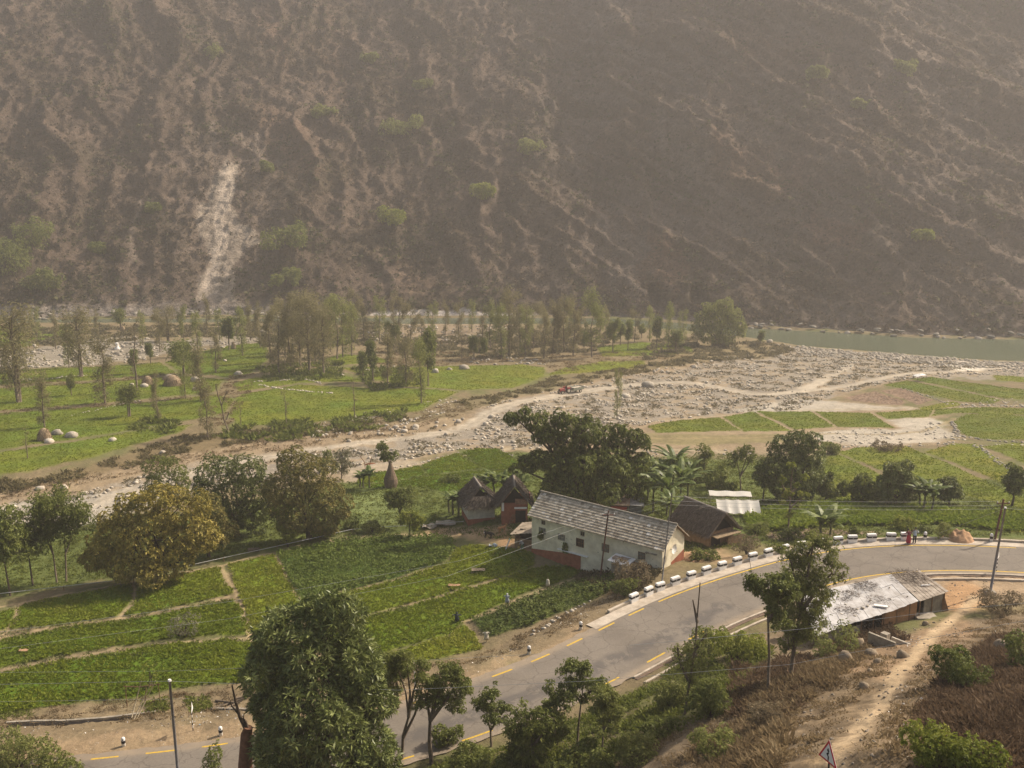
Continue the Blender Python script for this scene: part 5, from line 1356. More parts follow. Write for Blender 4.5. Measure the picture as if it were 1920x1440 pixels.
def bush(px, py, wpx, hpx, fk, n, L, W, lab, name="bush", group=None, gap=.15, cat="bush", nleaf=6):
    p = P3(px, py); s = 1 / mpp(p)
    root = empty(name, p); tag(root, lab, cat, group)
    g = random.Random(int(px * 3 + py)); bl = []
    for k in range(7):
        bl.append((g.uniform(-.33, .33) * wpx * s, g.uniform(-.25, .25) * wpx * s, hpx * s * g.uniform(.3, .65), wpx * s * g.uniform(.18, .28), wpx * s * g.uniform(.18, .28), hpx * s * g.uniform(.28, .42)))
    mb = MB()
    for b_ in bl: limb(mb, (0, 0, -.1), b_[:3], .05 * wpx * s / 2, .01, .1, 5, 3)
    mb.build("stem", barkd, root, True)
    link("foliage", crown_mesh("foliage", bl, n, L, W, nleaf, .15, .25, gap, .3), fol[fk], root)
    return root
for a in [
 (1800, 1292, 110, 75, 'deep', 1700, .13, .035, "dark green rounded bush beside the foot path on the slope"),
 (1915, 1250, 100, 80, 'deep', 1300, .14, .035, "dark bush cut by the right edge of the view"),
 (1745, 1440, 110, 100, 'bright', 1300, .11, .03, "yellow green bush in the bottom right corner, its leafy tip highest"),
 (1830, 1445, 100, 70, 'bright', 700, .11, .03, "low yellow green sprawling bush right of the leafy tipped one"),
 (1880, 1150, 90, 42, 'dry', 1200, .15, .03, "dry brown bush on the slope below the utility pole"),
 (1330, 1345, 90, 70, 'green', 1100, .17, .045, "green bush in the hollow left of the tall scrub"),
 (1260, 1330, 70, 60, 'olive', 700, .17, .045, "thin olive bush at the foot of the half bare tree"),
 (1380, 1235, 110, 62, 'bright', 1300, .17, .045, "fresh green hedge-like bush hiding the brick ditch"),
 (1320, 1225, 80, 50, 'green', 900, .17, .045, "green bush between the ditch and the half bare tree"),
 (1560, 1225, 90, 55, 'olive', 900, .15, .04, "olive bush under the left end of the tin roof"),
 (1430, 1370, 90, 60, 'dry', 900, .15, .03, "straw coloured bush on the brown slope"),
 (1350, 1425, 110, 60, 'olive', 1000, .15, .03, "dull olive bush at the bottom of the brown slope"),
 (30, 1445, 120, 80, 'olive', 1500, .17, .04, "brownish bush filling the bottom left corner"),
 (115, 1450, 90, 45, 'green', 800, .16, .04, "low green bush beside the left road dashes"),
 (398, 1450, 44, 55, 'deep', 260, .15, .04, "small dark sapling sticking up in front of the road, right of the grey pole"),
 (880, 1450, 110, 60, 'green', 1200, .18, .045, "green bush at the bottom edge right of the forked tree"),
 (955, 1455, 90, 50, 'deep', 900, .18, .045, "dark bush at the bottom edge left of the bushy low tree"),
 (1090, 1450, 120, 60, 'green', 1300, .18, .045, "wide bush at the bottom edge under the thin trunked tree"),
 (1190, 1430, 90, 60, 'olive', 800, .17, .04, "dry-leaved bush at the bottom edge left of the brown slope"),
 (1240, 1380, 70, 45, 'green', 600, .17, .04, "small green bush on the bank beyond the dry-leaved one"),
 (840, 1395, 60, 40, 'green', 500, .18, .045, "low leafy bush between the forked tree and the road"),
 (342, 1195, 66, 52, 'pale', 650, .15, .035, "greyish small-leaved tree standing in the middle wheat terrace"),
 (285, 1290, 50, 60, 'bright', 200, .13, .03, "thin yellowish sapling over the leaning bamboo poles"),
 (1185, 1102, 66, 62, 'dry', 1100, .16, .04, "brown twiggy bush at the end of the barrier, in front of the blue kiosk"),
 (1170, 1118, 50, 36, 'green', 500, .16, .05, "grey green bush beside the first barrier block"),
 (1400, 1040, 60, 40, 'dry', 500, .17, .03, "bare brown brush heap beside the right thatched hut"),
 (1320, 1050, 50, 24, 'green', 420, .18, .05, "green weeds clump right of the white house gable"),
 (1480, 1012, 40, 26, 'deep', 360, .2, .06, "small dark bush at the foot of the budding tree"),
 (1600, 1000, 22, 14, 'deep', 160, .18, .06, "tiny dark bush behind the barrier blocks"),
 (1700, 992, 44, 26, 'bright', 420, .2, .05, "yellow flowering bush just behind the two people"),
 (1735, 1000, 26, 14, 'deep', 140, .18, .06, "low dark plant behind the striped guard stone"),
 (1765, 1010, 34, 34, 'olive', 220, .2, .05, "thin sapling beside the pile of earth"),
 (700, 998, 44, 24, 'olive', 420, .2, .05, "brown green bush beside the water pipe left of the yard"),
 (660, 992, 40, 22, 'deep', 360, .2, .05, "dark low bush between the orange tree and the banana sapling"),
 (840, 905, 40, 16, 'deep', 260, .25, .07, "low bush on the bank right of the haystack tree"),
 (1560, 850, 44, 22, 'olive', 420, .3, .07, "grey green bush behind the rounded dark tree"),
 (1660, 845, 60, 20, 'dry', 300, .3, .07, "dry brush on the bank above the big diagonal field"),
 (600, 1008, 38, 24, 'bright', 360, .2, .05, "pale yellow green bush under the orange mango"),
 (1420, 1000, 60, 26, 'green', 420, .2, .05, "leafy green bush behind the brush heap"),
 ]: bush(*a)

# ---- middle distance trees
BT = big_tree
BT("mango_tree", (300, 1088), [(300,962,50),(255,978,45,-.3),(345,970,48,.3),(228,1005,40,-.5),(300,1005,62,-1.6),(370,1000,42),(262,1035,50,-1),(330,1035,52,-1.4),(200,1035,32),(395,1010,28),(235,1055,36,-.8),(180,1050,24)],
   'flower', 7200, .30, .085, 6, "large domed mango tree covered in yellow blossom", trunk_r=.35, inner=.7, cat="tree")
BT("mango_tree", (392, 1045), [(395,965,32),(405,990,34),(385,1000,30),(412,1000,20)], 'orange', 1500, .28, .07, 6, "smaller brownish mango tree pressed against the right side of the yellow domed one", trunk_r=.2)
BT("mango_tree", (445, 1005), [(420,895,44),(470,885,40),(445,925,48,-.8),(400,925,36),(480,930,40),(430,960,40,-.8),(398,955,24),(470,965,34)], 'mangodark', 5200, .27, .07, 6, "dark green round mango tree between the yellow domed one and the orange one", trunk_r=.35, inner=.6)
BT("mango_tree", (580, 1012), [(560,878,36),(585,895,40),(545,915,44,-.6),(600,930,46,-.6),(628,950,34),(570,955,46,-.8),(610,975,32),(640,960,20),(530,945,30),(545,975,26)], 'orange', 5600, .27, .07, 6, "orange tinged bushy mango tree left of the haystack tree", trunk_r=.35, inner=.6)
BT("mango_tree", (1487, 938), [(1490,835,30),(1465,855,32),(1512,855,30),(1485,880,42,-1),(1450,885,30),(1520,885,26),(1465,908,30),(1510,908,28),(1432,890,20)], 'mangodark', 3600, .34, .09, 6, "dark rounded tree standing alone right of the white plastic canopy", trunk_r=.3, inner=.6)
BT("mango_tree", (1678, 950), [(1678,885,22),(1660,905,22),(1695,905,24),(1675,925,26),(1705,925,16),(1650,928,18)], 'mangodark', 1500, .34, .09, 6, "tall round tree with dusty brown top behind the banana plants at the right", trunk_r=.2, vb=.12)
BT("tree", (1618, 945), [(1618,905,16),(1605,915,16),(1628,920,18),(1612,930,18)], 'deep', 760, .34, .09, 6, "dark tree just left of the tall dusty topped one", trunk_r=.15)
BT("tree", (1548, 938), [(1548,905,14),(1542,918,14),(1555,922,14)], 'deep', 420, .34, .09, 6, "small dark pointed tree right of the dark rounded tree", trunk_r=.12)
BT("tree", (1580, 930), [(1580,910,9),(1577,920,10)], 'deep', 200, .34, .09, 6, "smallest dark bushy tree in the row at the right", trunk_r=.08)
BT("tree", (1780, 945), [(1778,912,17),(1788,922,14),(1772,925,14)], 'mangodark', 520, .34, .09, 6, "round brown green tree right of the banana plants at the right", trunk_r=.12)
BT("tree", (1897, 950), [(1900,888,15),(1893,902,17),(1905,905,12),(1897,918,12)], 'deep', 600, .34, .09, 6, "dark tree on a bare trunk at the right edge above the utility poles", trunk_r=.15)
BT("tree", (318, 962), [(300,880,26),(330,885,28),(318,905,32),(345,910,20),(290,905,18),(335,925,18)], 'green', 1800, .24, .055, 7, "light green feathery tree behind the yellow domed mango", trunk_r=.18, gap=.15, inner=.3)
BT("tree", (540, 1025), [(537,962,16),(535,982,17),(541,1000,15),(532,972,10)], 'bright', 900, .16, .05, 6, "narrow pale yellow green column shaped tree beside the field path", trunk_r=.1, vb=.1)
BT("tree", (421, 1020), [(420,998,13),(412,1005,10),(428,1004,10)], 'bright', 380, .18, .05, 6, "small yellow green tree at the foot of the brownish mango", trunk_r=.07)
for bpx, st, bl, fk, n, lab in [
 ((20,1118), [[(20,1118),(16,1060),(14,1010)],[(16,1060),(34,1030)]], [(20,985,35),(38,1000,29),(5,1005,32),(20,1025,35),(40,1035,21),(0,1040,24)], 'deep', 2700, "dark leafy tree at the far left edge of the orchard"),
 ((62,1098), [[(62,1098),(60,1050),(66,1010)]], [(70,990,27),(58,1010,27),(78,1015,24),(66,1035,18)], 'deep', 1440, "thin dark tree second from the left in the orchard row"),
 ((107,1092), [[(107,1092),(105,1040),(100,1000)],[(105,1040),(95,1010)]], [(98,970,24),(105,990,24),(90,1000,18)], 'olive', 864, "slender grey trunked tree third from the left in the orchard row"),
 ((124,1090), [[(124,1090),(128,1040),(130,1000)],[(128,1040),(145,1005)]], [(125,955,35),(148,970,32),(105,960,27),(130,985,37),(158,985,21),(112,985,24)], 'green', 2700, "taller bright crowned tree beside the yellow domed mango, on its left"),
 ((752,985), [[(752,985),(750,960),(742,940)],[(750,960),(762,938)]], [(738,930,16),(760,928,16),(748,945,18),(735,950,12),(768,945,12)], 'deep', 900, "dark small tree between the orange mango and the huts"),
 ((769,1008), [[(769,1008),(768,985),(772,965)]], [(768,965,14),(780,972,14),(760,975,10),(775,985,12),(786,978,8)], 'bright', 500, "fresh green little tree in front of the dark small one near the huts"),
 ((1390,925), [[(1390,925),(1386,895),(1378,865)],[(1386,895),(1396,862)],[(1386,895),(1402,870)]], [(1380,858,13),(1395,852,13),(1404,866,10),(1374,870,9)], 'green', 360, "slender forked tree behind the white plastic canopy"),
 ((1322,905), [[(1322,905),(1320,880),(1318,862)]], [(1318,848,12),(1326,858,12),(1312,862,10),(1320,874,8)], 'olive', 330, "thin tree with a small round head behind the big banana clump"),
 ((1430,940), [[(1430,940),(1432,905),(1434,880)]], [(1432,900,12),(1428,886,12)], 'deep', 220, "thin dark trunk leaning on the left side of the dark rounded tree"),
 ((1477,1000), [[(1477,1000),(1478,950),(1477,905),(1480,880)],[(1478,940),(1460,912)],[(1478,930),(1498,905)],[(1478,955),(1500,935)]], [(1478,882,7),(1460,905,7),(1498,900,7),(1468,925,8),(1502,930,8),(1485,912,6),(1490,950,7),(1462,945,6),(1478,968,9)], 'bright', 300, "tree just coming into leaf, tufted bare branches, behind the barrier blocks"),
 ((640,900), [[(640,900),(642,870),(645,845)]], [(642,855,12),(650,868,12),(632,872,12),(645,885,12),(655,850,9)], 'pale', 420, "pale see-through tree left of the orange flag-like banana leaves"),
 ((612,885), [[(612,885),(612,865),(614,850)]], [(612,858,14),(605,870,12),(620,872,12)], 'green', 340, "pale green tree behind the top of the orange mango"),
 ]:
    stemmy(bpx, st, bl, fk, n, .24 if bpx[1] > 950 else .3, .06, lab, .12, "tree", group=None, gap=.05, inner=.3, bark=barkm if fk != 'deep' else barkd)
# shrubs behind the house
for px, py, w_, h_, n, lab in [(1300, 905, 60, 40, 800, "leafy shrubs left of the forked tree behind the houses"), (1345, 915, 60, 46, 900, "dense green shrub directly behind the white plastic canopy"), (1365, 930, 44, 30, 500, "low green shrub at the left end of the white plastic canopy"), (1275, 885, 40, 24, 400, "shrub peeping over the big banana clump")]:
    bush(px, py, w_, h_, 'green', n, .26, .07, lab)

# the big spreading tree
BT("spreading_tree", (1112, 966), [(962,792,16),(985,785,16),(1005,800,22),(1025,818,24),(1045,790,16),(1065,800,24),(1095,815,30),(1060,835,32),(1130,820,26),(1088,795,16),(1155,812,16),(1160,838,24),(1192,826,20),(1208,838,10),(1140,858,38,-1.5),(1095,865,40,-1.5),(1045,868,30),(1010,862,22),(985,870,18),(965,880,10),(1170,880,34),(1205,860,14),
   (1080,905,40,-1.5),(1130,905,42,-1.8),(1040,905,28),(1180,915,30),(1060,935,28,-1),(1110,940,32,-1),(1020,930,16),(1150,940,30)],
   'deep', 9000, .34, .09, 6, "huge old spreading tree with drooping dark clumps behind the tiled white house", trunk_r=.7, inner=.5, droop=.6, gap=.12, squash=.82, up=.15)

# ---- tree with hay stored around its trunk
haym = plain("old_hay", (.20, .145, .10), .98, .5, 9, .9, c2=(.10, .07, .05))
haylight = plain("straw", (.33, .25, .16), .98, .4, 9, .9, c2=(.20, .145, .09))
def lathe(mb, prof, n=14, wob=.06, mi=0):
    b = len(mb.v)
    for i, (r, z) in enumerate(prof):
        for k in range(n):
            th = 2 * math.pi * k / n; q = r * (1 + random.uniform(-wob, wob)); mb.v.append((q * math.cos(th), q * math.sin(th), z))
    for i in range(len(prof) - 1):
        for k in range(n): mb.f.append((b + i * n + k, b + i * n + (k + 1) % n, b + (i + 1) * n + (k + 1) % n, b + (i + 1) * n + k)); mb.mi.append(mi)
    mb.f.append(tuple(b + k for k in range(n))[::-1]); mb.mi.append(mi)
    e = b + (len(prof) - 1) * n; mb.f.append(tuple(e + k for k in range(n))); mb.mi.append(mi)
random.seed(4)
t_ = stemmy((733, 914), [[(733,914),(733,880),(728,862),(724,840)]], [(718,838,8),(726,846,8),(735,862,12),(722,864,11),(715,845,6)], 'deep', 420, .26, .07, "tree with a tall cone of grey hay wrapped round its trunk", .10, "hay_tree", group=None, gap=0, inner=.3)
mb = MB(); s = 1 / mpp(P3(733, 914)); lathe(mb, [(.85,-.1),(1.02,.7),(.98,1.4),(.74,2.2),(.45,3.0),(.22,3.8),(.12,4.2)], 14, .07); mb.build("haystack", haym, t_)

# ---- thin brown trees of the river plain: a few models, copied
def thin_model(name, fk, n, h, w, L, W, seed, leaf_lo=.25, stems=1, lean=.03, gap=.1, nl=4):
    random.seed(seed)
    root = empty(name, (0, 0, -500))
    mb = MB(); bl = []
    for sidx in range(stems):
        x0 = random.gauss(0, .25) if stems > 1 else 0
        pts = [(x0 + random.gauss(0, lean) * h * t, random.gauss(0, lean) * h * t, h * .97 * t - .4 * (t == 0)) for t in (0, .25, .5, .75, 1)]
        mb.tube(pts, [.17, .14, .10, .06, .02], 6)
        for k in range(16):
            t = leaf_lo + (1 - leaf_lo) * (k + random.random()) / 16
            i = min(3, int(t * 4)); a = Vector(pts[i]).lerp(Vector(pts[i + 1]), t * 4 - i)
            th = random.random() * 6.28; ww = w * .5 * (1 - .55 * abs(t - .6)) * random.uniform(.35, 1)
            e = a + Vector((math.cos(th) * ww, math.sin(th) * ww, ww * random.uniform(.5, 1.3)))
            limb(mb, a, e, .045, .01, .08, 4, 3)
            r = w * random.uniform(.12, .23); bl.append((e.x, e.y, e.z, r, r, r * 1.25))
    mb.build("trunk", barkm, root, True)
    link("crown", crown_mesh("crown", bl, int(n * 1.15), L, W, nl, .0, .3, gap, .3, 0, False), fol[fk], root)
    return root
TM = {
 'b0': thin_model("brown_tree", 'brown', 1500, 10, 3.6, .20, .045, 1, .10),
 'b1': thin_model("brown_tree", 'brown', 1200, 10, 3.0, .20, .045, 2, .08),
 'b2': thin_model("brown_tree", 'brown', 1900, 10, 4.2, .20, .045, 3, .14, 2),
 'o0': thin_model("olive_tree", 'olive', 1400, 10, 3.4, .20, .045, 4, .12),
 'o1': thin_model("olive_tree", 'olive', 1800, 10, 3.8, .20, .045, 5, .2),
 'bare': thin_model("bare_tree", 'dry', 170, 10, 2.2, .2, .03, 6, .2, 1, .02, 0),
 'g0': thin_model("green_tree", 'green', 1000, 6, 2.8, .28, .07, 7, .35, 1, .03, 0, 5),
 'g1': thin_model("green_tree", 'deep', 1100, 6, 2.6, .28, .07, 8, .4, 1, .03, 0, 5),
 'g2': thin_model("green_tree", 'green', 900, 6, 3.8, .28, .07, 9, .45, 2, .03, 0, 5),
}
used_t = set()
def put(key, px, py, hpx, lab, wscale=1.0, group=None, rz=None, lean=0):
    p = P3(px, py); h = hpx / mpp(p) / .96
    base = TM[key]; H0 = 6 if key[0] == 'g' else 10
    o = base if key not in used_t else copy_tree(base)
    used_t.add(key)
    if "group" in o: del o["group"]
    o.location = p; s = h / H0; o.scale = (s * wscale, s * wscale, s); o.rotation_euler = (0, lean, random.random() * 6.28 if rz is None else rz)
    tag(o, lab, "tree", group); return o
GL = "tall brown trees of the river plain"
GR = "thin pale brown tree standing in the dense grove on the river plain"
for a in [
 ('b2', 35, 755, 160, "tall dense brown tree at the left edge, nearest of the river plain", 1.25), ('b1', 27, 718, 110, "brown tree just behind the tall dense one at the left edge", 1.1),
 ('b2', 152, 707, 114, "wide brown tree left of the white cairn", 1.15), ('b0', 197, 757, 112, "tall brown tree with long bare trunk standing on the terrace stones", 1.15),
 ('b1', 84, 802, 98, "brown tree carrying the bundle of hay on its trunk", .95), ('bare', 257, 733, 124, "tall nearly bare tree between two dark round trees", 1), 
 ('b1', 297, 790, 84, "narrow brown tree in the terrace right of the lone dark round tree", .8), ('b1', 377, 752, 100, "brown tree right of the hay mound, farther of two", 1.1), ('b0', 390, 822, 98, "brown tree at the lower terrace edge, left of the bent bare trunk", .85),
 ('b1', 388, 622, 66, "thin brown tree at the river bank left of the dark tree pair", .8), ('b2', 315, 640, 58, "bushy brown tree at the river bank", 1.6), ('o0', 348, 748, 84, "light olive tree beside the hay mound", .9),
 ('bare', 537, 795, 72, "single bare sapling on the brow of the open terrace", .8), ('bare', 52, 860, 60, "bare sapling at the left on the lowest terrace", .9), ('bare', 452, 803, 44, "short bare post-like tree beside the bent one", .9), ('bare', 665, 785, 70, "bare sapling in the scrub above the stream bed", .9),
 ('o1', 632, 674, 104, "tall olive green tree at the right side of the grove", 1.05), ('o0', 643, 670, 88, "slim olive tree behind the tall one at the grove's right", .9), ('b0', 665, 620, 72, "brown tree by the river right of the grove", .9), ('b1', 748, 622, 70, "pale narrow tree by the river above the centre", 1),
 ('b0', 762, 722, 84, "dense brown tree in the middle clump, left of the bare trunked one", 1.15), ('b1', 727, 718, 96, "brown tree behind the dark green pair", 1), ('o0', 790, 757, 112, "brown tree with a long bare trunk on the brow of the terrace", .85), ('b1', 790, 645, 52, "short brown tree behind the pale green one", 1), ('bare', 866, 672, 58, "bare sapling behind the boulders at the centre", .8),
 ('b2', 955, 668, 112, "densest brown tree of the centre row, its left end", .8), ('b0', 1000, 655, 80, "brown tree second in the centre row", 1), ('b1', 1037, 662, 92, "brown tree third in the centre row", .95), ('b0', 1057, 660, 96, "brown tree fourth in the centre row", .95), ('b1', 1075, 667, 92, "brown tree fifth in the centre row, beside the leafy one", .95), ('o1', 1110, 670, 108, "tall leafy olive tree ending the centre row on the right", .95),
 ('o0', 1253, 652, 76, "slim pale tree left of the big willow", .8), ('bare', 1530, 676, 36, "bare sapling on the gravel near the water", .8), ('b1', 905, 640, 50, "low brown tree behind the green saplings at the centre", 1.2),
 ('g1', 250, 702, 40, "dark tree on the left of the nearly bare tall one", 1.1), ('g1', 283, 682, 34, "small dark tree near the stony strip", 1.0), ('g2', 243, 782, 50, "lone round dark tree in the lower terrace", 1.1), ('g1', 430, 657, 54, "dark green double tree near the river beside a hay heap", .95), ('g2', 345, 702, 52, "dark rounded tree with brown top over the hay mound", 1.5),
 ('g2', 227, 622, 36, "little palm-like tree at the river with hay at its foot", .9), ('g0', 134, 742, 34, "faint green sapling on the terrace", .9), ('g1', 700, 715, 66, "dark green tree, the right one of a pair in the middle clump", .75), ('g1', 681, 712, 46, "dark green tree, the left one of a pair in the middle clump", .8), ('g0', 738, 660, 48, "pale green tree peeping over the middle clump", 1), ('g0', 803, 724, 92, "slender leaning tree with a light green crown at the boulders", .7),
 ('g1', 889, 675, 40, "dark green sapling, left of two before the centre row", .9), ('g1', 906, 678, 38, "dark green sapling, right of two before the centre row", .8), ('g0', 1095, 658, 34, "small green tree between the last trees of the centre row", .9), ('g0', 1149, 660, 52, "green tree, left one of three near the river", .8), ('g0', 1163, 648, 40, "green tree, middle one of three near the river", .9), ('g1', 1177, 658, 50, "green tree, right one of three near the river", .7),
 ('g1', 1231, 654, 52, "narrow dark green tree left of the slim pale one", .75), ('g2', 1267, 662, 36, "round low tree in front of the big willow's left side", 1.1), ('g1', 1425, 650, 26, "small dark bushy tree at the water's edge", 1.2), ('g0', 1203, 634, 22, "faint low tree at the river between the green ones", 1.3),
 ('o0', 1157, 788, 88, "dead bare-limbed tree standing in the stream bed", .5)]:
    key, px, py, h, lab = a[:5]
    o = put(key, px, py, h, lab, a[5], GL if key[0] in 'bo' else "small green trees of the river plain")
for px, py, h, k in [(523,702,118,'b0'),(545,690,125,'b1'),(563,688,128,'b0'),(580,698,130,'b2'),(607,702,112,'b2'),(592,680,118,'b1'),(508,680,90,'b1'),(535,668,100,'b0'),(620,660,96,'o0'),(560,660,100,'b1'),(612,640,72,'b0'),(488,652,78,'b1'),(655,640,70,'b0')]:
    put(k, px, py, h, GR, .95, "brown trees of the grove")
for px, py, h, k in [(975,655,78,'b0'),(1018,650,76,'b1'),(1045,640,66,'b0'),(1090,640,66,'b1'),(935,640,56,'b1'),(1125,632,50,'b0')]:
    put(k, px, py, h, "brown tree filling the back of the centre row", 1.0, "brown trees behind the centre row")
random.seed(77)
for px, py, h, k in [(70,640,58,'o0'),(105,655,66,'b1'),(130,690,74,'o0'),(185,640,54,'b1'),(268,650,60,'o0'),(300,660,70,'b0'),(345,640,58,'o1'),(372,668,76,'o0'),(405,700,80,'b1'),(412,640,56,'o0'),(455,668,84,'o0'),(470,640,70,'b1')]:
    put(k, px, py, h, "thin feathery tree scattered over the stony left part of the river plain", .85, "feathery trees of the left plain")
for px, py, h, k in [(660,668,90,'o0'),(682,640,72,'b1'),(712,640,76,'o0'),(738,612,56,'b1'),(770,660,84,'b0'),(812,640,66,'o0'),(835,628,60,'b1'),(860,640,66,'b0'),(885,622,54,'o0'),(920,655,76,'o1'),(940,672,92,'o0'),(985,668,86,'o0'),(1020,672,90,'b1'),(1066,640,72,'o0'),(1135,640,62,'b1'),(1190,642,56,'b0'),(1218,640,60,'o0'),(1280,640,54,'o0')]:
    put(k, px, py, h, "thin feathery tree in the loose belt between the grove and the willow", .9, "feathery trees of the river belt")
# dead tree in the bed has no leaves to speak of: strip handled by its bare model
# willow at the river
BT("willow_tree", (1345, 650), [(1330,585,17),(1355,580,17),(1372,598,18),(1345,605,24),(1318,605,20),(1385,610,14),(1360,625,22),(1330,628,22),(1308,618,14),(1388,625,10)], 'olive', 3000, .5, .10, 6, "big round grey green willow on the river bank", trunk_r=.35, inner=.4, droop=.8, up=0, cat="tree")
for px, py, r, lab in [(745,422,30,"yellow green tree low on the mountain, above the middle of the river"),(905,372,26,"light green tree on the mountain above the centre"),(605,220,22,"faint green tree high on the mountain, left of centre"),(790,170,18,"faint tree near the top of the mountain, left of centre"),(395,112,22,"faint tree high above the landslide scar"),(545,470,40,"dark green wide tree on the slope right of the landslide scar"),(750,255,34,"hazy tree high on the mountain above the centre"),(1735,450,19,"light green tree on the mountain at the right"),(990,292,28,"hazy green tree on the mountain right of centre"),(60,470,50,"dark leafy tree at the left foot of the mountain"),(30,520,60,"dark green tree mass at the lower left edge of the mountain"),(95,545,34,"low green tree at the left foot by the river"),(1530,150,22,"faint tree high on the mountain at the right"),(500,325,18,"small dark tree right of the top of the landslide scar"),(180,475,20,"dark tree on the slope left of the landslide scar"),(290,400,18,"olive tree above the small left scar"),(545,535,26,"green tree at the foot of the slope right of the scar"),(1700,140,24,"faint tree in the haze at the upper right"),(690,118,18,"faint tree near the upper middle of the mountain"),(1610,200,16,"faint small tree in the haze right of the ridge")]:
    p = msurf(px, py); s = mpp(p); rr = r / s * .8
    root = empty("hillside_tree", p); tag(root, lab, "tree", "trees on the mountain")
    random.seed(px); bl = [(random.gauss(0, .5) * rr, random.gauss(0, .4) * rr, rr * random.uniform(.5, 1.1), rr * .55, rr * .55, rr * .5) for _ in range(6)]
    mb = MB(); mb.tube([(0, 0, -1), (0, 0, rr)], [.3, .15], 6); mb.build("trunk", barkm, root)
    key = 'bright' if 'yellow' in lab or 'light green' in lab else ('olive' if 'faint' in lab or 'hazy' in lab else 'green')
    link("crown", crown_mesh("crown", bl, int(500 + 14 * r), .8, .2, 5, .2, .3, .1, .3), fol[key], root)

# bent bare tree
random.seed(2)
stemmy((432, 815), [[(432,815),(422,790),(419,765),(426,748),(432,740)], [(419,765),(414,748),(410,730)], [(426,790),(432,775)]], [(412,732,4),(430,742,4)], 'dry', 30, .3, .04, "crooked bare tree trunk bent sideways on the terrace edge", .16, "bare_tree", group=None, cat="tree")
# dead snag by the near mango
p = P3(468, 1500); root = empty("dead_tree", p); tag(root, "dead reddish trunk with two broken bare prongs beside the big near mango", "tree")
s = 1 / mpp(p); mb = MB(); A = lambda x, y, d=0: ((x - 468) * s, d, (1500 - y) * s / .85)
mb.tube([A(462, 1520), A(464, 1440), A(470, 1385), A(474, 1372)], [.55, .48, .40, .30], 12); mb.build("trunk", barkr, root, True)
mb = MB(); mb.tube([A(470, 1376), A(460, 1355), A(454, 1330), A(449, 1300)], [.16, .12, .09, .05], 7); mb.tube([A(458, 1350), A(446, 1335), A(443, 1322)], [.07, .05, .02], 6)
mb.tube([A(474, 1376), A(470, 1362), A(466, 1356), A(468, 1348)], [.10, .08, .05, .03], 6); mb.tube([A(472, 1384), A(482, 1372), A(488, 1374)], [.08, .05, .02], 6)
mb.build("branches", barkd, root, True)

# ---- banana plants
def banana_leaf(mb, base, az, L, W, lift, mi=0, seg=7):
    base = Vector(base); pts = []; d = Vector((math.cos(az), math.sin(az), 0)); side = Vector((-math.sin(az), math.cos(az), 0))
    el = lift; p = base.copy()
    for i in range(seg + 1):
        pts.append(p.copy()); p = p + (d * math.cos(el) + Vector((0, 0, math.sin(el)))) * (L / seg); el -= (lift + .35) / seg * random.uniform(.85, 1.15)
    b = len(mb.v)
    for i, q in enumerate(pts):
        t = i / seg; w = W * math.sin(math.pi * min(1, t * .92 + .10)) ** .6 if t > .12 else .03
        if i == seg: w = .02
        dn = Vector((0, 0, -w * .35))
        mb.v += [tuple(q - side * w + dn), tuple(q), tuple(q + side * w + dn)]
    for i in range(seg):
        a = b + 3 * i; mb.f += [(a, a + 1, a + 4, a + 3), (a + 1, a + 2, a + 5, a + 4)]; mb.mi += [mi, mi]
banm = foliage("banana_leaves", (.06, .09, .02), (.12, .16, .035), (.23, .27, .09), .35, .45)
bany = foliage("yellow_banana_leaves", (.30, .17, .03), (.42, .25, .04), (.45, .22, .05), .35, .6)
banr = foliage("rusty_banana_leaves", (.25, .10, .04), (.34, .14, .05), (.42, .2, .06), .3, .7)
banst = plain("banana_stem", (.10, .10, .045), .8, .4, 3)
def bananas(name, plants, lab, cat="banana plants", W=.42, mat=banm):
    p0 = P3(*plants[0][:2]); root = empty(name, p0); tag(root, lab, cat)
    for px, py, h, L, n in plants:
        p = P3(px, py) - p0
        mb = MB(); h *= (.92 if len(plants) == 9 else .75); L *= (1.42 if len(plants) == 9 else 1.2); mb.tube([p + Vector((0, 0, -.3)), p + Vector((random.gauss(0, .08), 0, h * .5)), p + Vector((random.gauss(0, .1), 0, h))], [.16, .13, .08], 8); mb.build("stem", banst, root, True)
        mb = MB()
        for k in range(n):
            banana_leaf(mb, p + Vector((0, 0, h * random.uniform(.7, 1.02))), 2 * math.pi * k / n + random.gauss(0, .25), L * random.uniform(.7, 1.15), W * random.uniform(.7, 1.1), random.uniform(.7, 1.5))
        me = mb.build("leaves", mat, root)
        at = me.data.attributes.new("v", 'FLOAT', 'FACE'); at.data.foreach_set("value", np.random.default_rng(int(px)).random(len(me.data.polygons)).astype(np.float32) * .8 + .1)
    return root
random.seed(31)
bananas("banana_clump", [(1250,968,4.6,3.1,13),(1225,960,4.0,3.0,12),(1205,955,3.4,2.7,10),(1275,955,4.8,3.1,12),(1240,940,5.0,3.2,12),(1262,935,5.4,3.1,12),(1290,940,4.4,2.8,10),(1215,935,4.2,2.9,10),(1258,985,3.0,2.6,11)], "large clump of banana plants with arching leaves between the white house and the thatched barn")
bananas("banana_clump", [(905,940,3.4,2.2,10),(925,938,3.8,2.3,10),(945,936,3.6,2.3,10),(962,935,3.9,2.3,10),(978,938,3.4,2.1,9)], "row of banana plants behind the two thatched huts")
bananas("banana_clump", [(850,965,3.2,1.6,7),(860,968,3.4,1.6,7),(868,962,3.0,1.5,6),(843,962,2.6,1.4,6)], "banana plants close to the left side of the left hut")
bananas("banana_clump", [(682,915,2.6,1.6,7),(693,915,2.9,1.7,7),(674,915,2.4,1.3,6)], "banana plants with yellow stems left of the haystack tree")
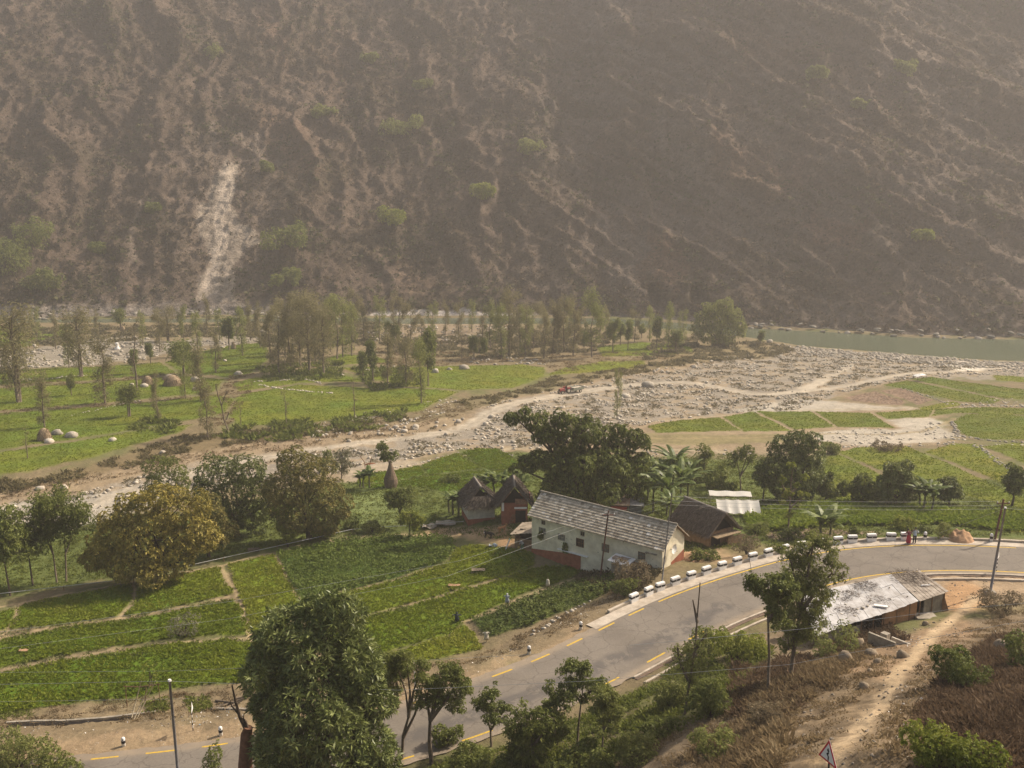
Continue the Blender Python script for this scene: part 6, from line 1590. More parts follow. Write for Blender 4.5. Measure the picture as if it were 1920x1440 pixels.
bananas("banana_clump", [(1722,955,3.0,2.6,10),(1732,958,3.6,2.8,11),(1745,960,3.2,2.6,10)], "banana plants in the row of trees at the right")
bananas("banana_clump", [(1540,1005,2.4,3.0,12),(1556,1003,2.0,2.6,9)], "spreading banana plant with arching leaves behind the barrier blocks")
bananas("banana_sapling", [(669,988,1.4,.9,4)], "single young banana plant beside the water pipe")
# rusty old leaves hanging over the banana row on the left
p = P3(690, 893); root = empty("withered_banana_leaf", p + Vector((0, 0, 0))); tag(root, "rusty orange withered banana leaf catching the sun above the yellow stems", "leaf")
mb = MB(); mb.tube([(-.3, 0, 0), (-.5, 0, 2.4), (-1.2, 0, 3.4)], .05, 5); mb.tube([(.2, 0, 0), (.3, 0, 1.9), (.7, 0, 3.2)], .05, 5); mb.build("stalk", banr, root)
mb = MB(); banana_leaf(mb, (-.6, 0, 1.9), .1, 2.0, .45, .5); o = mb.build("blade", banr, root)

# ---- hay
def heap(name, px, py, wpx, hpx, mat, lab, cat, n=900, straws=True):
    p = P3(px, py); s = 1 / mpp(p); r = wpx * s / 2; h = hpx * s / .9
    root = empty(name, p); tag(root, lab, cat)
    mb = MB(); random.seed(int(px)); lathe(mb, [(r * .98, -.2), (r, h * .15), (r * .92, h * .45), (r * .66, h * .78), (r * .3, h * .95), (r * .06, h)], 16, .11); mb.build("mound", mat, root, True)
    if straws:
        g = np.random.default_rng(int(px)); th = g.random(n) * 6.28; el = g.random(n) * 1.4
        P = np.stack([np.cos(th) * np.cos(el) * r, np.sin(th) * np.cos(el) * r, np.sin(el) * h * .98], 1)
        D = unit(np.stack([np.cos(th), np.sin(th), -.9 - 0 * th], 1) + .5 * g.normal(size=(n, 3)))
        V, F = leafquads(P, D, np.full(n, r * .28), np.full(n, .02 + r * .01), .2)
        link("straws", npmesh("straws", V, F, False, None, {"v": g.random(n)}), foliage("hay_straws", (.16, .11, .07), (.27, .19, .12), (.42, .31, .2), .2, .9) if "hay_straws" not in bpy.data.materials else bpy.data.materials["hay_straws"], root)
    return root
heap("hay_mound", 325, 723, 33, 18, haylight, "round hay mound on the terrace among boulders", "hay mound")
heap("hay_mound", 277, 722, 20, 16, haylight, "smaller hay heap just left of the round mound", "hay mound")
heap("hay_mound", 318, 712, 24, 10, graym, "dark grey rock mound behind the round hay mound", "rock")
heap("hay_mound", 231, 624, 9, 12, haylight, "tiny hay heap at the foot of the palm-like tree by the river", "hay mound", 200)
heap("hay_mound", 438, 655, 9, 13, haylight, "tiny hay heap beside the dark green double tree", "hay mound", 200)
p = P3(84, 802); s = 1 / mpp(p); root = empty("hay_bundle", p + Vector((0, -.25, 0)) + Vector((0, 0, -2.6 + 2.4 * 0 + .4)))
heap_o = heap("hay_bundle", 84, 826, 24, 22, haylight, "bundle of hay tied around the trunk of the brown tree beside the big boulders", "hay bundle"); bpy.data.objects.remove(root)
earthm = plain("heaped_earth", (.42, .26, .15), .98, .35, 1.5, .8)
def earth(px, py, wpx, hpx, lab, mat=earthm):
    p = P3(px, py); s = 1 / mpp(p); r = wpx * s / 2; h = hpx * s / .9
    g = 22; x = np.linspace(-1, 1, g); X, Y = np.meshgrid(x, x); q = np.clip(1 - X ** 2 - Y ** 2, 0, 1)
    Z = h * q ** .9 * (1 + .35 * fbm(X * 2.5 + px, Y * 2.5, 3)) - .08
    ii = np.arange(g * g).reshape(g, g); F = np.stack([ii[:-1, :-1], ii[:-1, 1:], ii[1:, 1:], ii[1:, :-1]], -1).reshape(-1, 4)
    o = link("earth_pile", npmesh("earth_pile", np.stack([X.ravel() * r, Y.ravel() * r, Z.ravel()], 1), F, True), mat); o.location = p; tag(o, lab, "earth pile"); return o
earth(1800, 1012, 54, 17, "mound of orange earth behind the kerb near the utility poles")
earth(1300, 1046, 60, 8, "low ridge of pale earth behind the barrier, right of the white house")

# ================================================================ BUILDINGS
def atY(px, py, Y):
    dx, dy, dz = ray(px, py); t = Y / dy
    return Vector((dx * t, Y, CAMZ + dz * t))
def atZ(px, py, Z):
    dx, dy, dz = ray(px, py); t = (Z - CAMZ) / dz
    return Vector((dx * t, dy * t, Z))
whitew = plain("whitewash_wall", (.74, .68, .52), .9, .22, .8, .25, c2=(.54, .48, .35))
redmud = plain("red_mud_plaster", (.30, .105, .06), .95, .3, 2, .4)
brownmud = plain("brown_mud_wall", (.26, .165, .095), .95, .35, 2, .6)
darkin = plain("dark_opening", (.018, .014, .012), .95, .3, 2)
woodm = plain("weathered_wood", (.20, .12, .065), .9, .4, 5, .4)
palewood = plain("pale_bamboo", (.50, .42, .29), .8, .3, 6, .2)
rustm = plain("rusty_tin", (.36, .29, .23), .6, .4, 1.6, .3, c2=(.20, .11, .07))
tinm = plain("pale_tin_sheet", (.46, .45, .44), .6, .25, .9, .2, c2=(.31, .285, .26), metal=0)
darktin = plain("tarnished_tin", (.33, .285, .235), .8, .5, 1.6, .4, c2=(.16, .13, .10))
cementm = plain("grey_cement", (.33, .29, .23), .92, .35, 2.2, .5)
whitem = plain("white_paint", (.80, .78, .74), .8, .12, 5)
blackm = plain("black_paint", (.025, .022, .022), .7, .2, 5)
greym = plain("painted_steel_grey", (.22, .21, .21), .55, .25, 5, metal=.3)
rustpole = plain("rusty_steel", (.13, .055, .04), .8, .4, 5)
bluem = plain("blue_paint", (.045, .06, .20), .7, .3, 5)
redm = plain("red_paint", (.30, .05, .045), .55, .3, 4)
tilem, nt, out = newmat("slate_tiles")
at_ = N(nt, "ShaderNodeAttribute"); at_.attribute_name = "v"
r_ = ramp(nt, at_.outputs["Fac"], [(.0, (.23, .19, .14)), (.45, (.44, .38, .29)), (.8, (.58, .51, .40)), (.97, (.66, .62, .55))])
tc = N(nt, "ShaderNodeTexCoord"); n_ = noise_node(nt, 4, 5, .7, tc.outputs["Object"])
r2 = ramp(nt, n_.outputs[0], [(.3, (.7, .7, .7)), (.65, (1.15, 1.15, 1.15))])
b = principled(nt, out, .85, .25); nt.links.new(mixc(nt, 1, r_.outputs[0], r2.outputs[0], 'MULTIPLY'), b.inputs["Base Color"])

# ---- the tiled white house
L = P3(997, 1037); Rr_ = P3(1241, 1067)
fx = Vector((Rr_.x - L.x, Rr_.y - L.y, 0)); FL = fx.length; rz = math.atan2(fx.y, fx.x)
z0 = L.z; rise = Rr_.z - L.z
zE = atY(1244, 1026, Rr_.y).z - z0                       # eave height above the left foot
house = empty("white_house", L, rz); tag(house, "long whitewashed house with a grey tiled roof and red painted base", "house")
W_ = 4.6; HR = 1.75; ov = .38
mb = MB()
yb = W_
# walls: facade, back, and two pointed gables as one shell 0.25 thick
mb.box(0, 0, -1.2, FL, .25, zE); mb.box(0, yb - .25, -1.0, FL, yb, zE)
for x0, x1 in ((0.002, .25), (FL - .25, FL - .002)):
    mb.add([(x0, .25, -1.2), (x1, .25, -1.2), (x1, yb - .25, -1.2), (x0, yb - .25, -1.2), (x0, .25, zE + .15), (x1, .25, zE + .15), (x1, yb - .25, zE + .15), (x0, yb - .25, zE + .15), (x0, yb / 2, zE + HR - .12), (x1, yb / 2, zE + HR - .12)],
           [(0, 3, 2, 1), (0, 1, 5, 4), (2, 3, 7, 6), (1, 2, 6, 9, 5), (3, 0, 4, 8, 7), (4, 5, 9, 8), (6, 7, 8, 9)])
mb.build("wall", whitew, house)
bh = lambda x: rise * x / FL + .55 - .2 * x / FL
for x0, x1 in ((-.03, FL * .40), (FL * .80, FL * .93)):
    mb = MB(); mb.hexa([(x0, -.03, -1.2), (x1, -.03, -1.2), (x1, .0, -1.2), (x0, .0, -1.2), (x0, -.03, bh(x0)), (x1, -.03, bh(x1) * (1 if x1 < 11 else .95)), (x1, .0, bh(x1) * (1 if x1 < 11 else .95)), (x0, .0, bh(x0))]); mb.build("painted_base", redmud, house)
mb = MB(); mb.hexa([(FL, 1.9, -1.2), (FL + .03, 1.9, -1.2), (FL + .03, yb, -1.2), (FL, yb, -1.2), (FL, 1.9, rise + .1), (FL + .03, 1.9, rise + .1), (FL + .03, yb, rise + .75), (FL, yb, rise + .75)])
mb.build("painted_base", redmud, house)
# roof of separate slates
random.seed(9)
def tiled(name, side):
    mb = MB(); vals = []
    run = yb / 2 + ov; slope = math.atan2(HR, yb / 2); rl = run / math.cos(slope)
    nr_, nc = 10, 44
    cw = (FL + 2 * ov) / nc
    for r0 in range(nr_):
        rowv = random.uniform(-.08, .08)
        for c0 in range(nc):
            a0 = rl * r0 / nr_ - .03; a1 = rl * (r0 + 1) / nr_ + .05
            x0 = -ov + c0 * cw + random.uniform(0, .015); x1 = x0 + cw - random.uniform(.005, .03)
            lift = .035 + random.uniform(0, .015); lo = .0
            q = []
            for x, a, t in ((x0, a0, lift + .085), (x1, a0, lift + .085), (x1, a1, lift), (x0, a1, lift)):
                y = a * math.cos(slope); zz = a * math.sin(slope)
                q.append((x, y, zz, t))
            bot = []; top = []
            for x, y, zz, t in q:
                Y = (-ov + y) if side < 0 else (yb + ov - y)
                Z = zE - ov * math.tan(slope) + zz
                bot.append((x, Y, Z + .012)); top.append((x, Y, Z + t))
            mb.hexa(bot + top)
            v = random.gauss(.45, .2) + rowv
            if random.random() < .012: v = 1.0
            vals += [max(0, min(1, v))] * 6
    o = mb.build(name, tilem, house)
    at = o.data.attributes.new("v", 'FLOAT', 'FACE'); at.data.foreach_set("value", vals)
    return o
tiled("roof", -1); tiled("roof", 1)
slope = math.atan2(HR, yb / 2)
mb = MB()
for sgn in (-1, 1):                                       # boards under the tiles
    ya, za = (-ov + .05, zE - (ov - .05) * math.tan(slope)) if sgn < 0 else (yb + ov - .05, zE - (ov - .05) * math.tan(slope))
    mb.hexa([(-ov + .04, ya, za - .05), (FL + ov - .04, ya, za - .05), (FL + ov - .04, yb / 2 + sgn * .02, zE + HR - .05), (-ov + .04, yb / 2 + sgn * .02, zE + HR - .05), (-ov + .04, ya, za), (FL + ov - .04, ya, za), (FL + ov - .04, yb / 2 + sgn * .02, zE + HR), (-ov + .04, yb / 2 + sgn * .02, zE + HR)])
mb.build("roof_boards", woodm, house)
mb = MB(); mb.tube([(-ov - .1, yb / 2, zE + HR + .14), (FL * .5, yb / 2, zE + HR + .08), (FL + ov, yb / 2, zE + HR + .13)], .11, 8); mb.build("ridge_cap", cementm, house)
grilm = plain("window_grille", (.16, .13, .11), .8, .3, 5)
for t, dz, w, h, dark, fr in [(.096, -.75, .42, .42, 1, 0), (.41, -.85, .42, .42, 1, 0), (.088, -1.75, .85, .62, 0, 0), (.245, -1.9, .85, .62, 0, 0), (.392, -1.95, .9, .85, 1, 1), (.588, -1.75, .8, .8, 0, 1), (.855, -1.55, .75, .75, 0, 1)]:
    x = t * FL; z = zE + dz
    mb = MB(); mb.box(x - w / 2, -.02, z - h / 2, x + w / 2, .0, z + h / 2)
    wnd = mb.build("window", darkin if dark else plain("dusty_pane", (.17, .18, .16), .5, .4, 4), house)
    mb = MB(); f = .05
    mb.box(x - w / 2 - f, -.05, z - h / 2 - f, x - w / 2, -.0, z + h / 2 + f); mb.box(x + w / 2, -.05, z - h / 2 - f, x + w / 2 + f, -.0, z + h / 2 + f)
    mb.box(x - w / 2, -.05, z + h / 2, x + w / 2, -.0, z + h / 2 + f); mb.box(x - w / 2, -.05, z - h / 2 - f, x + w / 2, -.0, z - h / 2)
    for k in range(1, 4 if w > .6 else 2): xx = x - w / 2 + w * k / (4 if w > .6 else 2); mb.box(xx - .02, -.045, z - h / 2, xx + .02, -.022, z + h / 2)
    if w > .6: mb.box(x - w / 2, -.048, z - .02, x + w / 2, -.0235, z + .02)
    mb.build("frame", woodm if fr else cementm, wnd)
mb = MB(); mb.box(FL * .22, -.32, rise * .3 + .72, FL * .46, -.0, rise * .3 + .78); mb.build("ledge", whitem, house)
mb = MB(); mb.box(FL * .885, -.25, zE - 1.0, FL * .965, -.0, zE - .94); mb.build("ledge", cementm, house)
mb = MB()                                                 # flaked holes in the lime wash
for k in range(46):
    x = random.uniform(.3, FL - .3); z = random.uniform(zE - 2.6, zE - .35); r = random.uniform(.02, .07)
    pts = [(x + r * math.cos(a) * random.uniform(.6, 1.3), -.004, z + r * .7 * math.sin(a) * random.uniform(.6, 1.3)) for a in (0, 1.05, 2.1, 3.14, 4.2, 5.2)]
    mb.add(pts, [(0, 1, 2, 3, 4, 5)])
mb.build("plaster_flakes", plain("bare_plaster", (.20, .17, .13), .95, .3, 3), house)
for x, z, r_ in ((1.3, zE - 2.4, .5), (4.6, rise * .3 + 1.0, .55)):          # creepers
    bl = [(x, -.12, z, r_ * .7, .12, r_), (x + .2, -.12, z + .4, r_ * .4, .1, r_ * .6)]
    link("creeper", crown_mesh("creeper", bl, 90, .16, .05, 6, .1), fol['green'], house)
def hw(x, y, z): return house.matrix_basis @ Vector((x, y, z)) if False else Vector((L.x + x * math.cos(rz) - y * math.sin(rz), L.y + x * math.sin(rz) + y * math.cos(rz), L.z + z))
# satellite dish on the gable
d = empty("satellite_dish", hw(FL + .02, 1.5, zE - .55), rz); tag(d, "white satellite dish fixed to the sunlit gable of the white house", "satellite dish")
mb = MB(); seg = 18
rings = [(r0 * .52, .16 * (r0) ** 2) for r0 in (0, .35, .7, 1)]
pts = []; F = []
for r0, dep in rings:
    for k in range(seg):
        a = 2 * math.pi * k / seg; pts.append((.35 + dep, r0 * math.cos(a), r0 * math.sin(a)))
for i in range(3):
    for k in range(seg): F.append((i * seg + k, i * seg + (k + 1) % seg, (i + 1) * seg + (k + 1) % seg, (i + 1) * seg + k))
mb.add(pts, F); mb.add([(p_[0] + .02, p_[1], p_[2]) for p_ in pts], [tuple(reversed(f)) for f in F]); mb.build("dish", whitem, d, True)
mb = MB(); mb.tube([(0, 0, -.2), (.2, 0, -.1), (.36, 0, 0)], .03, 6); mb.tube([(.42, 0, -.5), (.9, 0, -.1)], .015, 5); mb.build("arm", greym, d)
# kiosk
k0 = hw(FL * .70, -1.75, 0); kz = gz(k0.x, k0.y)
ks = empty("kiosk", (k0.x, k0.y, kz), rz); tag(ks, "small grey outhouse with a blue side and junk on its roof, against the white house", "outhouse")
MB().box(0, 0, -.4, 1.75, 1.3, 1.85).build("wall", plain("grey_brown_block", (.27, .235, .19), .95, .3, 3, .4), ks)
MB().box(1.755, .02, -.3, 1.80, 1.25, 1.8).build("blue_panel", bluem, ks)
mb = MB(); mb.hexa([(-.35, -.25, 1.86), (2.05, -.25, 1.80), (2.05, 1.5, 2.02), (-.35, 1.5, 2.08), (-.35, -.25, 1.91), (2.05, -.25, 1.85), (2.05, 1.5, 2.07), (-.35, 1.5, 2.13)]); mb.build("roof", whitem, ks)
mb = MB(); mb.box(-.1, .3, 1.96, .5, .9, 2.15); mb.box(.6, .5, 1.96, 1.5, 1.1, 2.12); mb.tube([(0, .1, 2.0), (1.8, .9, 2.25)], .05, 5); mb.build("roof_junk", rustm, ks)
def barrel(p, r, h, mat, lab):
    mb = MB(); lathe(mb, [(r * .9, 0), (r, h * .1), (r, h * .9), (r * .85, h)], 12, .01); o = mb.build("barrel", mat, None, True, p); return tag(o, lab, "barrel")
q = hw(FL * .835, -.8, 0); barrel((q.x, q.y, gz(q.x, q.y) - .05), .36, .95, plain("dark_drum", (.04, .05, .055), .5, .3, 4), "dark water drum standing right of the grey outhouse")
def rag(px, py, w, h, mat, lab, name="cloth", cat="cloth", dz=0):
    p = P3(px, py); mb = MB(); n = 5; random.seed(int(px))
    for i in range(n + 1):
        for j in range(4): mb.v.append((w * (i / n - .5) * (1 - .2 * random.random()), .10 * math.sin(i * 2.1 + j) - .04, h * (j / 3) * (1 - .25 * random.random()) + .02))
    for i in range(n):
        for j in range(3): a = i * 4 + j; mb.f.append((a, a + 4, a + 5, a + 1)); mb.mi.append(0)
    for i in range(n + 1):
        for j in range(4): q = mb.v[i * 4 + j]; mb.v.append((q[0], q[1] + .05, q[2]))
    o_ = (n + 1) * 4
    for i in range(n):
        for j in range(3): a = o_ + i * 4 + j; mb.f.append((a + 1, a + 5, a + 4, a)); mb.mi.append(0)
    o = mb.build(name, mat, None, True, p + Vector((0, 0, dz))); return tag(o, lab, cat)
rag(1141, 1062, .9, .9, redm, "red cloth hung on the brown twigs left of the grey outhouse"); rag(1151, 1078, .45, .35, redm, "small red rag on the edge of the potato patch path"); rag(1159, 1058, .25, .8, redm, "narrow red rag between the twigs and the outhouse")

# ---- thatch
thm = plain("old_thatch", (.125, .10, .08), .98, .45, 7, 1.0, c2=(.07, .056, .045))
thstraw = foliage("thatch_straws", (.07, .056, .045), (.135, .11, .088), (.24, .205, .17), .05, .9)
def thatch_plane(mb, a, b, c, d, th=.22):
    """thick quad a-b (eave) c-d (ridge)"""
    a, b, c, d = map(Vector, (a, b, c, d)); n = (b - a).cross(d - a).normalized() * th
    mb.hexa([a, b, c, d, a + n, b + n, c + n, d + n])
def straws(parent, quads, n, seed=1, L_=.55):
    g = np.random.default_rng(seed); Ps, Ds = [], []
    for (a, b, c, d) in quads:
        a, b, c, d = map(lambda v: np.array(v, float), (a, b, c, d)); nn = np.cross(b - a, d - a); nn /= np.linalg.norm(nn)
        u = g.random((n, 1)); v = g.random((n, 1)) ** 1.3
        P = (a * (1 - u) + b * u) * (1 - v) + (d * (1 - u) + c * u) * v + nn * .24
        dn = (a - d) / np.linalg.norm(a - d); Ps.append(P); Ds.append(unit(dn + .25 * g.normal(size=(n, 3)) + nn * .08))
    P = np.concatenate(Ps); D = np.concatenate(Ds)
    V, F = leafquads(P, D, L_ * (.5 + g.random(len(P))), np.full(len(P), .018), .08)
    link("straw_ends", npmesh("straw_ends", V, F, False, None, {"v": g.random(len(F))}), thstraw, parent)
def hut(name, px, py, w, dpt, wh, rh, rzd, lab, wallm, front, ovh=.55, hip=False, n=1200):
    p = P3(px, py); root = empty(name, p, R(rzd)); tag(root, lab, "hut")
    mb = MB(); hw_ = w / 2; T = .2
    mb.box(-hw_, T, -.6, -hw_ + T, dpt - T, wh); mb.box(hw_ - T, T, -.6, hw_, dpt - T, wh); mb.box(-hw_, dpt - T, -.6, hw_, dpt, wh); mb.box(-hw_, 0, -.6, hw_, T, wh)
    mb.build("wall", wallm, root)
    E = hw_ + ovh; ze = wh - ovh * rh / hw_ * .55; zr = wh + rh
    y0, y1 = -ovh, dpt + ovh * .6
    mb = MB(); quads = []
    ymid = y0 + .1
    A = (-E, y0, ze); B = (-E, y1, ze); C_ = (0, y1 - .2, zr); D = (0, (y0 + .9 if hip else y0), zr)
    thatch_plane(mb, B, A, D, C_); quads.append((B, A, D, C_))
    A2 = (E, y0, ze); B2 = (E, y1, ze)
    thatch_plane(mb, A2, B2, C_, D); quads.append((A2, B2, C_, D))
    if hip:                                              # skirt roof under a small open gable
        s0, s1 = (-E, y0 - .15, ze - .08), (E, y0 - .15, ze - .08); s2, s3 = (E * .42, y0 + .75, ze + (zr - ze) * .52), (-E * .42, y0 + .75, ze + (zr - ze) * .52)
        thatch_plane(mb, s0, s1, s2, s3, .2); quads.append((s0, s1, s2, s3))
    ro = mb.build("thatched_roof", thm, root)
    straws(root, quads, n, int(px), .5)
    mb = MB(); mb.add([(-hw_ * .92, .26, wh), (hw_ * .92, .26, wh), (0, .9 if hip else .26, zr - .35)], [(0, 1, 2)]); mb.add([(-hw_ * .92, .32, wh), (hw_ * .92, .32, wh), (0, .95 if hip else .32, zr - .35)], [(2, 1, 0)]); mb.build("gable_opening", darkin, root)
    mb = MB(); mb.tube([(0, y0 + (.7 if hip else -.1), zr + .16), (0, y1, zr + .16)], [.13, .12], 7)
    for k in range(4): mb.tube([(random.uniform(-.15, .15), y0 + .8, zr + .25), (random.uniform(-.5, .5), (y0 + y1) / 2, zr - .1)], .035, 5)
    mb.build("ridge_poles", plain("ridge_poles", (.30, .26, .22), .9, .3, 5), root)
    front(root, hw_, wh, dpt)
    return root
def f1_(root, hw_, wh, d):
    MB().box(-hw_ - .03, -.03, -.6, hw_ + .03, .0, .5).build("painted_base", redmud, root)
    MB().box(-hw_ - .03, .0, -.6, -hw_, d, .5).build("painted_base", redmud, root)
random.seed(12)
hut("thatched_hut", 903, 979, 3.5, 4.2, 2.6, 1.9, 14, "left thatched hut with a white wall and small dark attic gable", plain("white_hut_wall", (.56, .53, .44), .92, .25, 2, .3), f1_, .6, True, 1500)
def f2_(root, hw_, wh, d):
    MB().box(-.05, -.02, wh - .75, hw_ - .1, .0, wh - .5).build("white_band", whitem, root)
    MB().box(.1, -.03, .1, hw_ - .25, .0, wh - .95).build("door", darkin, root)
    MB().box(-hw_ + .0, -.04, wh - 1.0, -hw_ + .3, .0, wh + .1).build("white_band", whitem, root)
    mb = MB(); mb.tube([(-.9, -.6, -.2), (-.2, -.05, 1.3)], .05, 6); mb.tube([(-.6, -.6, -.2), (.1, -.05, 1.3)], .05, 6)
    for k in range(5): t = k / 5 + .1; mb.tube([(-.9 + .7 * t, -.6 + .55 * t, -.2 + 1.5 * t), (-.6 + .7 * t, -.6 + .55 * t, -.2 + 1.5 * t)], .035, 5)
    mb.build("ladder", woodm, root)
    mb = MB(); mb.box(.05, -.32, wh - .02, hw_ - .05, -.04, wh + .62); mb.build("balcony", plain("balcony_boards", (.25, .13, .08), .9, .4, 5), root)
    rd = MB(); rd.box(hw_ + .3, 1.2, wh + .1, hw_ + .36, 2.2, wh + .8); rd.build("red_cloth", redm, root)
hut("thatched_hut", 965, 982, 3.3, 4.2, 2.7, 2.3, 2, "right thatched hut of the pair, two storeys with red mud walls and a balcony", redmud, f2_, .5, False, 1300)
def f3_(root, hw_, wh, d):
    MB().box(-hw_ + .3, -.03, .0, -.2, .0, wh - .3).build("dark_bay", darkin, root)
    MB().box(-hw_ + .2, -1.0, wh - .42, hw_ + .2, -.06, wh - .32).build("mat_canopy", haylight, root)
    MB().box(.2, -.9, -.3, hw_ + .5, -.8, wh * .62).build("wattle_screen", brownmud, root)
hut("thatched_barn", 1352, 1022, 3.7, 5.8, 1.7, 2.0, 33, "big grey thatched barn with an open gable near the right end of the white house", brownmud, f3_, .6, False, 2200)
q = P3(1317, 1012); barrel((q.x, q.y, q.z), .3, .7, plain("blue_drum", (.03, .07, .35), .5, .2, 4), "small blue drum beside the thatched barn")

# ---- lean-to at the left end of the house, tin shed behind, canopy, awning
lt = empty("lean_to_shed", hw(-2.9, .6, 0), rz + R(12)); lt.location.z = gz(lt.location.x, lt.location.y); tag(lt, "brown mud cattle shed with a ragged roof at the left end of the white house", "shed")
mb = MB(); mb.box(0, 0, -.6, 2.9, .2, 1.35); mb.box(0, .2, -.6, .2, 3.0, 1.5); mb.build("wall", brownmud, lt)
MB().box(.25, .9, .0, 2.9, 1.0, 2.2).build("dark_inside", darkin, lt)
mb = MB()
for k in range(9):
    x0 = -.5 + k * .40; a = random.uniform(-.08, .08)
    mb.hexa([(x0, -.2 + a, 1.75 + k * .09), (x0 + .38, -.2 + a, 1.78 + k * .09), (x0 + .38, 3.2 + a, 2.1 + k * .09), (x0, 3.2 + a, 2.07 + k * .09), (x0, -.2 + a, 1.80 + k * .09), (x0 + .38, -.2 + a, 1.83 + k * .09), (x0 + .38, 3.2 + a, 2.15 + k * .09), (x0, 3.2 + a, 2.12 + k * .09)])
mb.build("roof", plain("rag_roof", (.33, .27, .20), .95, .45, 1.3, .5), lt)
mb = MB(); [mb.tube([(x, .1, -.4), (x, .1, 2.0)], .06, 6) for x in (.1, 2.7)]; mb.build("posts", woodm, lt)
ts = P3(1112, 972); t_ = empty("tin_shed", ts, R(-8)); tag(t_, "low shed with a rusty tin roof behind the tiled roof, under the spreading tree", "shed")
MB().box(.1, .3, -.5, 4.3, 2.6, 1.9).build("wall", plain("dark_boards", (.10, .08, .065), .9, .4, 3), t_)
mb = MB()
for k in range(9):
    x0 = -.1 + k * .52; mb.hexa([(x0, -.2, 1.95), (x0 + .50, -.2, 1.95), (x0 + .50, 2.9, 2.35), (x0, 2.9, 2.35), (x0, -.2, 2.0), (x0 + .5, -.2, 2.0), (x0 + .5, 2.9, 2.4), (x0, 2.9, 2.4)])
mb.build("roof", rustm, t_)
MB().box(2.2, -.1, 1.3, 4.2, -.02, 1.75).build("red_cloth", redm, t_)
MB().box(4.4, .2, -.4, 6.0, 2.2, 1.9).build("tarpaulin_bay", plain("grey_tarpaulin", (.09, .10, .11), .7, .4, 3), t_)
MB().hexa([(4.3, 0, 1.95), (6.3, 0, 1.9), (6.2, 2.4, 2.3), (4.3, 2.4, 2.3), (4.3, 0, 1.99), (6.3, 0, 1.94), (6.2, 2.4, 2.34), (4.3, 2.4, 2.34)]).build("roof_sheet", plain("grey_roof_sheet", (.25, .25, .25), .7, .4, 3), t_)
plast, nt, out = newmat("white_plastic_sheet")
b = principled(nt, out, .45, .4); b.inputs["Base Color"].default_value = (.78, .75, .68, 1)
tr = N(nt, "ShaderNodeBsdfTranslucent"); tr.inputs[0].default_value = (.8, .77, .7, 1); mx = N(nt, "ShaderNodeMixShader"); mx.inputs[0].default_value = .35
nt.links.new(b.outputs[0], mx.inputs[1]); nt.links.new(tr.outputs[0], mx.inputs[2]); nt.links.new(mx.outputs[0], out.inputs[0])
cp = P3(1340, 962); c_ = empty("plastic_canopy", cp, R(-4)); tag(c_, "white plastic sheet shelter with a scalloped front edge behind the thatched barn", "canopy")
def sheet(mb, rows, th=.03):
    n = len(rows[0]); b0 = len(mb.v)
    for r0 in rows: mb.v += [tuple(v) for v in r0]
    for i in range(len(rows) - 1):
        for j in range(n - 1): mb.f.append((b0 + i * n + j, b0 + i * n + j + 1, b0 + (i + 1) * n + j + 1, b0 + (i + 1) * n + j)); mb.mi.append(0)
    b1 = len(mb.v)
    for r0 in rows: mb.v += [(v[0], v[1], v[2] - th) for v in r0]
    for i in range(len(rows) - 1):
        for j in range(n - 1): mb.f.append((b1 + (i + 1) * n + j, b1 + (i + 1) * n + j + 1, b1 + i * n + j + 1, b1 + i * n + j)); mb.mi.append(0)
mb = MB(); sag = lambda x: .16 * abs(math.sin(x * math.pi / 1.35))
xs = np.linspace(0, 5.4, 29)
sheet(mb, [[(x, -.6 - 2.2 * t, 2.1 - 1.0 * t - sag(x) * (1.0 if t > .5 else .4) * (1.7 if x > 3.9 and t > .9 else 1)) for x in xs] for t in (0, .33, .66, 1)])
mb.build("front_sheet", plast, c_, True)
mb = MB(); xs = np.linspace(-.7, 4.7, 13)
sheet(mb, [[(x, .3 + 1.3 * t, 2.25 + .25 * t - .04 * math.sin(x * 3)) for x in xs] for t in (0, .5, 1)]); mb.build("top_sheet", plast, c_, True)
mb = MB()
for x in (-.6, 1.2, 3.0, 4.6):
    mb.tube([(x, 1.6, -.3), (x, 1.6, 2.5)], .045, 6); mb.tube([(x, .3, -.3), (x, .3, 2.2)], .045, 6); mb.tube([(x + .6, -2.75, -.6), (x + .6, -2.75, 1.05)], .04, 6)
mb.tube([(-.8, .3, 2.2), (5.2, .3, 2.2)], .04, 6); mb.tube([(0, -.6, 2.03), (5.6, -.6, 2.03)], .04, 6); mb.build("poles", palewood, c_)
aw = P3(1724, 714); a_ = empty("awning", aw, R(10)); tag(a_, "tiny white awning on sticks near the river at the right", "awning")
mb = MB(); sheet(mb, [[(x, y, 1.5 + .35 * (1 - abs(x) / 1.4) * (1 - abs(y) / 1.6) + .12 * x) for x in (-1.4, -.7, 0, .7, 1.4)] for y in (-1.1, 0, 1.1)], .05); mb.build("sheet", whitem, a_)
mb = MB(); [mb.tube([(x, y, -.2), (x, y, 1.5 + .1 * x)], .05, 5) for x in (-1.2, 1.2) for y in (-1, 1)]; mb.build("sticks", woodm, a_)
cn = P3(220, 655); mb = MB(); random.seed(3); lathe(mb, [(.95, -.2), (.9, .3), (.55, .8), (.42, 1.2), (.5, 1.6), (.42, 2.0), (.1, 2.2)], 10, .12); tag(mb.build("cairn", whitem, None, True, cn), "white painted stone cairn on the stony strip near the river", "cairn")

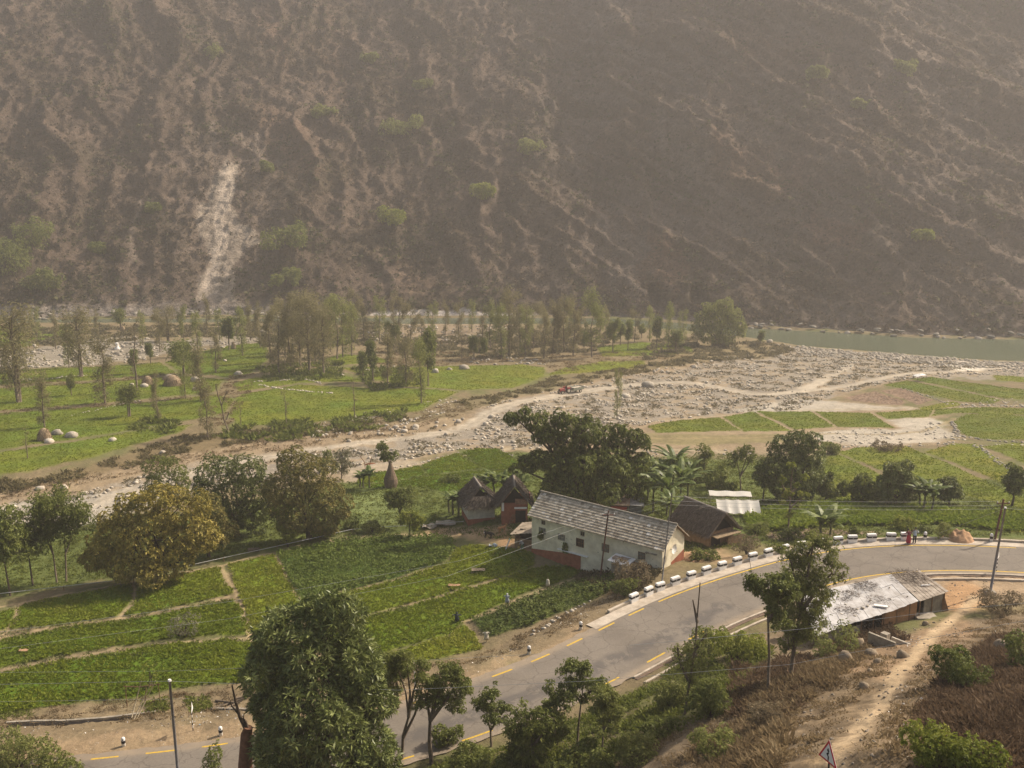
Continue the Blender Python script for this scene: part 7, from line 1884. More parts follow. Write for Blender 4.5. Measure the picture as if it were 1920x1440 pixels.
# ---- tin roofed roadside stalls
ZF = 30.75
FRc = atZ(1778, 1109, ZF); FLc = atZ(1529, 1195, ZF); BRc = atZ(1721, 1068, ZF + .35); BLc = atZ(1503, 1118, ZF + .35)
base = (FLc + FRc) / 2; bz = 28.3
sh = empty("roadside_stalls", (base.x, base.y, bz)); tag(sh, "long low row of stalls with a pale patched tin roof inside the road bend", "shed")
Lc = lambda v: Vector(v) - Vector((base.x, base.y, bz))
def rp(u, v):                                             # u along the front (0 left..1 right), v front..back
    f = FLc.lerp(FRc, u); k = BLc.lerp(BRc, u); return Lc(f.lerp(k, v))
random.seed(17)
mb = MB(); ns = 24
wav = lambda u, v: Vector((0, 0, .05 * math.sin(u * 9) + .04 * math.sin(v * 5 + u * 4)))
for i in range(ns):
    u0, u1 = i / ns * .76, (i + 1) / ns * .76 - .0008
    for v0, v1 in ((0, .36), (.35, .70), (.69, 1.0)):
        off = random.uniform(0, .035); jit = random.uniform(-.01, .01)
        q = [rp(u0, v0 + jit) + wav(u0, v0), rp(u1, v0 + jit) + wav(u1, v0), rp(u1, v1 + jit) + wav(u1, v1), rp(u0, v1 + jit) + wav(u0, v1)]
        mb.hexa([p_ + Vector((0, 0, off + (.03 if v0 > .1 else 0) + (.03 if v0 > .5 else 0))) for p_ in q] + [p_ + Vector((0, 0, off + .02 + (.03 if v0 > .1 else 0) + (.03 if v0 > .5 else 0))) for p_ in q])
mb.build("tin_roof", tinm, sh)
mb = MB()
for i in range(9):
    u0, u1 = .765 + i / 9 * .235, .765 + (i + 1) / 9 * .235 - .003
    off = random.uniform(0, .05); q = [rp(u0, -.02), rp(u1, -.02), rp(u1, 1), rp(u0, 1)]
    mb.hexa([p_ + Vector((0, 0, off)) for p_ in q] + [p_ + Vector((0, 0, off + .03)) for p_ in q])
mb.build("old_roof", darktin, sh)
def wallseg(mb, u0, u1, v=.05, top=-.06, bot=-3.4, th=.08, vv=None):
    a = rp(u0, v); b_ = rp(u1, v if vv is None else vv); d_ = (b_ - a).normalized(); nrm = Vector((-d_.y, d_.x, 0)) * th
    mb.hexa([a + Vector((0, 0, bot)), b_ + Vector((0, 0, bot)), b_ + nrm + Vector((0, 0, bot)), a + nrm + Vector((0, 0, bot)), a + Vector((0, 0, top)), b_ + Vector((0, 0, top)), b_ + nrm + Vector((0, 0, top)), a + nrm + Vector((0, 0, top))])
mb = MB(); wallseg(mb, .50, .77, .08); mb.build("board_front", plain("brown_board", (.36, .20, .10), .85, .4, .9, .2, c2=(.19, .105, .055)), sh)
mb = MB(); wallseg(mb, .82, .985, .05); wallseg(mb, .98, .98001, 0.05); mb.build("grey_front", plain("grey_boards", (.20, .185, .15), .9, .4, 2), sh)
mb = MB(); wallseg(mb, .03, .20, .06); wallseg(mb, .22, .33, .05, -.5); mb.build("patched_front", plain("patched_sheets", (.28, .25, .21), .9, .5, 1.5), sh)
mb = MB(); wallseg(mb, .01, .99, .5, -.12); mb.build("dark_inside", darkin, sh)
mb = MB(); wallseg(mb, .01, .99, .95, -.12, -3.0); 
a, b_ = rp(.985, .06), rp(.985, .95); mb.hexa([a + Vector((0, 0, -3)), b_ + Vector((0, 0, -3)), b_ + Vector((-.08, 0, -3)), a + Vector((-.08, 0, -3)), a + Vector((0, 0, -.1)), b_ + Vector((0, 0, -.1)), b_ + Vector((-.08, 0, -.1)), a + Vector((-.08, 0, -.1))]); mb.build("back_wall", woodm, sh)
mb = MB()
for u in (.02, .13, .24, .33, .42, .50, .60, .70, .78, .88, .98):
    a = rp(u, .03); mb.tube([a + Vector((0, 0, -3.6)), a + Vector((0, 0, -.02))], .05, 6)
mb.build("posts", woodm, sh)
p_ = rp(.97, 0); mb = MB(); mb.hexa([p_ + Vector(v) for v in ((.0, -.3, -3), (.9, -.2, -3), (1.0, -.1, -3), (.0, -.2, -3), (-.1, .3, -.3), (.1, .3, -.3), (.1, .4, -.3), (-.1, .4, -.3))]); mb.build("prop_boards", woodm, sh)
# things lying on the tin roof
def onroof(u, v): q = rp(u, v); return Vector((q.x + base.x, q.y + base.y, q.z + bz + .10))
def brush(p, r, h, n, lab):
    g = np.random.default_rng(int(abs(p[0] * 100))); th = g.random(n) * 6.28; rr = r * g.random(n) ** .6
    P = np.stack([rr * np.cos(th) * 1.3, rr * np.sin(th), h * g.random(n) * (1 - (rr / r) ** 2) + .02], 1); D = unit(g.normal(size=(n, 3)) * np.array([1, 1, .22]))
    V, F = leafquads(P, D, np.full(n, r * .45) * (.4 + g.random(n)), np.full(n, .012), .1)
    o = link("brushwood", npmesh("brushwood", V, F, False, None, {"v": g.random(n) * .7}), foliage("brushwood", (.07, .05, .04), (.13, .095, .07), (.22, .17, .12), .05, .9) if "brushwood" not in bpy.data.materials else bpy.data.materials["brushwood"]); o.location = p
    tag(o, lab, "brushwood")
brush(onroof(.86, .78), 1.5, .35, 700, "large heap of dry brushwood on the dark right end of the stall roof"); brush(onroof(.50, .83), .95, .45, 450, "round tuft of brushwood at the back of the pale tin roof")
brush(onroof(.36, .72), .7, .3, 280, "smaller tuft of brushwood on the pale tin roof"); brush(onroof(.52, .38), .9, .12, 200, "thin scatter of twigs in the middle of the pale tin roof"); brush(onroof(.26, .35), .9, .2, 300, "dark twigs on the left part of the tin roof beside the tall tree"); brush(onroof(.30, .62), .5, .12, 140, "wisp of twigs near the left back edge of the tin roof")
def roofstone(u, v, s, lab, k=0, col=None):
    o = link("roof_stone", bvar[k % 7]); o.location = onroof(u, v); o.scale = (s, s * .8, s * .7); o.rotation_euler = (0, 0, u * 40); tag(o, lab, "stone", "stones weighing down the tin roof")
for i, (u, v, s) in enumerate([(.34, .30, .18), (.38, .28, .2), (.42, .30, .16), (.30, .16, .14), (.46, .42, .15), (.60, .30, .10), (.72, .22, .10), (.66, .62, .12), (.28, .5, .14), (.22, .30, .13), (.80, .30, .12), (.55, .12, .10)]):
    roofstone(u, v, s, "small stone weighing down the stall roof", i)
o = MB().box(-.55, -.16, 0, .55, .16, .08).build("white_slab", whitem, None, loc=onroof(.50, .18)); o.rotation_euler = (0, 0, -.3); tag(o, "white broken slab lying on the front of the tin roof", "slab")
o = MB().tube([(-.4, 0, .06), (.4, .05, .09)], .07, 7).build("white_bundle", whitem, None, loc=onroof(.90, .35)); tag(o, "white roll lying on the dark end of the stall roof", "roll")
# concrete trough
tp_ = P3(1650, 1212); t_ = empty("water_trough", tp_, R(-52)); tag(t_, "concrete water tap wall with a block and an open basin below the stalls", "water trough")
MB().box(-1.1, 0, -.7, 1.2, .2, .75).build("wall", cementm, t_)
MB().box(-.35, .5, -.3, .2, 1.0, .85).build("block", cementm, t_)
mb = MB(); mb.box(.1, .23, -.4, 2.3, .40, .25); mb.box(.1, 1.35, -.4, 2.3, 1.5, .40); mb.box(2.15, .4, -.4, 2.3, 1.35, .25); mb.box(.1, .4, -.4, 2.15, 1.35, .02); mb.build("basin", plain("pale_basin", (.45, .40, .33), .9, .3, 3), t_)
sl = P3(1735, 1158); o = MB().box(-.9, -.6, 0, .9, .6, .18).build("concrete_slab", cementm, None, loc=sl); tag(o, "flat concrete slab at the right end of the stalls", "slab"); 
o = MB().box(-4.5, -.18, -.4, 5.0, .18, .22).build("stone_kerb", cementm, None, loc=P3(1640, 1172)); o.rotation_euler = (0, 0, R(33)); tag(o, "low cement wall running along the front of the stalls", "low wall")

# ================================================================ ROAD FURNITURE
band = blackm
def make_block():
    root = empty("barrier_block", (0, 0, -500)); w, d, h = .98, .40, .78
    mb = MB(); mb.box(-w / 2, -d / 2, -.35, w / 2, d / 2, h - .1); mb.build("body", whitem, root, bevel=.02)
    mb = MB(); mb.box(-w / 2 + .0, -d / 2 + .0, h - .1, w / 2, d / 2, h); o = mb.build("cap", whitem, root); 
    for v in o.data.vertices:
        if v.co.z > h - .05: v.co.x *= .97; v.co.y *= .80
    MB().box(-w / 2 - .006, -d / 2 - .006, .36, w / 2 + .006, d / 2 + .006, .56).build("black_band", blackm, root)
    MB().box(-.05, -d / 2 - .02, .42, .05, -d / 2 - .007, .50).build("reflector", plain("reflector", (.5, .47, .42), .4, .1, 5), root)
    return root
blk = make_block()
bl_px = [(1186,1136),(1214,1123),(1241,1109),(1268,1097),(1295,1085),(1323,1074),(1352,1064),(1381,1055),(1410,1048),(1441,1040),(1471,1034),(1504,1029),(1535,1025),(1567,1021),(1600,1018),(1633,1016),(1667,1014),(1700,1013)]
kl = offset_line(RF, -1.64); kL = np.concatenate([[0], np.cumsum(np.linalg.norm(np.diff(kl[:, :2], axis=0), axis=1))])
kpx = project(kl[:, 0], kl[:, 1], kl[:, 2])
names_ = ["first", "second", "third", "fourth", "fifth", "sixth", "seventh", "eighth", "ninth", "tenth", "eleventh", "twelfth", "thirteenth", "fourteenth", "fifteenth", "sixteenth", "seventeenth", "eighteenth"]
for i, (px, py) in enumerate(bl_px):
    j = int(np.argmin(np.abs(kpx[0] - px) + (kpx[2] < 60) * 1e4)); t = kl[min(j + 3, len(kl) - 1)] - kl[j - 3]
    o = blk if i == 0 else copy_tree(blk)
    o.location = kl[j] + np.array([0, 0, .05]); o.rotation_euler = (random.gauss(0, .02), random.gauss(0, .025), math.atan2(t[1], t[0]) + random.gauss(0, .04))
    lab = "white barrier block with a black band, %s in the row from the white house" % names_[i]
    if i == 17: lab = "last white barrier block of the row, the two people leaning beside it"
    tag(o, lab, "barrier block", "white barrier blocks along the road bend")
def make_stone():
    root = empty("guard_stone", (0, 0, -500)); mb = MB(); lathe(mb, [(.16, -.3), (.155, .55), (.13, .64), (.06, .69)], 12, 0); mb.build("body", whitem, root, True)
    mb = MB(); lathe(mb, [(.164, .18), (.160, .42)], 12, 0); mb.build("black_band", blackm, root, True)
    mb = MB(); lathe(mb, [(.05, -.01), (.05, .01)], 8, 0); o = mb.build("reflector", blackm, root); o.rotation_euler = (R(90), 0, 0); o.location = (0, -.15, .53)
    return root
gs = make_stone(); 
for i, (px, py, lab) in enumerate([(232, 1400, "striped guard stone at the far left verge"), (414, 1379, "striped guard stone on the left verge near the broken dead trunk"), (992, 1226, "striped guard stone on the verge beside the roadside rubbish"), (1089, 1180, "striped guard stone nearest the start of the concrete strip"), (1738, 1015, "striped guard stone right of the two people"), (1857, 1019, "striped guard stone at the foot of the rusty utility pole")]):
    o = gs if i == 0 else copy_tree(gs)
    p = P3(px, py) + Vector((0, 0, .10)); 
    if i > 3: 
        j = int(np.argmin(np.abs(kpx[0] - px) + (kpx[2] < 60) * 1e4)); p = Vector(kl[j]) + Vector((0, 0, .1))
    o.location = p; sc_ = 1.12 if i > 3 else .95; o.scale = (sc_,) * 3; o.rotation_euler = (0, 0, .3 * i); tag(o, lab, "guard stone", "striped guard stones along the road")
def pole(name, bpx, tpx, r0, r1, mat, lab, cap=None, foot=False, lean_y=0, extra=None):
    b_ = P3(*bpx); t = atY(tpx[0], tpx[1], b_.y + lean_y); root = empty(name, b_); tag(root, lab, "pole")
    mb = MB(); mb.tube([(0, 0, -.5), tuple((t - b_) * .5), tuple(t - b_)], [r0, (r0 + r1) / 2, r1], 10); mb.build("shaft", mat, root, True)
    if cap: mb = MB(); q = t - b_; mb.tube([q, q + Vector((0, 0, .12))], [r1 * 1.5, r1 * 1.2], 8); mb.build("cap", cap, root)
    if foot: MB().box(-.45, -.45, -.4, .45, .45, .45).build("footing", cementm, root, bevel=.03)
    if extra: extra(root, t - b_)
    return t
def arms(root, t):
    mb = MB(); mb.box(-.7, -.05, t.z - .5, .7, .05, t.z - .4, Matrix.Translation((t.x, t.y, 0))); mb.build("crossarm", rustpole, root)
    for x in (-.6, 0, .6):
        mb = MB(); lathe(mb, [(.05, 0), (.06, .08), (.03, .16)], 8, 0); o = mb.build("insulator", whitem, root); o.location = (t.x + x, t.y, t.z - .4)
T1 = pole("utility_pole", (338, 1492), (318, 1277), .115, .09, greym, "grey steel pole standing in front of the road at the lower left", whitem)
T2 = pole("utility_pole", (1855, 1116), (1885, 953), .13, .08, greym, "leaning grey steel pole on a concrete footing at the right", whitem, True, extra=None)
T3 = pole("utility_pole", (1125, 1081), (1141, 958), .09, .07, rustpole, "thin rust red pole in front of the middle of the white house", extra=arms)
T4 = pole("utility_pole", (1240, 1096), (1260, 925), .07, .05, greym, "slim grey pole in front of the gable of the white house")
T5 = pole("utility_pole", (1864, 1016), (1882, 936), .13, .10, rustpole, "dark rusty pole just behind the kerb at the right", extra=arms)
pole("thin_rod", (1412, 1090), (1403, 1036), .025, .02, blackm, "thin dark guy rod at the roadside left of the tall airy tree")
pole("white_post", (779, 1296), (776, 1241), .07, .06, whitem, "short white post rising behind the slender many-stemmed tree")
def wire(name, pts, r, lab, grey=greym, sagm=0):
    out_ = []
    for a, b_ in zip(pts[:-1], pts[1:]):
        a, b_ = Vector(a), Vector(b_); n = 12
        for k in range(n): t = k / n; q = a.lerp(b_, t); q.z -= sagm * 4 * t * (1 - t); out_.append(q)
    out_.append(Vector(pts[-1])); o0 = out_[0].copy()
    mb = MB(); mb.tube([q - o0 for q in out_], r, 5); o = mb.build(name, grey, None, loc=o0); tag(o, lab, "wire", "overhead wires"); return o
wirem = plain("wire_aluminium", (.42, .42, .40), .5, .15, 3)
A1 = atY(-150, 1286, T1.y + 4); wire("overhead_wire", [A1, T1, atY(747, 1294, 60), atY(1100, 1277, 58), atY(1480, 1246, 56), atY(1670, 1210, 55), atY(2050, 1140, 53)], .011, "lowest overhead wire crossing the whole foreground", wirem)
wire("overhead_wire", [atY(-150, 1262, 84), atY(320, 1258, 80), atY(697, 1243, 76), atY(1010, 1226, 73)], .012, "wire running from the left edge to the roadside rubbish", wirem)
wire("overhead_wire", [atY(-150, 1318, 76), atY(356, 1310, 74)], .010, "wire ending at the back of the left road sign", wirem)
wire("overhead_wire", [atY(1180, 1210, 58), atY(1290, 1200, 58), atY(1506, 1179, 58), atY(1780, 1143, 57), atY(2050, 1120, 55)], .012, "double wire passing in front of the tallest airy tree", wirem)
wire("overhead_wire", [T2, atY(1760, 1000, 98), atY(1640, 1040, 110)][:2], .012, "short wire dropping left from the leaning steel pole", wirem)
wire("overhead_wire", [T2, atY(2060, 968, T2.y)], .012, "wire leaving the leaning steel pole to the right", wirem)
for dz, lab in ((-.1, "upper"), (-.55, "middle"), (-.95, "lower")):
    wire("overhead_wire", [T3 + Vector((0, 0, dz)), T4 + Vector((0, 0, dz - .2)), T5 + Vector((0, 0, dz - .1))], .010, lab + " of three wires running from the rust red pole to the dark rusty pole", wirem, .3)
wire("overhead_wire", [T3 + Vector((0, 0, -.1)), atY(860, 1052, 88), atY(430, 1128, 82), atY(-150, 1205, 78)], .009, "faint wire from the rust red pole over the wheat, upper one", wirem)
wire("overhead_wire", [T3 + Vector((0, 0, -.6)), atY(840, 1080, 84), atY(430, 1160, 78), atY(-150, 1236, 74)], .009, "faint wire from the rust red pole over the wheat, lower one", wirem)
# pipe along the field edge on posts
pp = [P3(*q) + Vector((0, 0, .55)) for q in [(0, 1122), (120, 1108), (250, 1093), (340, 1072), (420, 1054), (520, 1032), (600, 1014), (660, 1000), (720, 995), (800, 992), (870, 985)]]
root = empty("field_pipe", pp[0]); tag(root, "pale pipe on short posts following the upper edge of the terraces", "pipe")
MB().tube([q - pp[0] for q in pp], .035, 6).build("pipe", wirem, root)
mb = MB(); [mb.tube([q - pp[0] - Vector((0, 0, .8)), q - pp[0] + Vector((0, 0, .05))], .04, 5) for q in pp[::1]]; mb.build("posts", woodm, root)
root = empty("field_fence", P3(470, 1088)); 
bpy.data.objects.remove(root)

# ---- road signs
signw = plain("sign_white", (.78, .76, .72), .6, .06, 8); signred = plain("sign_red", (.52, .035, .05), .55, .1, 8)
dd = 32.0
for _ in range(60):
    rx, ry, rzz = ray(1552, 1429); Pm = Vector((rx * dd, ry * dd, CAMZ + rzz * dd)); g_ = gz(Pm.x, Pm.y)
    if Pm.z - g_ > 2.0: dd += .25
    elif Pm.z - g_ < 1.6: dd -= .25
    else: break
print("sign distance", dd, Pm.z - g_)
sgn = .90 * dd / 32.0
sroot = empty("road_sign", (Pm.x, Pm.y, g_)); tag(sroot, "triangular warning sign with a red border and black zigzag arrow", "road sign")
be = Vector((.31, -.80, 0)).normalized(); upv = Vector((0, 0, 1)); nr = Vector((-be.y, be.x, 0))
if nr.x > 0: nr = -nr
o0 = Vector((0, 0, Pm.z - g_))
def tri(sz, off, th):
    a = o0 - be * sz / 2 + nr * off; b_ = o0 + be * sz / 2 + nr * off; c = o0 + upv * sz * .866 + nr * off; d = nr * th
    cen = (a + b_ + c) / 3
    return a, b_, c
def prism(pts, n_, th):
    m_ = len(pts); mb = MB(); vs = [p + n_ * th for p in pts] + list(pts)
    mb.add(vs, [tuple(range(m_)), tuple(range(2 * m_ - 1, m_ - 1, -1))] + [(i, m_ + i, m_ + (i + 1) % m_, (i + 1) % m_) for i in range(m_)]); return mb
a, b_, c = tri(sgn, 0, .02); cen = (a + b_ + c) / 3
def ring_pts(f): return [cen + (q - cen) * f for q in (a, b_, c)]
prism(ring_pts(1), nr, .012).build("red_border", signred, sroot)
prism([q + nr * .012 for q in ring_pts(.76)], nr, .004).build("white_field", signw, sroot)
prism([q - nr * .012 for q in ring_pts(1)], nr, .011).build("back_plate", signw, sroot)
lp = lambda u, v: cen + be * u * sgn + upv * v * sgn + nr * .0165
def arrow(poly): return prism([lp(u, v) for u, v in poly], nr, .003)
s_ = .032
mb = MB()
for (u0, v0), (u1, v1) in [((.03, -.19), (.03, -.06)), ((.03, -.06), (-.045, .01)), ((-.045, .01), (.02, .07)), ((.02, .07), (.0, .15))]:
    d_ = Vector((u1 - u0, v1 - v0, 0)).normalized(); nn = Vector((-d_.y, d_.x, 0)) * s_
    q = arrow([(u0 + nn.x - d_.x * .02, v0 + nn.y - d_.y * .02), (u0 - nn.x - d_.x * .02, v0 - nn.y - d_.y * .02), (u1 - nn.x + d_.x * .02, v1 - nn.y + d_.y * .02), (u1 + nn.x + d_.x * .02, v1 + nn.y + d_.y * .02)]); mb.add(q.v, q.f)
q = arrow([(-.07, .14), (.07, .15), (-.005, .27)]); mb.add(q.v, q.f); mb.build("arrow", blackm, sroot)
pc = o0 + upv * sgn * .45 - nr * .06
for k in range(8):
    z0_, z1_ = pc.z + .3 - (pc.z + .3 + .3) * (k + 1) / 8, pc.z + .3 - (pc.z + .3 + .3) * k / 8
    MB().tube([(pc.x, pc.y, z0_), (pc.x, pc.y, z1_)], .035, 8).build("post_stripe", whitem if k % 2 else blackm, sroot)
def back_sign(bpx, tpx, lab, w=.75):
    p = P3(*bpx); t = atY(tpx[0], tpx[1], p.y); H = t.z - p.z; root = empty("road_sign", p); tag(root, lab, "road sign")
    n = 9
    for k in range(n):
        MB().tube([(0, 0, H * .72 * k / n - (.2 if k == 0 else 0)), (0, 0, H * .72 * (k + 1) / n)], .035, 8).build("post_stripe", blackm if k % 2 == 0 else whitem, root)
    e = Vector((p.x, p.y, 0)).normalized(); e = Vector((e.x * math.cos(.16) + e.y * math.sin(.16), e.y * math.cos(.16) - e.x * math.sin(.16), 0)); c = Vector((0, 0, H * .60)); n_ = Vector((e.y, -e.x, 0)); c = c + n_ * .04
    prism([c - e * w / 2, c + e * w / 2, c + Vector((0, 0, w * .9))], n_, .02).build("plate", signw, root)
back_sign((362, 1370), (354, 1308), "triangular road sign on a striped post seen nearly edge on at the left verge", .85)
back_sign((1868, 1072), (1874, 1028), "small road sign on a striped post beside the leaning steel pole", .7)

# ---- bamboo poles, frame and brushwood on the left verge
for (a, b_, lab) in [((246, 1346), (265, 1277), "pale bamboo pole leaning alone, left of the other leaning poles"), ((250, 1349), (283, 1282), "pale bamboo pole leaning, middle of the leaning poles"), ((256, 1346), (292, 1276), "pale bamboo pole leaning, right one of the leaning poles")]:
    p = P3(*a); t = atY(b_[0], b_[1], p.y + .8) - p; o = MB().tube([(0, 0, -.1), tuple(t * .5 + Vector((0, 0, -.03))), tuple(t)], [.045, .04, .03], 7).build("bamboo_pole", palewood, None, True, p); tag(o, lab, "bamboo pole", "leaning bamboo poles")
p = P3(238, 1325); root = empty("pole_frame", p); tag(root, "rough frame of a crossbar on crooked posts beside the leaning bamboo poles", "frame")
q = lambda x, y: atY(x, y, p.y) - p
MB().tube([q(231, 1287), q(262, 1288), q(300, 1283)], .04, 6).build("crossbar", woodm, root)
mb = MB(); mb.tube([q(239, 1325), q(236, 1305), q(236, 1286)], .04, 6); mb.tube([q(279, 1340), q(272, 1318), q(274, 1290)], .045, 6); mb.tube([q(302, 1342), q(300, 1310), q(296, 1280)], .03, 6); mb.tube([q(262, 1332), q(275, 1322), q(290, 1313)], .04, 6); mb.build("posts", woodm, root)
for i, (a, b_) in enumerate([((398, 1332), (470, 1310)), ((400, 1330), (425, 1322)), ((420, 1332), (455, 1318)), ((405, 1316), (440, 1324)), ((440, 1312), (480, 1306))]):
    pa, pb = P3(*a), P3(*b_); mid = (pa + pb) / 2; pa.z += .1; pb.z += .2
    tag(MB().tube([pa - mid, (pb - pa) * .1 + Vector((0, 0, .15)), pb - mid], [.10, .085, .05], 7).build("felled_branch", barkm, None, True, mid), "felled grey branch lying on the verge left of the big near mango", "branch", "felled branches on the verge")
# drain on the left verge
def px_strip(name, line, w, z0_, z1_, mat, lab, cat):
    wp = resample(chaikin([tuple(hit(*q)) for q in line], 1), 1.0); t = np.gradient(wp, axis=0); t /= np.linalg.norm(t, axis=1)[:, None]; nn = np.stack([-t[:, 1], t[:, 0]], 1)
    V = []; F = []
    for i in range(len(wp)):
        g0 = gz(*wp[i]); a = wp[i] + nn[i] * w / 2; b2 = wp[i] - nn[i] * w / 2
        V += [(a[0], a[1], g0 + z0_), (b2[0], b2[1], g0 + z0_), (b2[0], b2[1], g0 + z1_), (a[0], a[1], g0 + z1_)]
        if i: k = 4 * (i - 1); F += [(k + j, k + (j + 1) % 4, k + 4 + (j + 1) % 4, k + 4 + j) for j in range(4)]
    e = 4 * (len(wp) - 1); F += [(3, 2, 1, 0), (e, e + 1, e + 2, e + 3)]
    me = bpy.data.meshes.new(name); me.from_pydata(V, [], F); o = link(name, me, mat); return tag(o, lab, cat) if cat else tag(o, kind="structure")
px_strip("drain_kerb", [(12, 1356), (100, 1353), (200, 1347), (245, 1341), (300, 1334)], .22, -.3, .12, cementm, None, None)
px_strip("drain_channel", [(14, 1361), (100, 1358), (200, 1352), (248, 1346)], .42, -.3, .035, darkin, None, None)
px_strip("drain_kerb", [(395, 1329), (430, 1331), (490, 1331)], .22, -.3, .12, cementm, None, None)
px_strip("path_kerb", [(1100, 1088), (1150, 1080), (1200, 1076), (1240, 1072)], .14, -.2, .14, conc, None, None)
# scarecrows
def scarecrow(px, py, h, cloth, headm, lab, arm=.7, cross=True):
    p = P3(px, py); root = empty("scarecrow", p); tag(root, lab, "scarecrow", "rag scarecrows by the potato patch"); root.rotation_euler = (0, 0, random.uniform(-.4, .4))
    mb = MB(); mb.tube([(0, 0, -.2), (.02, 0, h)], .025, 6); mb.tube([(-arm / 2, 0, h * .74), (arm / 2, 0, h * .78)], .02, 6); mb.build("stick", woodm, root)
    mb = MB(); lathe(mb, [(.24, h * .22), (.20, h * .45), (.17, h * .62), (.16, h * .74), (.07, h * .80)], 9, .12)
    if cross:
        mb.tube([(-arm * .5, 0, h * .70), (-.1, 0, h * .74)], [.05, .09], 7); mb.tube([(.1, 0, h * .74), (arm * .5, 0, h * .74)], [.09, .05], 7)
    mb.build("cloth", cloth, root, True)
    if headm: mb = MB(); lathe(mb, [(.03, h * .8), (.09, h * .85), (.09, h * .95), (.03, h)], 8, .05); mb.build("head", headm, root, True)
paleb = plain("faded_blue_cloth", (.30, .33, .38), .9, .3, 4); slate = plain("slate_cloth", (.045, .055, .065), .9, .3, 4); rags = plain("dirty_white_rag", (.52, .48, .38), .9, .3, 4)
scarecrow(857, 1168, 1.15, slate, slate, "dark scarecrow with spread arms on the path left of the potato patch", .95); scarecrow(951, 1134, 1.25, paleb, whitem, "pale blue scarecrow with a white head on the potato patch path", .65)
scarecrow(1027, 1102, 1.2, rags, None, "white rag scarecrow at the upper right of the potato patch", .3, False); scarecrow(912, 1202, 1.25, rags, None, "grey white sack scarecrow at the lower left corner of the potato patch", .7)
# odd sheets and heaps in the yard
for px, py, w, d_, rr, mat, lab, nm in [(806, 990, 1.9, 1.4, .4, cementm, "left one of two grey sheets lying at the yard edge", "sheet"), (836, 984, 2.6, 1.6, .15, cementm, "right one of two grey sheets lying at the yard edge", "sheet"), (925, 1027, 1.0, .7, .3, plain("blue_grey_tarp", (.30, .34, .38), .7, .3, 4), "crumpled blue grey tarpaulin at the corner of the wheat", "tarpaulin"), (897, 1071, 1.5, .7, 0, plain("bare_clod", (.42, .33, .21), .95, .3, 3), "patch of dug pale earth in the middle wheat band", "earth"), (852, 1102, 1.3, .5, 0, earthm, "strip of bare earth at the end of a wheat bank", "earth"), (45, 1224, .9, .4, 0, earthm, "small orange earth heap in the middle wheat terrace", "earth"), (885, 978, 1.4, .5, .1, woodm, "bundle of firewood by the left thatched hut", "firewood")]:
    random.seed(int(px)); p = P3(px, py); mb = MB(); n = 6
    rows = [[(w * (i / n - .5), d_ * (j / 3 - .5), .30 + rr * math.sin(i * 1.3 + j) * .5 * (1 if rr else 0) + random.uniform(-.04, .04)) for i in range(n + 1)] for j in range(4)]
    sheet(mb, rows, .06 if rr else .3); tag(mb.build(nm if nm != "earth" else "earth_patch", mat, None, False, p), lab, nm)
p = P3(947, 1034); t = atY(956, 1010, p.y + .4) - p; tag(MB().tube([(0, 0, 0), tuple(t)], .07, 6).build("white_plank", whitem, None, False, p), "white plank leaning at the edge of the wheat in front of the mud shed", "plank")
for px, py, w, lab in [(150, 1006, 0, ""),]: pass
tag(MB().tube([(-.7, 0, .25), (.7, .1, .28)], .26, 8).build("fallen_log", barkm, None, True, P3(476, 1035)), "short log lying on the field path beside the pipe", "log")
# litter
g = np.random.default_rng(77); lit = [plain("litter_white", (.72, .70, .66), .6, .2, 5), plain("litter_blue", (.16, .34, .48), .6, .3, 5)]
def litter(name, polys, n, mat, lab, smin=.05, smax=.16):
    X, Y = [], []
    for poly in polys:
        w = np.array(wl(poly)); x = g.uniform(w[:, 0].min(), w[:, 0].max(), n * 6); y = g.uniform(w[:, 1].min(), w[:, 1].max(), n * 6); k = polysd(w, x, y) > 0; X.append(x[k][:n]); Y.append(y[k][:n])
    x = np.concatenate(X); y = np.concatenate(Y); z = ground(x, y) + .05; m_ = len(x); s = smin + (smax - smin) * g.random(m_) ** 2.5
    P = np.stack([x, y, z + .03], 1); D = unit(g.normal(size=(m_, 3)) * np.array([1, 1, .35])); V, F = leafquads(P - D * s[:, None] / 2, D, s, s * .5, 0)
    tag(link(name, npmesh(name, V, F), mat), lab, "litter", kind="stuff")
litter("white_litter", [[(0, 1360), (200, 1352), (480, 1320), (480, 1350), (250, 1372), (0, 1395)], [(330, 1345), (470, 1335), (480, 1350), (340, 1365)], [(780, 1290), (880, 1245), (1000, 1200), (1010, 1215), (900, 1262), (800, 1310)], [(1040, 1170), (1110, 1140), (1100, 1160), (1050, 1185)], [(1690, 1200), (1740, 1190), (1720, 1215), (1700, 1215)], [(1660, 1300), (1740, 1280), (1760, 1340), (1720, 1430), (1680, 1430)], [(1760, 1170), (1920, 1170), (1920, 1230), (1800, 1230)]], 45, lit[0], "scraps of white paper and plastic along the verge and slope")
litter("blue_litter", [[(200, 1360), (480, 1330), (480, 1350), (250, 1372)], [(1700, 1320), (1760, 1300), (1750, 1400), (1720, 1410)], [(790, 1285), (900, 1250), (890, 1262), (800, 1305)]], 6, lit[1], "blue plastic scraps on the verge and slope")

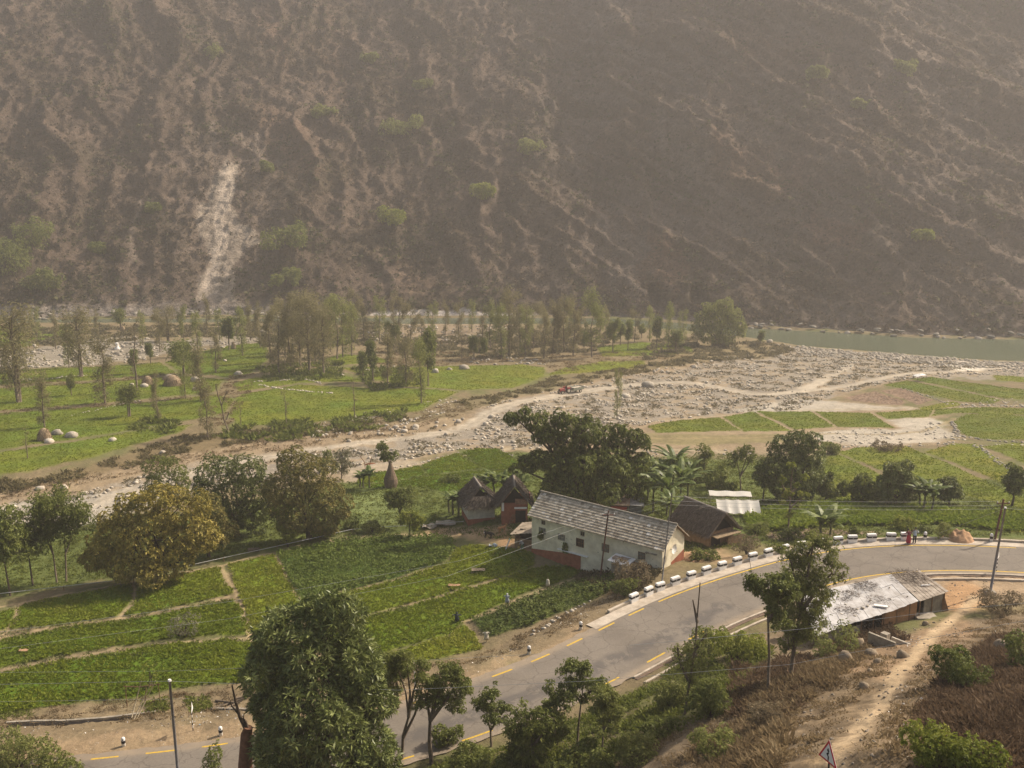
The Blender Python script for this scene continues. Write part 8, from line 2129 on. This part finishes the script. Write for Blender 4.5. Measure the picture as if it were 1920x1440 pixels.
# ================================================================ TRACTOR, ANIMALS, PEOPLE
ta = P3(1048, 739); tb = P3(1086, 735); hd = math.atan2(ta.y - tb.y, ta.x - tb.x)
tc_ = P3(1058, 738); tr_ = empty("tractor", (tc_.x, tc_.y, tc_.z + .05), hd); tag(tr_, "small red farm tractor driving down the dusty track", "tractor")
tyre = plain("tyre_rubber", (.05, .045, .04), .95, .4, 5); rim = plain("dusty_rim", (.58, .53, .42), .8, .2, 5)
def wheel(parent, x, y, r, w):
    mb = MB(); n = 20
    prof = [(r * .55, -w / 2), (r * .92, -w / 2), (r, -w * .3), (r, w * .3), (r * .92, w / 2), (r * .55, w / 2)]
    for i, (q, yy) in enumerate(prof):
        for k in range(n): a = 2 * math.pi * k / n; mb.v.append((q * math.cos(a), yy, q * math.sin(a)))
    for i in range(5):
        for k in range(n): mb.f.append((i * n + k, i * n + (k + 1) % n, (i + 1) * n + (k + 1) % n, (i + 1) * n + k)); mb.mi.append(0)
    o = mb.build("wheel", tyre, parent, False, (x, y, r)); 
    mb = MB(); mb.tube([(0, -w * .42, 0), (0, w * .42, 0)], r * .56, 16); mb.tube([(0, -w * .55, 0), (0, w * .55, 0)], r * .18, 8); mb.build("rim", rim, o)
for y in (-.75, .75): wheel(tr_, -.75, y, .72, .38); wheel(tr_, 1.15, y * .85, .45, .26)
mb = MB(); mb.box(.0, -.32, .75, 1.65, .32, 1.35); mb.box(-.15, -.28, .55, 1.45, .28, .75); mb.build("hood", redm, tr_, bevel=.06)
mb = MB()
for s in (-1, 1):
    mb.hexa([(-1.4, s * .52, 1.25), (-.2, s * .52, 1.25), (-.2, s * .95, 1.25), (-1.4, s * .95, 1.25), (-1.2, s * .52, 1.52), (-.4, s * .52, 1.52), (-.4, s * .95, 1.52), (-1.2, s * .95, 1.52)])
mb.build("mudguard", redm, tr_)
mb = MB(); mb.box(1.66, -.28, .8, 1.70, .28, 1.3); mb.box(-1.3, -.2, .4, .1, .2, .8); mb.tube([(1.0, .15, 1.3), (1.0, .15, 1.95)], .04, 6); mb.tube([(.0, 0, 1.3), (-.25, 0, 1.65)], .03, 6); mb.tube([(-.25, -.2, 1.65), (-.25, .2, 1.65)], .03, 6); mb.build("chassis", blackm, tr_)
MB().box(-1.0, -.25, .95, -.55, .25, 1.1).build("seat", blackm, tr_)
tr2 = empty("trailer", (tb.x, tb.y, tb.z + .05), hd); d_ = Vector((math.cos(hd), math.sin(hd), 0)); tr2.location = tc_ - d_ * 4.1 + Vector((0, 0, .05)); tr2.location.z = gz(tr2.location.x, tr2.location.y) + .05
tag(tr2, "grey green farm trailer hitched behind the red tractor", "trailer")
body = plain("grey_green_paint", (.25, .26, .20), .8, .35, 3)
mb = MB(); mb.box(-1.7, -.95, .75, 1.7, .95, .85); mb.box(-1.7, -.95, .85, 1.7, -.88, 1.45); mb.box(-1.7, .88, .85, 1.7, .95, 1.45); mb.box(1.63, -.88, .85, 1.7, .88, 1.45); mb.box(-1.7, -.88, .85, -1.63, .88, 1.45); mb.build("bed", body, tr2)
MB().tube([(1.7, 0, .75), (2.7, 0, .6)], .06, 6).build("drawbar", blackm, tr2)
mb = MB(); mb.box(-1.55, -.85, .86, 1.55, .85, 1.3); mb.build("load", plain("sand_load", (.48, .42, .33), .95, .2, 3), tr2, bevel=.1)
for y in (-.85, .85): wheel(tr2, -.5, y, .45, .25)

def skin_body(name, nodes, edges, mat, parent=None, sub=2, root=0):
    me = bpy.data.meshes.new(name + "_cage"); me.from_pydata([n[:3] for n in nodes], edges, [])
    o = bpy.data.objects.new(name, me); COL.objects.link(o)
    md = o.modifiers.new("s", 'SKIN'); md.use_smooth_shade = True
    for i, n in enumerate(nodes):
        sv = me.skin_vertices[0].data[i]; r = n[3]; sv.radius = (r, n[4] if len(n) > 4 else r); sv.use_root = (i == root)
    s2 = o.modifiers.new("u", 'SUBSURF'); s2.levels = sub; s2.render_levels = sub
    dg = bpy.context.evaluated_depsgraph_get(); m2 = bpy.data.meshes.new_from_object(o.evaluated_get(dg)); m2.name = name
    bpy.data.objects.remove(o); bpy.data.meshes.remove(me)
    m2.materials.clear(); m2.materials.append(mat)
    m2.polygons.foreach_set("use_smooth", [True] * len(m2.polygons))
    o = bpy.data.objects.new(name, m2); COL.objects.link(o)
    if parent is not None: o.parent = parent
    return o
skin = plain("brown_skin", (.22, .11, .065), .7, .15, 6); hair = plain("black_hair", (.012, .010, .010), .6, .2, 9)
def person(loc, rz_, joints, wears, lab, scale=1.0, sit=False):
    """joints: dict of points; one continuous body with fingers, garments as children"""
    root = empty("person", loc, rz_); tag(root, lab, "person"); root.scale = (scale,) * 3
    J = joints
    N_ = [(*J['pel'], .13, .11), (*J['chest'], .14, .11), (*J['neck'], .055), (*J['head'], .085, .09), (*J['crown'], .07)]
    E_ = [(0, 1), (1, 2), (2, 3), (3, 4)]
    for s in ('l', 'r'):
        b0 = len(N_)
        N_ += [(*J['sh' + s], .06), (*J['el' + s], .042), (*J['wr' + s], .030), (*J['ha' + s], .036, .02)]; E_ += [(1, b0), (b0, b0 + 1), (b0 + 1, b0 + 2), (b0 + 2, b0 + 3)]
        h = Vector(J['ha' + s]); d_ = (h - Vector(J['wr' + s])).normalized(); sd_ = d_.cross(Vector((0, 0, 1)));
        if sd_.length < .2: sd_ = Vector((1, 0, 0))
        sd_.normalize(); side = 1 if s == 'l' else -1
        for k in range(4):
            f0 = len(N_); off = (k - 1.5) * .019; ln = (.075, .088, .082, .062)[k]
            a = h + sd_ * off + d_ * .045; N_ += [(*a, .009), (*(a + d_ * ln * .55 + Vector((0, 0, -.012))), .008), (*(a + d_ * ln + Vector((0, 0, -.03))), .0065)]; E_ += [(b0 + 3, f0), (f0, f0 + 1), (f0 + 1, f0 + 2)]
        f0 = len(N_); a = h + sd_ * side * .035 - d_ * .01; N_ += [(*a, .010), (*(a + d_ * .04 + sd_ * side * .025), .008)]; E_ += [(b0 + 3, f0), (f0, f0 + 1)]
        b0 = len(N_)
        N_ += [(*J['hip' + s], .09), (*J['kn' + s], .06), (*J['an' + s], .04), (*J['to' + s], .035, .028)]; E_ += [(0, b0), (b0, b0 + 1), (b0 + 1, b0 + 2), (b0 + 2, b0 + 3)]
    skin_body("body", N_, E_, skin, root, 1)
    hd_ = Vector(J['head']); cr = Vector(J['crown']); up_ = (cr - hd_).normalized()
    f_ = Vector(J.get('face', (0, 1, 0))).normalized()
    mb = MB(); mb.tube([hd_ - f_ * .03 - up_ * .03, hd_ - f_ * .03 + up_ * .05, hd_ - f_ * .015 + up_ * .12, hd_ + up_ * .155], [.088, .105, .09, .03], 10); mb.build("hair", hair, root, True)
    mb = MB(); c = hd_ + f_ * .088
    side = f_.cross(up_).normalized()
    for s in (-1, 1): e = c + side * .032 * s + up_ * .03 - f_ * .005; mb.tube([e - f_ * .006, e + f_ * .006], .010, 6)
    mb.tube([c - side * .025 - up_ * .045 - f_ * .004, c + side * .025 - up_ * .045 - f_ * .004], .006, 5); mb.build("eyes_and_mouth", darkin, root)
    mb = MB(); mb.tube([c + up_ * .02, c + f_ * .022 - up_ * .012], [.008, .014], 6)
    for s in (-1, 1): e = hd_ + side * .088 * s; mb.tube([e - up_ * .02, e + up_ * .03], .014, 6)
    mb.build("nose_and_ears", skin, root)
    for nm, mat, parts in wears:
        NN, EE = [], []
        for chain in parts:
            b0 = len(NN); NN += [tuple(q) for q in chain]; EE += [(b0 + i, b0 + i + 1) for i in range(len(chain) - 1)]
        mb = MB()
        for chain in parts: mb.tube([q[:3] for q in chain], [q[3] for q in chain], 12)
        mb.build(nm, mat, root, True)
    return root
maroon = plain("maroon_cloth", (.20, .035, .055), .9, .3, 6); crimson = plain("crimson_skirt", (.42, .025, .05), .9, .3, 6); shirt = plain("pale_blue_shirt", (.55, .62, .66), .9, .15, 6); trous = plain("dark_trousers", (.022, .022, .03), .9, .3, 6)
jk = int(np.argmin(np.abs(kpx[0] - 1704) + (kpx[2] < 60) * 1e4)); nrmk = RF[min(len(RF) - 1, jk)]
pvz = lambda px, py: (lambda q: Vector((q[0], q[1], 0)))(hit(px, py))
pw = pvz(1703, 1021); pm = pvz(1714, 1020)
d_, par, sdv = linesd(RF[:, :2], np.array([pw.x, pm.x]), np.array([pw.y, pm.y])); zz = np.interp(par, RL, RF[:, 2]) + .014
base_j = dict(pel=(0, 0, .92), chest=(0, .02, 1.26), neck=(0, .03, 1.44), head=(0, .05, 1.54), crown=(0, .04, 1.62), hipl=(-.09, 0, .86), hipr=(.09, 0, .86), knl=(-.10, .03, .48), knr=(.10, .03, .48), anl=(-.10, -.02, .07), anr=(.10, -.02, .07), tol=(-.11, .13, .03), tor=(.11, .13, .03))
jw = dict(base_j, shl=(-.18, .03, 1.36), ell=(-.30, .12, 1.14), wrl=(-.36, .33, .98), hal=(-.37, .40, .94), shr=(.18, .03, 1.36), elr=(.24, .02, 1.10), wrr=(.20, .18, .92), har=(.18, .24, .86), chest=(-.02, .10, 1.22), neck=(-.03, .16, 1.38), head=(-.04, .20, 1.47), crown=(-.04, .21, 1.56))
person((pw.x, pw.y, zz[0]), R(6), jw, [("blouse", maroon, [[(0, 0, .86, .17), (0, .02, 1.0, .15), (-.02, .10, 1.22, .17), (-.02, .14, 1.34, .13)], [(-.16, .05, 1.34, .075), (-.30, .12, 1.14, .058), (-.34, .27, 1.03, .05)], [(.16, .05, 1.34, .075), (.24, .02, 1.10, .058), (.21, .13, .97, .05)]]),
        ("skirt", crimson, [[(0, 0, .98, .15), (0, 0, .70, .21), (0, .01, .40, .24), (0, .02, .12, .25)]])], "woman in a maroon top and crimson skirt leaning over the last barrier block", 1.0)
jm = dict(base_j, shl=(-.19, .03, 1.38), ell=(-.27, .0, 1.12), wrl=(-.22, .16, .94), hal=(-.20, .22, .88), shr=(.19, .03, 1.38), elr=(.34, .08, 1.16), wrr=(.30, .24, 1.0), har=(.27, .30, .96), chest=(.02, .08, 1.24), neck=(.04, .14, 1.42), head=(.06, .19, 1.51), crown=(.06, .21, 1.60))
person((pm.x, pm.y, zz[1]), R(-14), jm, [("shirt", shirt, [[(0, 0, .84, .17), (0, .01, 1.0, .165), (.02, .08, 1.24, .18), (.02, .12, 1.37, .14)], [(-.17, .05, 1.36, .08), (-.27, 0, 1.12, .062), (-.24, .1, 1.0, .055)], [(.17, .05, 1.36, .08), (.34, .08, 1.16, .062), (.31, .20, 1.05, .055)]]),
        ("trousers", trous, [[(-.03, 0, .90, .14), (-.09, .01, .74, .105), (-.10, .03, .48, .08), (-.10, -.02, .10, .07)], [(.03, 0, .90, .14), (.09, .01, .74, .105), (.10, .03, .48, .08), (.10, -.02, .10, .07)]]),
        ("shoes", blackm, [[(-.10, -.06, .05, .05), (-.11, .15, .04, .045)], [(.10, -.06, .05, .05), (.11, .15, .04, .045)]])], "man in a pale blue shirt and dark trousers standing with his back to the road", 1.03)
# bending villager
pb = P3(980, 1032)
jb = dict(pel=(.0, 0, .80), chest=(-.22, 0, 1.02), neck=(-.36, 0, 1.06), head=(-.46, 0, 1.05), crown=(-.54, 0, 1.03), face=(-.4, 0, -1), shl=(-.26, -.17, 1.0), ell=(-.34, -.2, .76), wrl=(-.42, -.12, .56), hal=(-.44, -.10, .5), shr=(-.26, .17, 1.0), elr=(-.34, .2, .76), wrr=(-.42, .12, .56), har=(-.44, .10, .5),
          hipl=(.0, -.09, .76), hipr=(.0, .09, .76), knl=(-.10, -.1, .42), knr=(-.1, .1, .42), anl=(0, -.1, .07), anr=(0, .1, .07), tol=(-.14, -.1, .03), tor=(-.14, .1, .03))
person(pb, R(-10), jb, [("blouse", plain("grey_blouse", (.40, .38, .35), .9, .2, 6), [[(.02, 0, .78, .17), (-.1, 0, .92, .17), (-.22, 0, 1.02, .17), (-.32, 0, 1.05, .12)], [(-.25, -.15, 1.0, .07), (-.34, -.2, .78, .055)], [(-.25, .15, 1.0, .07), (-.34, .2, .78, .055)]]),
        ("skirt", plain("green_skirt", (.09, .16, .09), .9, .3, 6), [[(.02, 0, .84, .16), (-.02, 0, .6, .19), (-.02, 0, .2, .20)]])], "villager bending forward in a grey top in front of the mud shed", 1.0)
tag(MB().tube([(0, 0, 0), (0, 0, .16)], [.11, .13], 9).build("yellow_basket", plain("yellow_plastic", (.62, .42, .10), .6, .2, 5), None, True, Vector(pb) + Vector((-.46, -.08, .34))), "small yellow basket held by the bending villager", "basket")
# driver
jd = dict(pel=(-.72, 0, 1.20), chest=(-.70, 0, 1.55), neck=(-.69, 0, 1.72), head=(-.68, 0, 1.83), crown=(-.68, 0, 1.92), face=(1, 0, 0), shl=(-.70, .19, 1.65), ell=(-.55, .25, 1.42), wrl=(-.34, .17, 1.58), hal=(-.29, .15, 1.62), shr=(-.70, -.19, 1.65), elr=(-.55, -.25, 1.42), wrr=(-.34, -.17, 1.58), har=(-.29, -.15, 1.62),
          hipl=(-.66, .10, 1.18), hipr=(-.66, -.10, 1.18), knl=(-.28, .16, 1.20), knr=(-.28, -.16, 1.20), anl=(-.18, .16, .80), anr=(-.18, -.16, .80), tol=(-.04, .16, .78), tor=(-.04, -.16, .78))
person(tr_.location, hd, jd, [("jacket", trous, [[(-.72, 0, 1.16, .17), (-.70, 0, 1.55, .17), (-.70, 0, 1.66, .13)], [(-.70, .17, 1.63, .075), (-.55, .25, 1.42, .06), (-.38, .19, 1.54, .05)], [(-.70, -.17, 1.63, .075), (-.55, -.25, 1.42, .06), (-.38, -.19, 1.54, .05)]]), ("trousers", trous, [[(-.70, .06, 1.2, .11), (-.28, .16, 1.2, .08), (-.18, .16, .84, .06)], [(-.70, -.06, 1.2, .11), (-.28, -.16, 1.2, .08), (-.18, -.16, .84, .06)]])], "driver in dark clothes sitting on the red tractor", 1.0)

def cow(px, py, rzd, s, mat, lab, graze=True, white=None):
    p = P3(px, py); root = empty("calf", p, R(rzd)); tag(root, lab, "calf"); root.scale = (s,) * 3
    hz_ = .62 if graze else 1.12
    N_ = [(-.45, 0, .86, .20, .17), (0, 0, .84, .23, .20), (.42, 0, .86, .19, .21), (.62, 0, .92 if graze else 1.02, .11), (.80, 0, hz_ + .12, .085), (.95, 0, hz_, .06), (-.62, 0, .92, .10), (-.70, 0, .60, .02), (-.70, 0, .42, .025)]
    E_ = [(1, 0), (1, 2), (2, 3), (3, 4), (4, 5), (0, 6), (6, 7), (7, 8)]
    for y in (-.13, .13):
        b0 = len(N_); N_ += [(.42, y, .60, .075), (.43, y, .34, .042), (.42, y, .10, .032), (.45, y, .02, .04)]; E_ += [(2, b0), (b0, b0 + 1), (b0 + 1, b0 + 2), (b0 + 2, b0 + 3)]
        b0 = len(N_); N_ += [(-.42, y, .64, .10), (-.34, y, .48, .06), (-.50, y, .33, .042), (-.47, y, .08, .032), (-.44, y, .02, .04)]; E_ += [(0, b0), (b0, b0 + 1), (b0 + 1, b0 + 2), (b0 + 2, b0 + 3), (b0 + 3, b0 + 4)]
        b0 = len(N_); N_ += [(.76, y * .9, hz_ + .20, .03), (.72, y * 1.6, hz_ + .20, .02)]; E_ += [(4, b0), (b0, b0 + 1)]
    skin_body("body", N_, E_, mat, root, 1, 1)
    if white:
        MB().tube([(-.58, -.09, .74), (-.62, -.06, .90)], [.10, .08], 8).build("white_patch", white, root, True)
    return root
cow(916, 1010, -28, .92, plain("black_hide", (.025, .02, .018), .8, .3, 4), "black calf with a white rump standing in the yard", True, whitem)
cow(941, 999, 28, .82, plain("tan_hide", (.42, .21, .09), .85, .2, 4), "tan calf standing behind the black one near the mud shed", False)

# far bank details: keep unused prototypes out of the frame
for k, o in TM.items():
    if k not in used_t:
        for ch in list(o.children): bpy.data.objects.remove(ch)
        bpy.data.objects.remove(o)
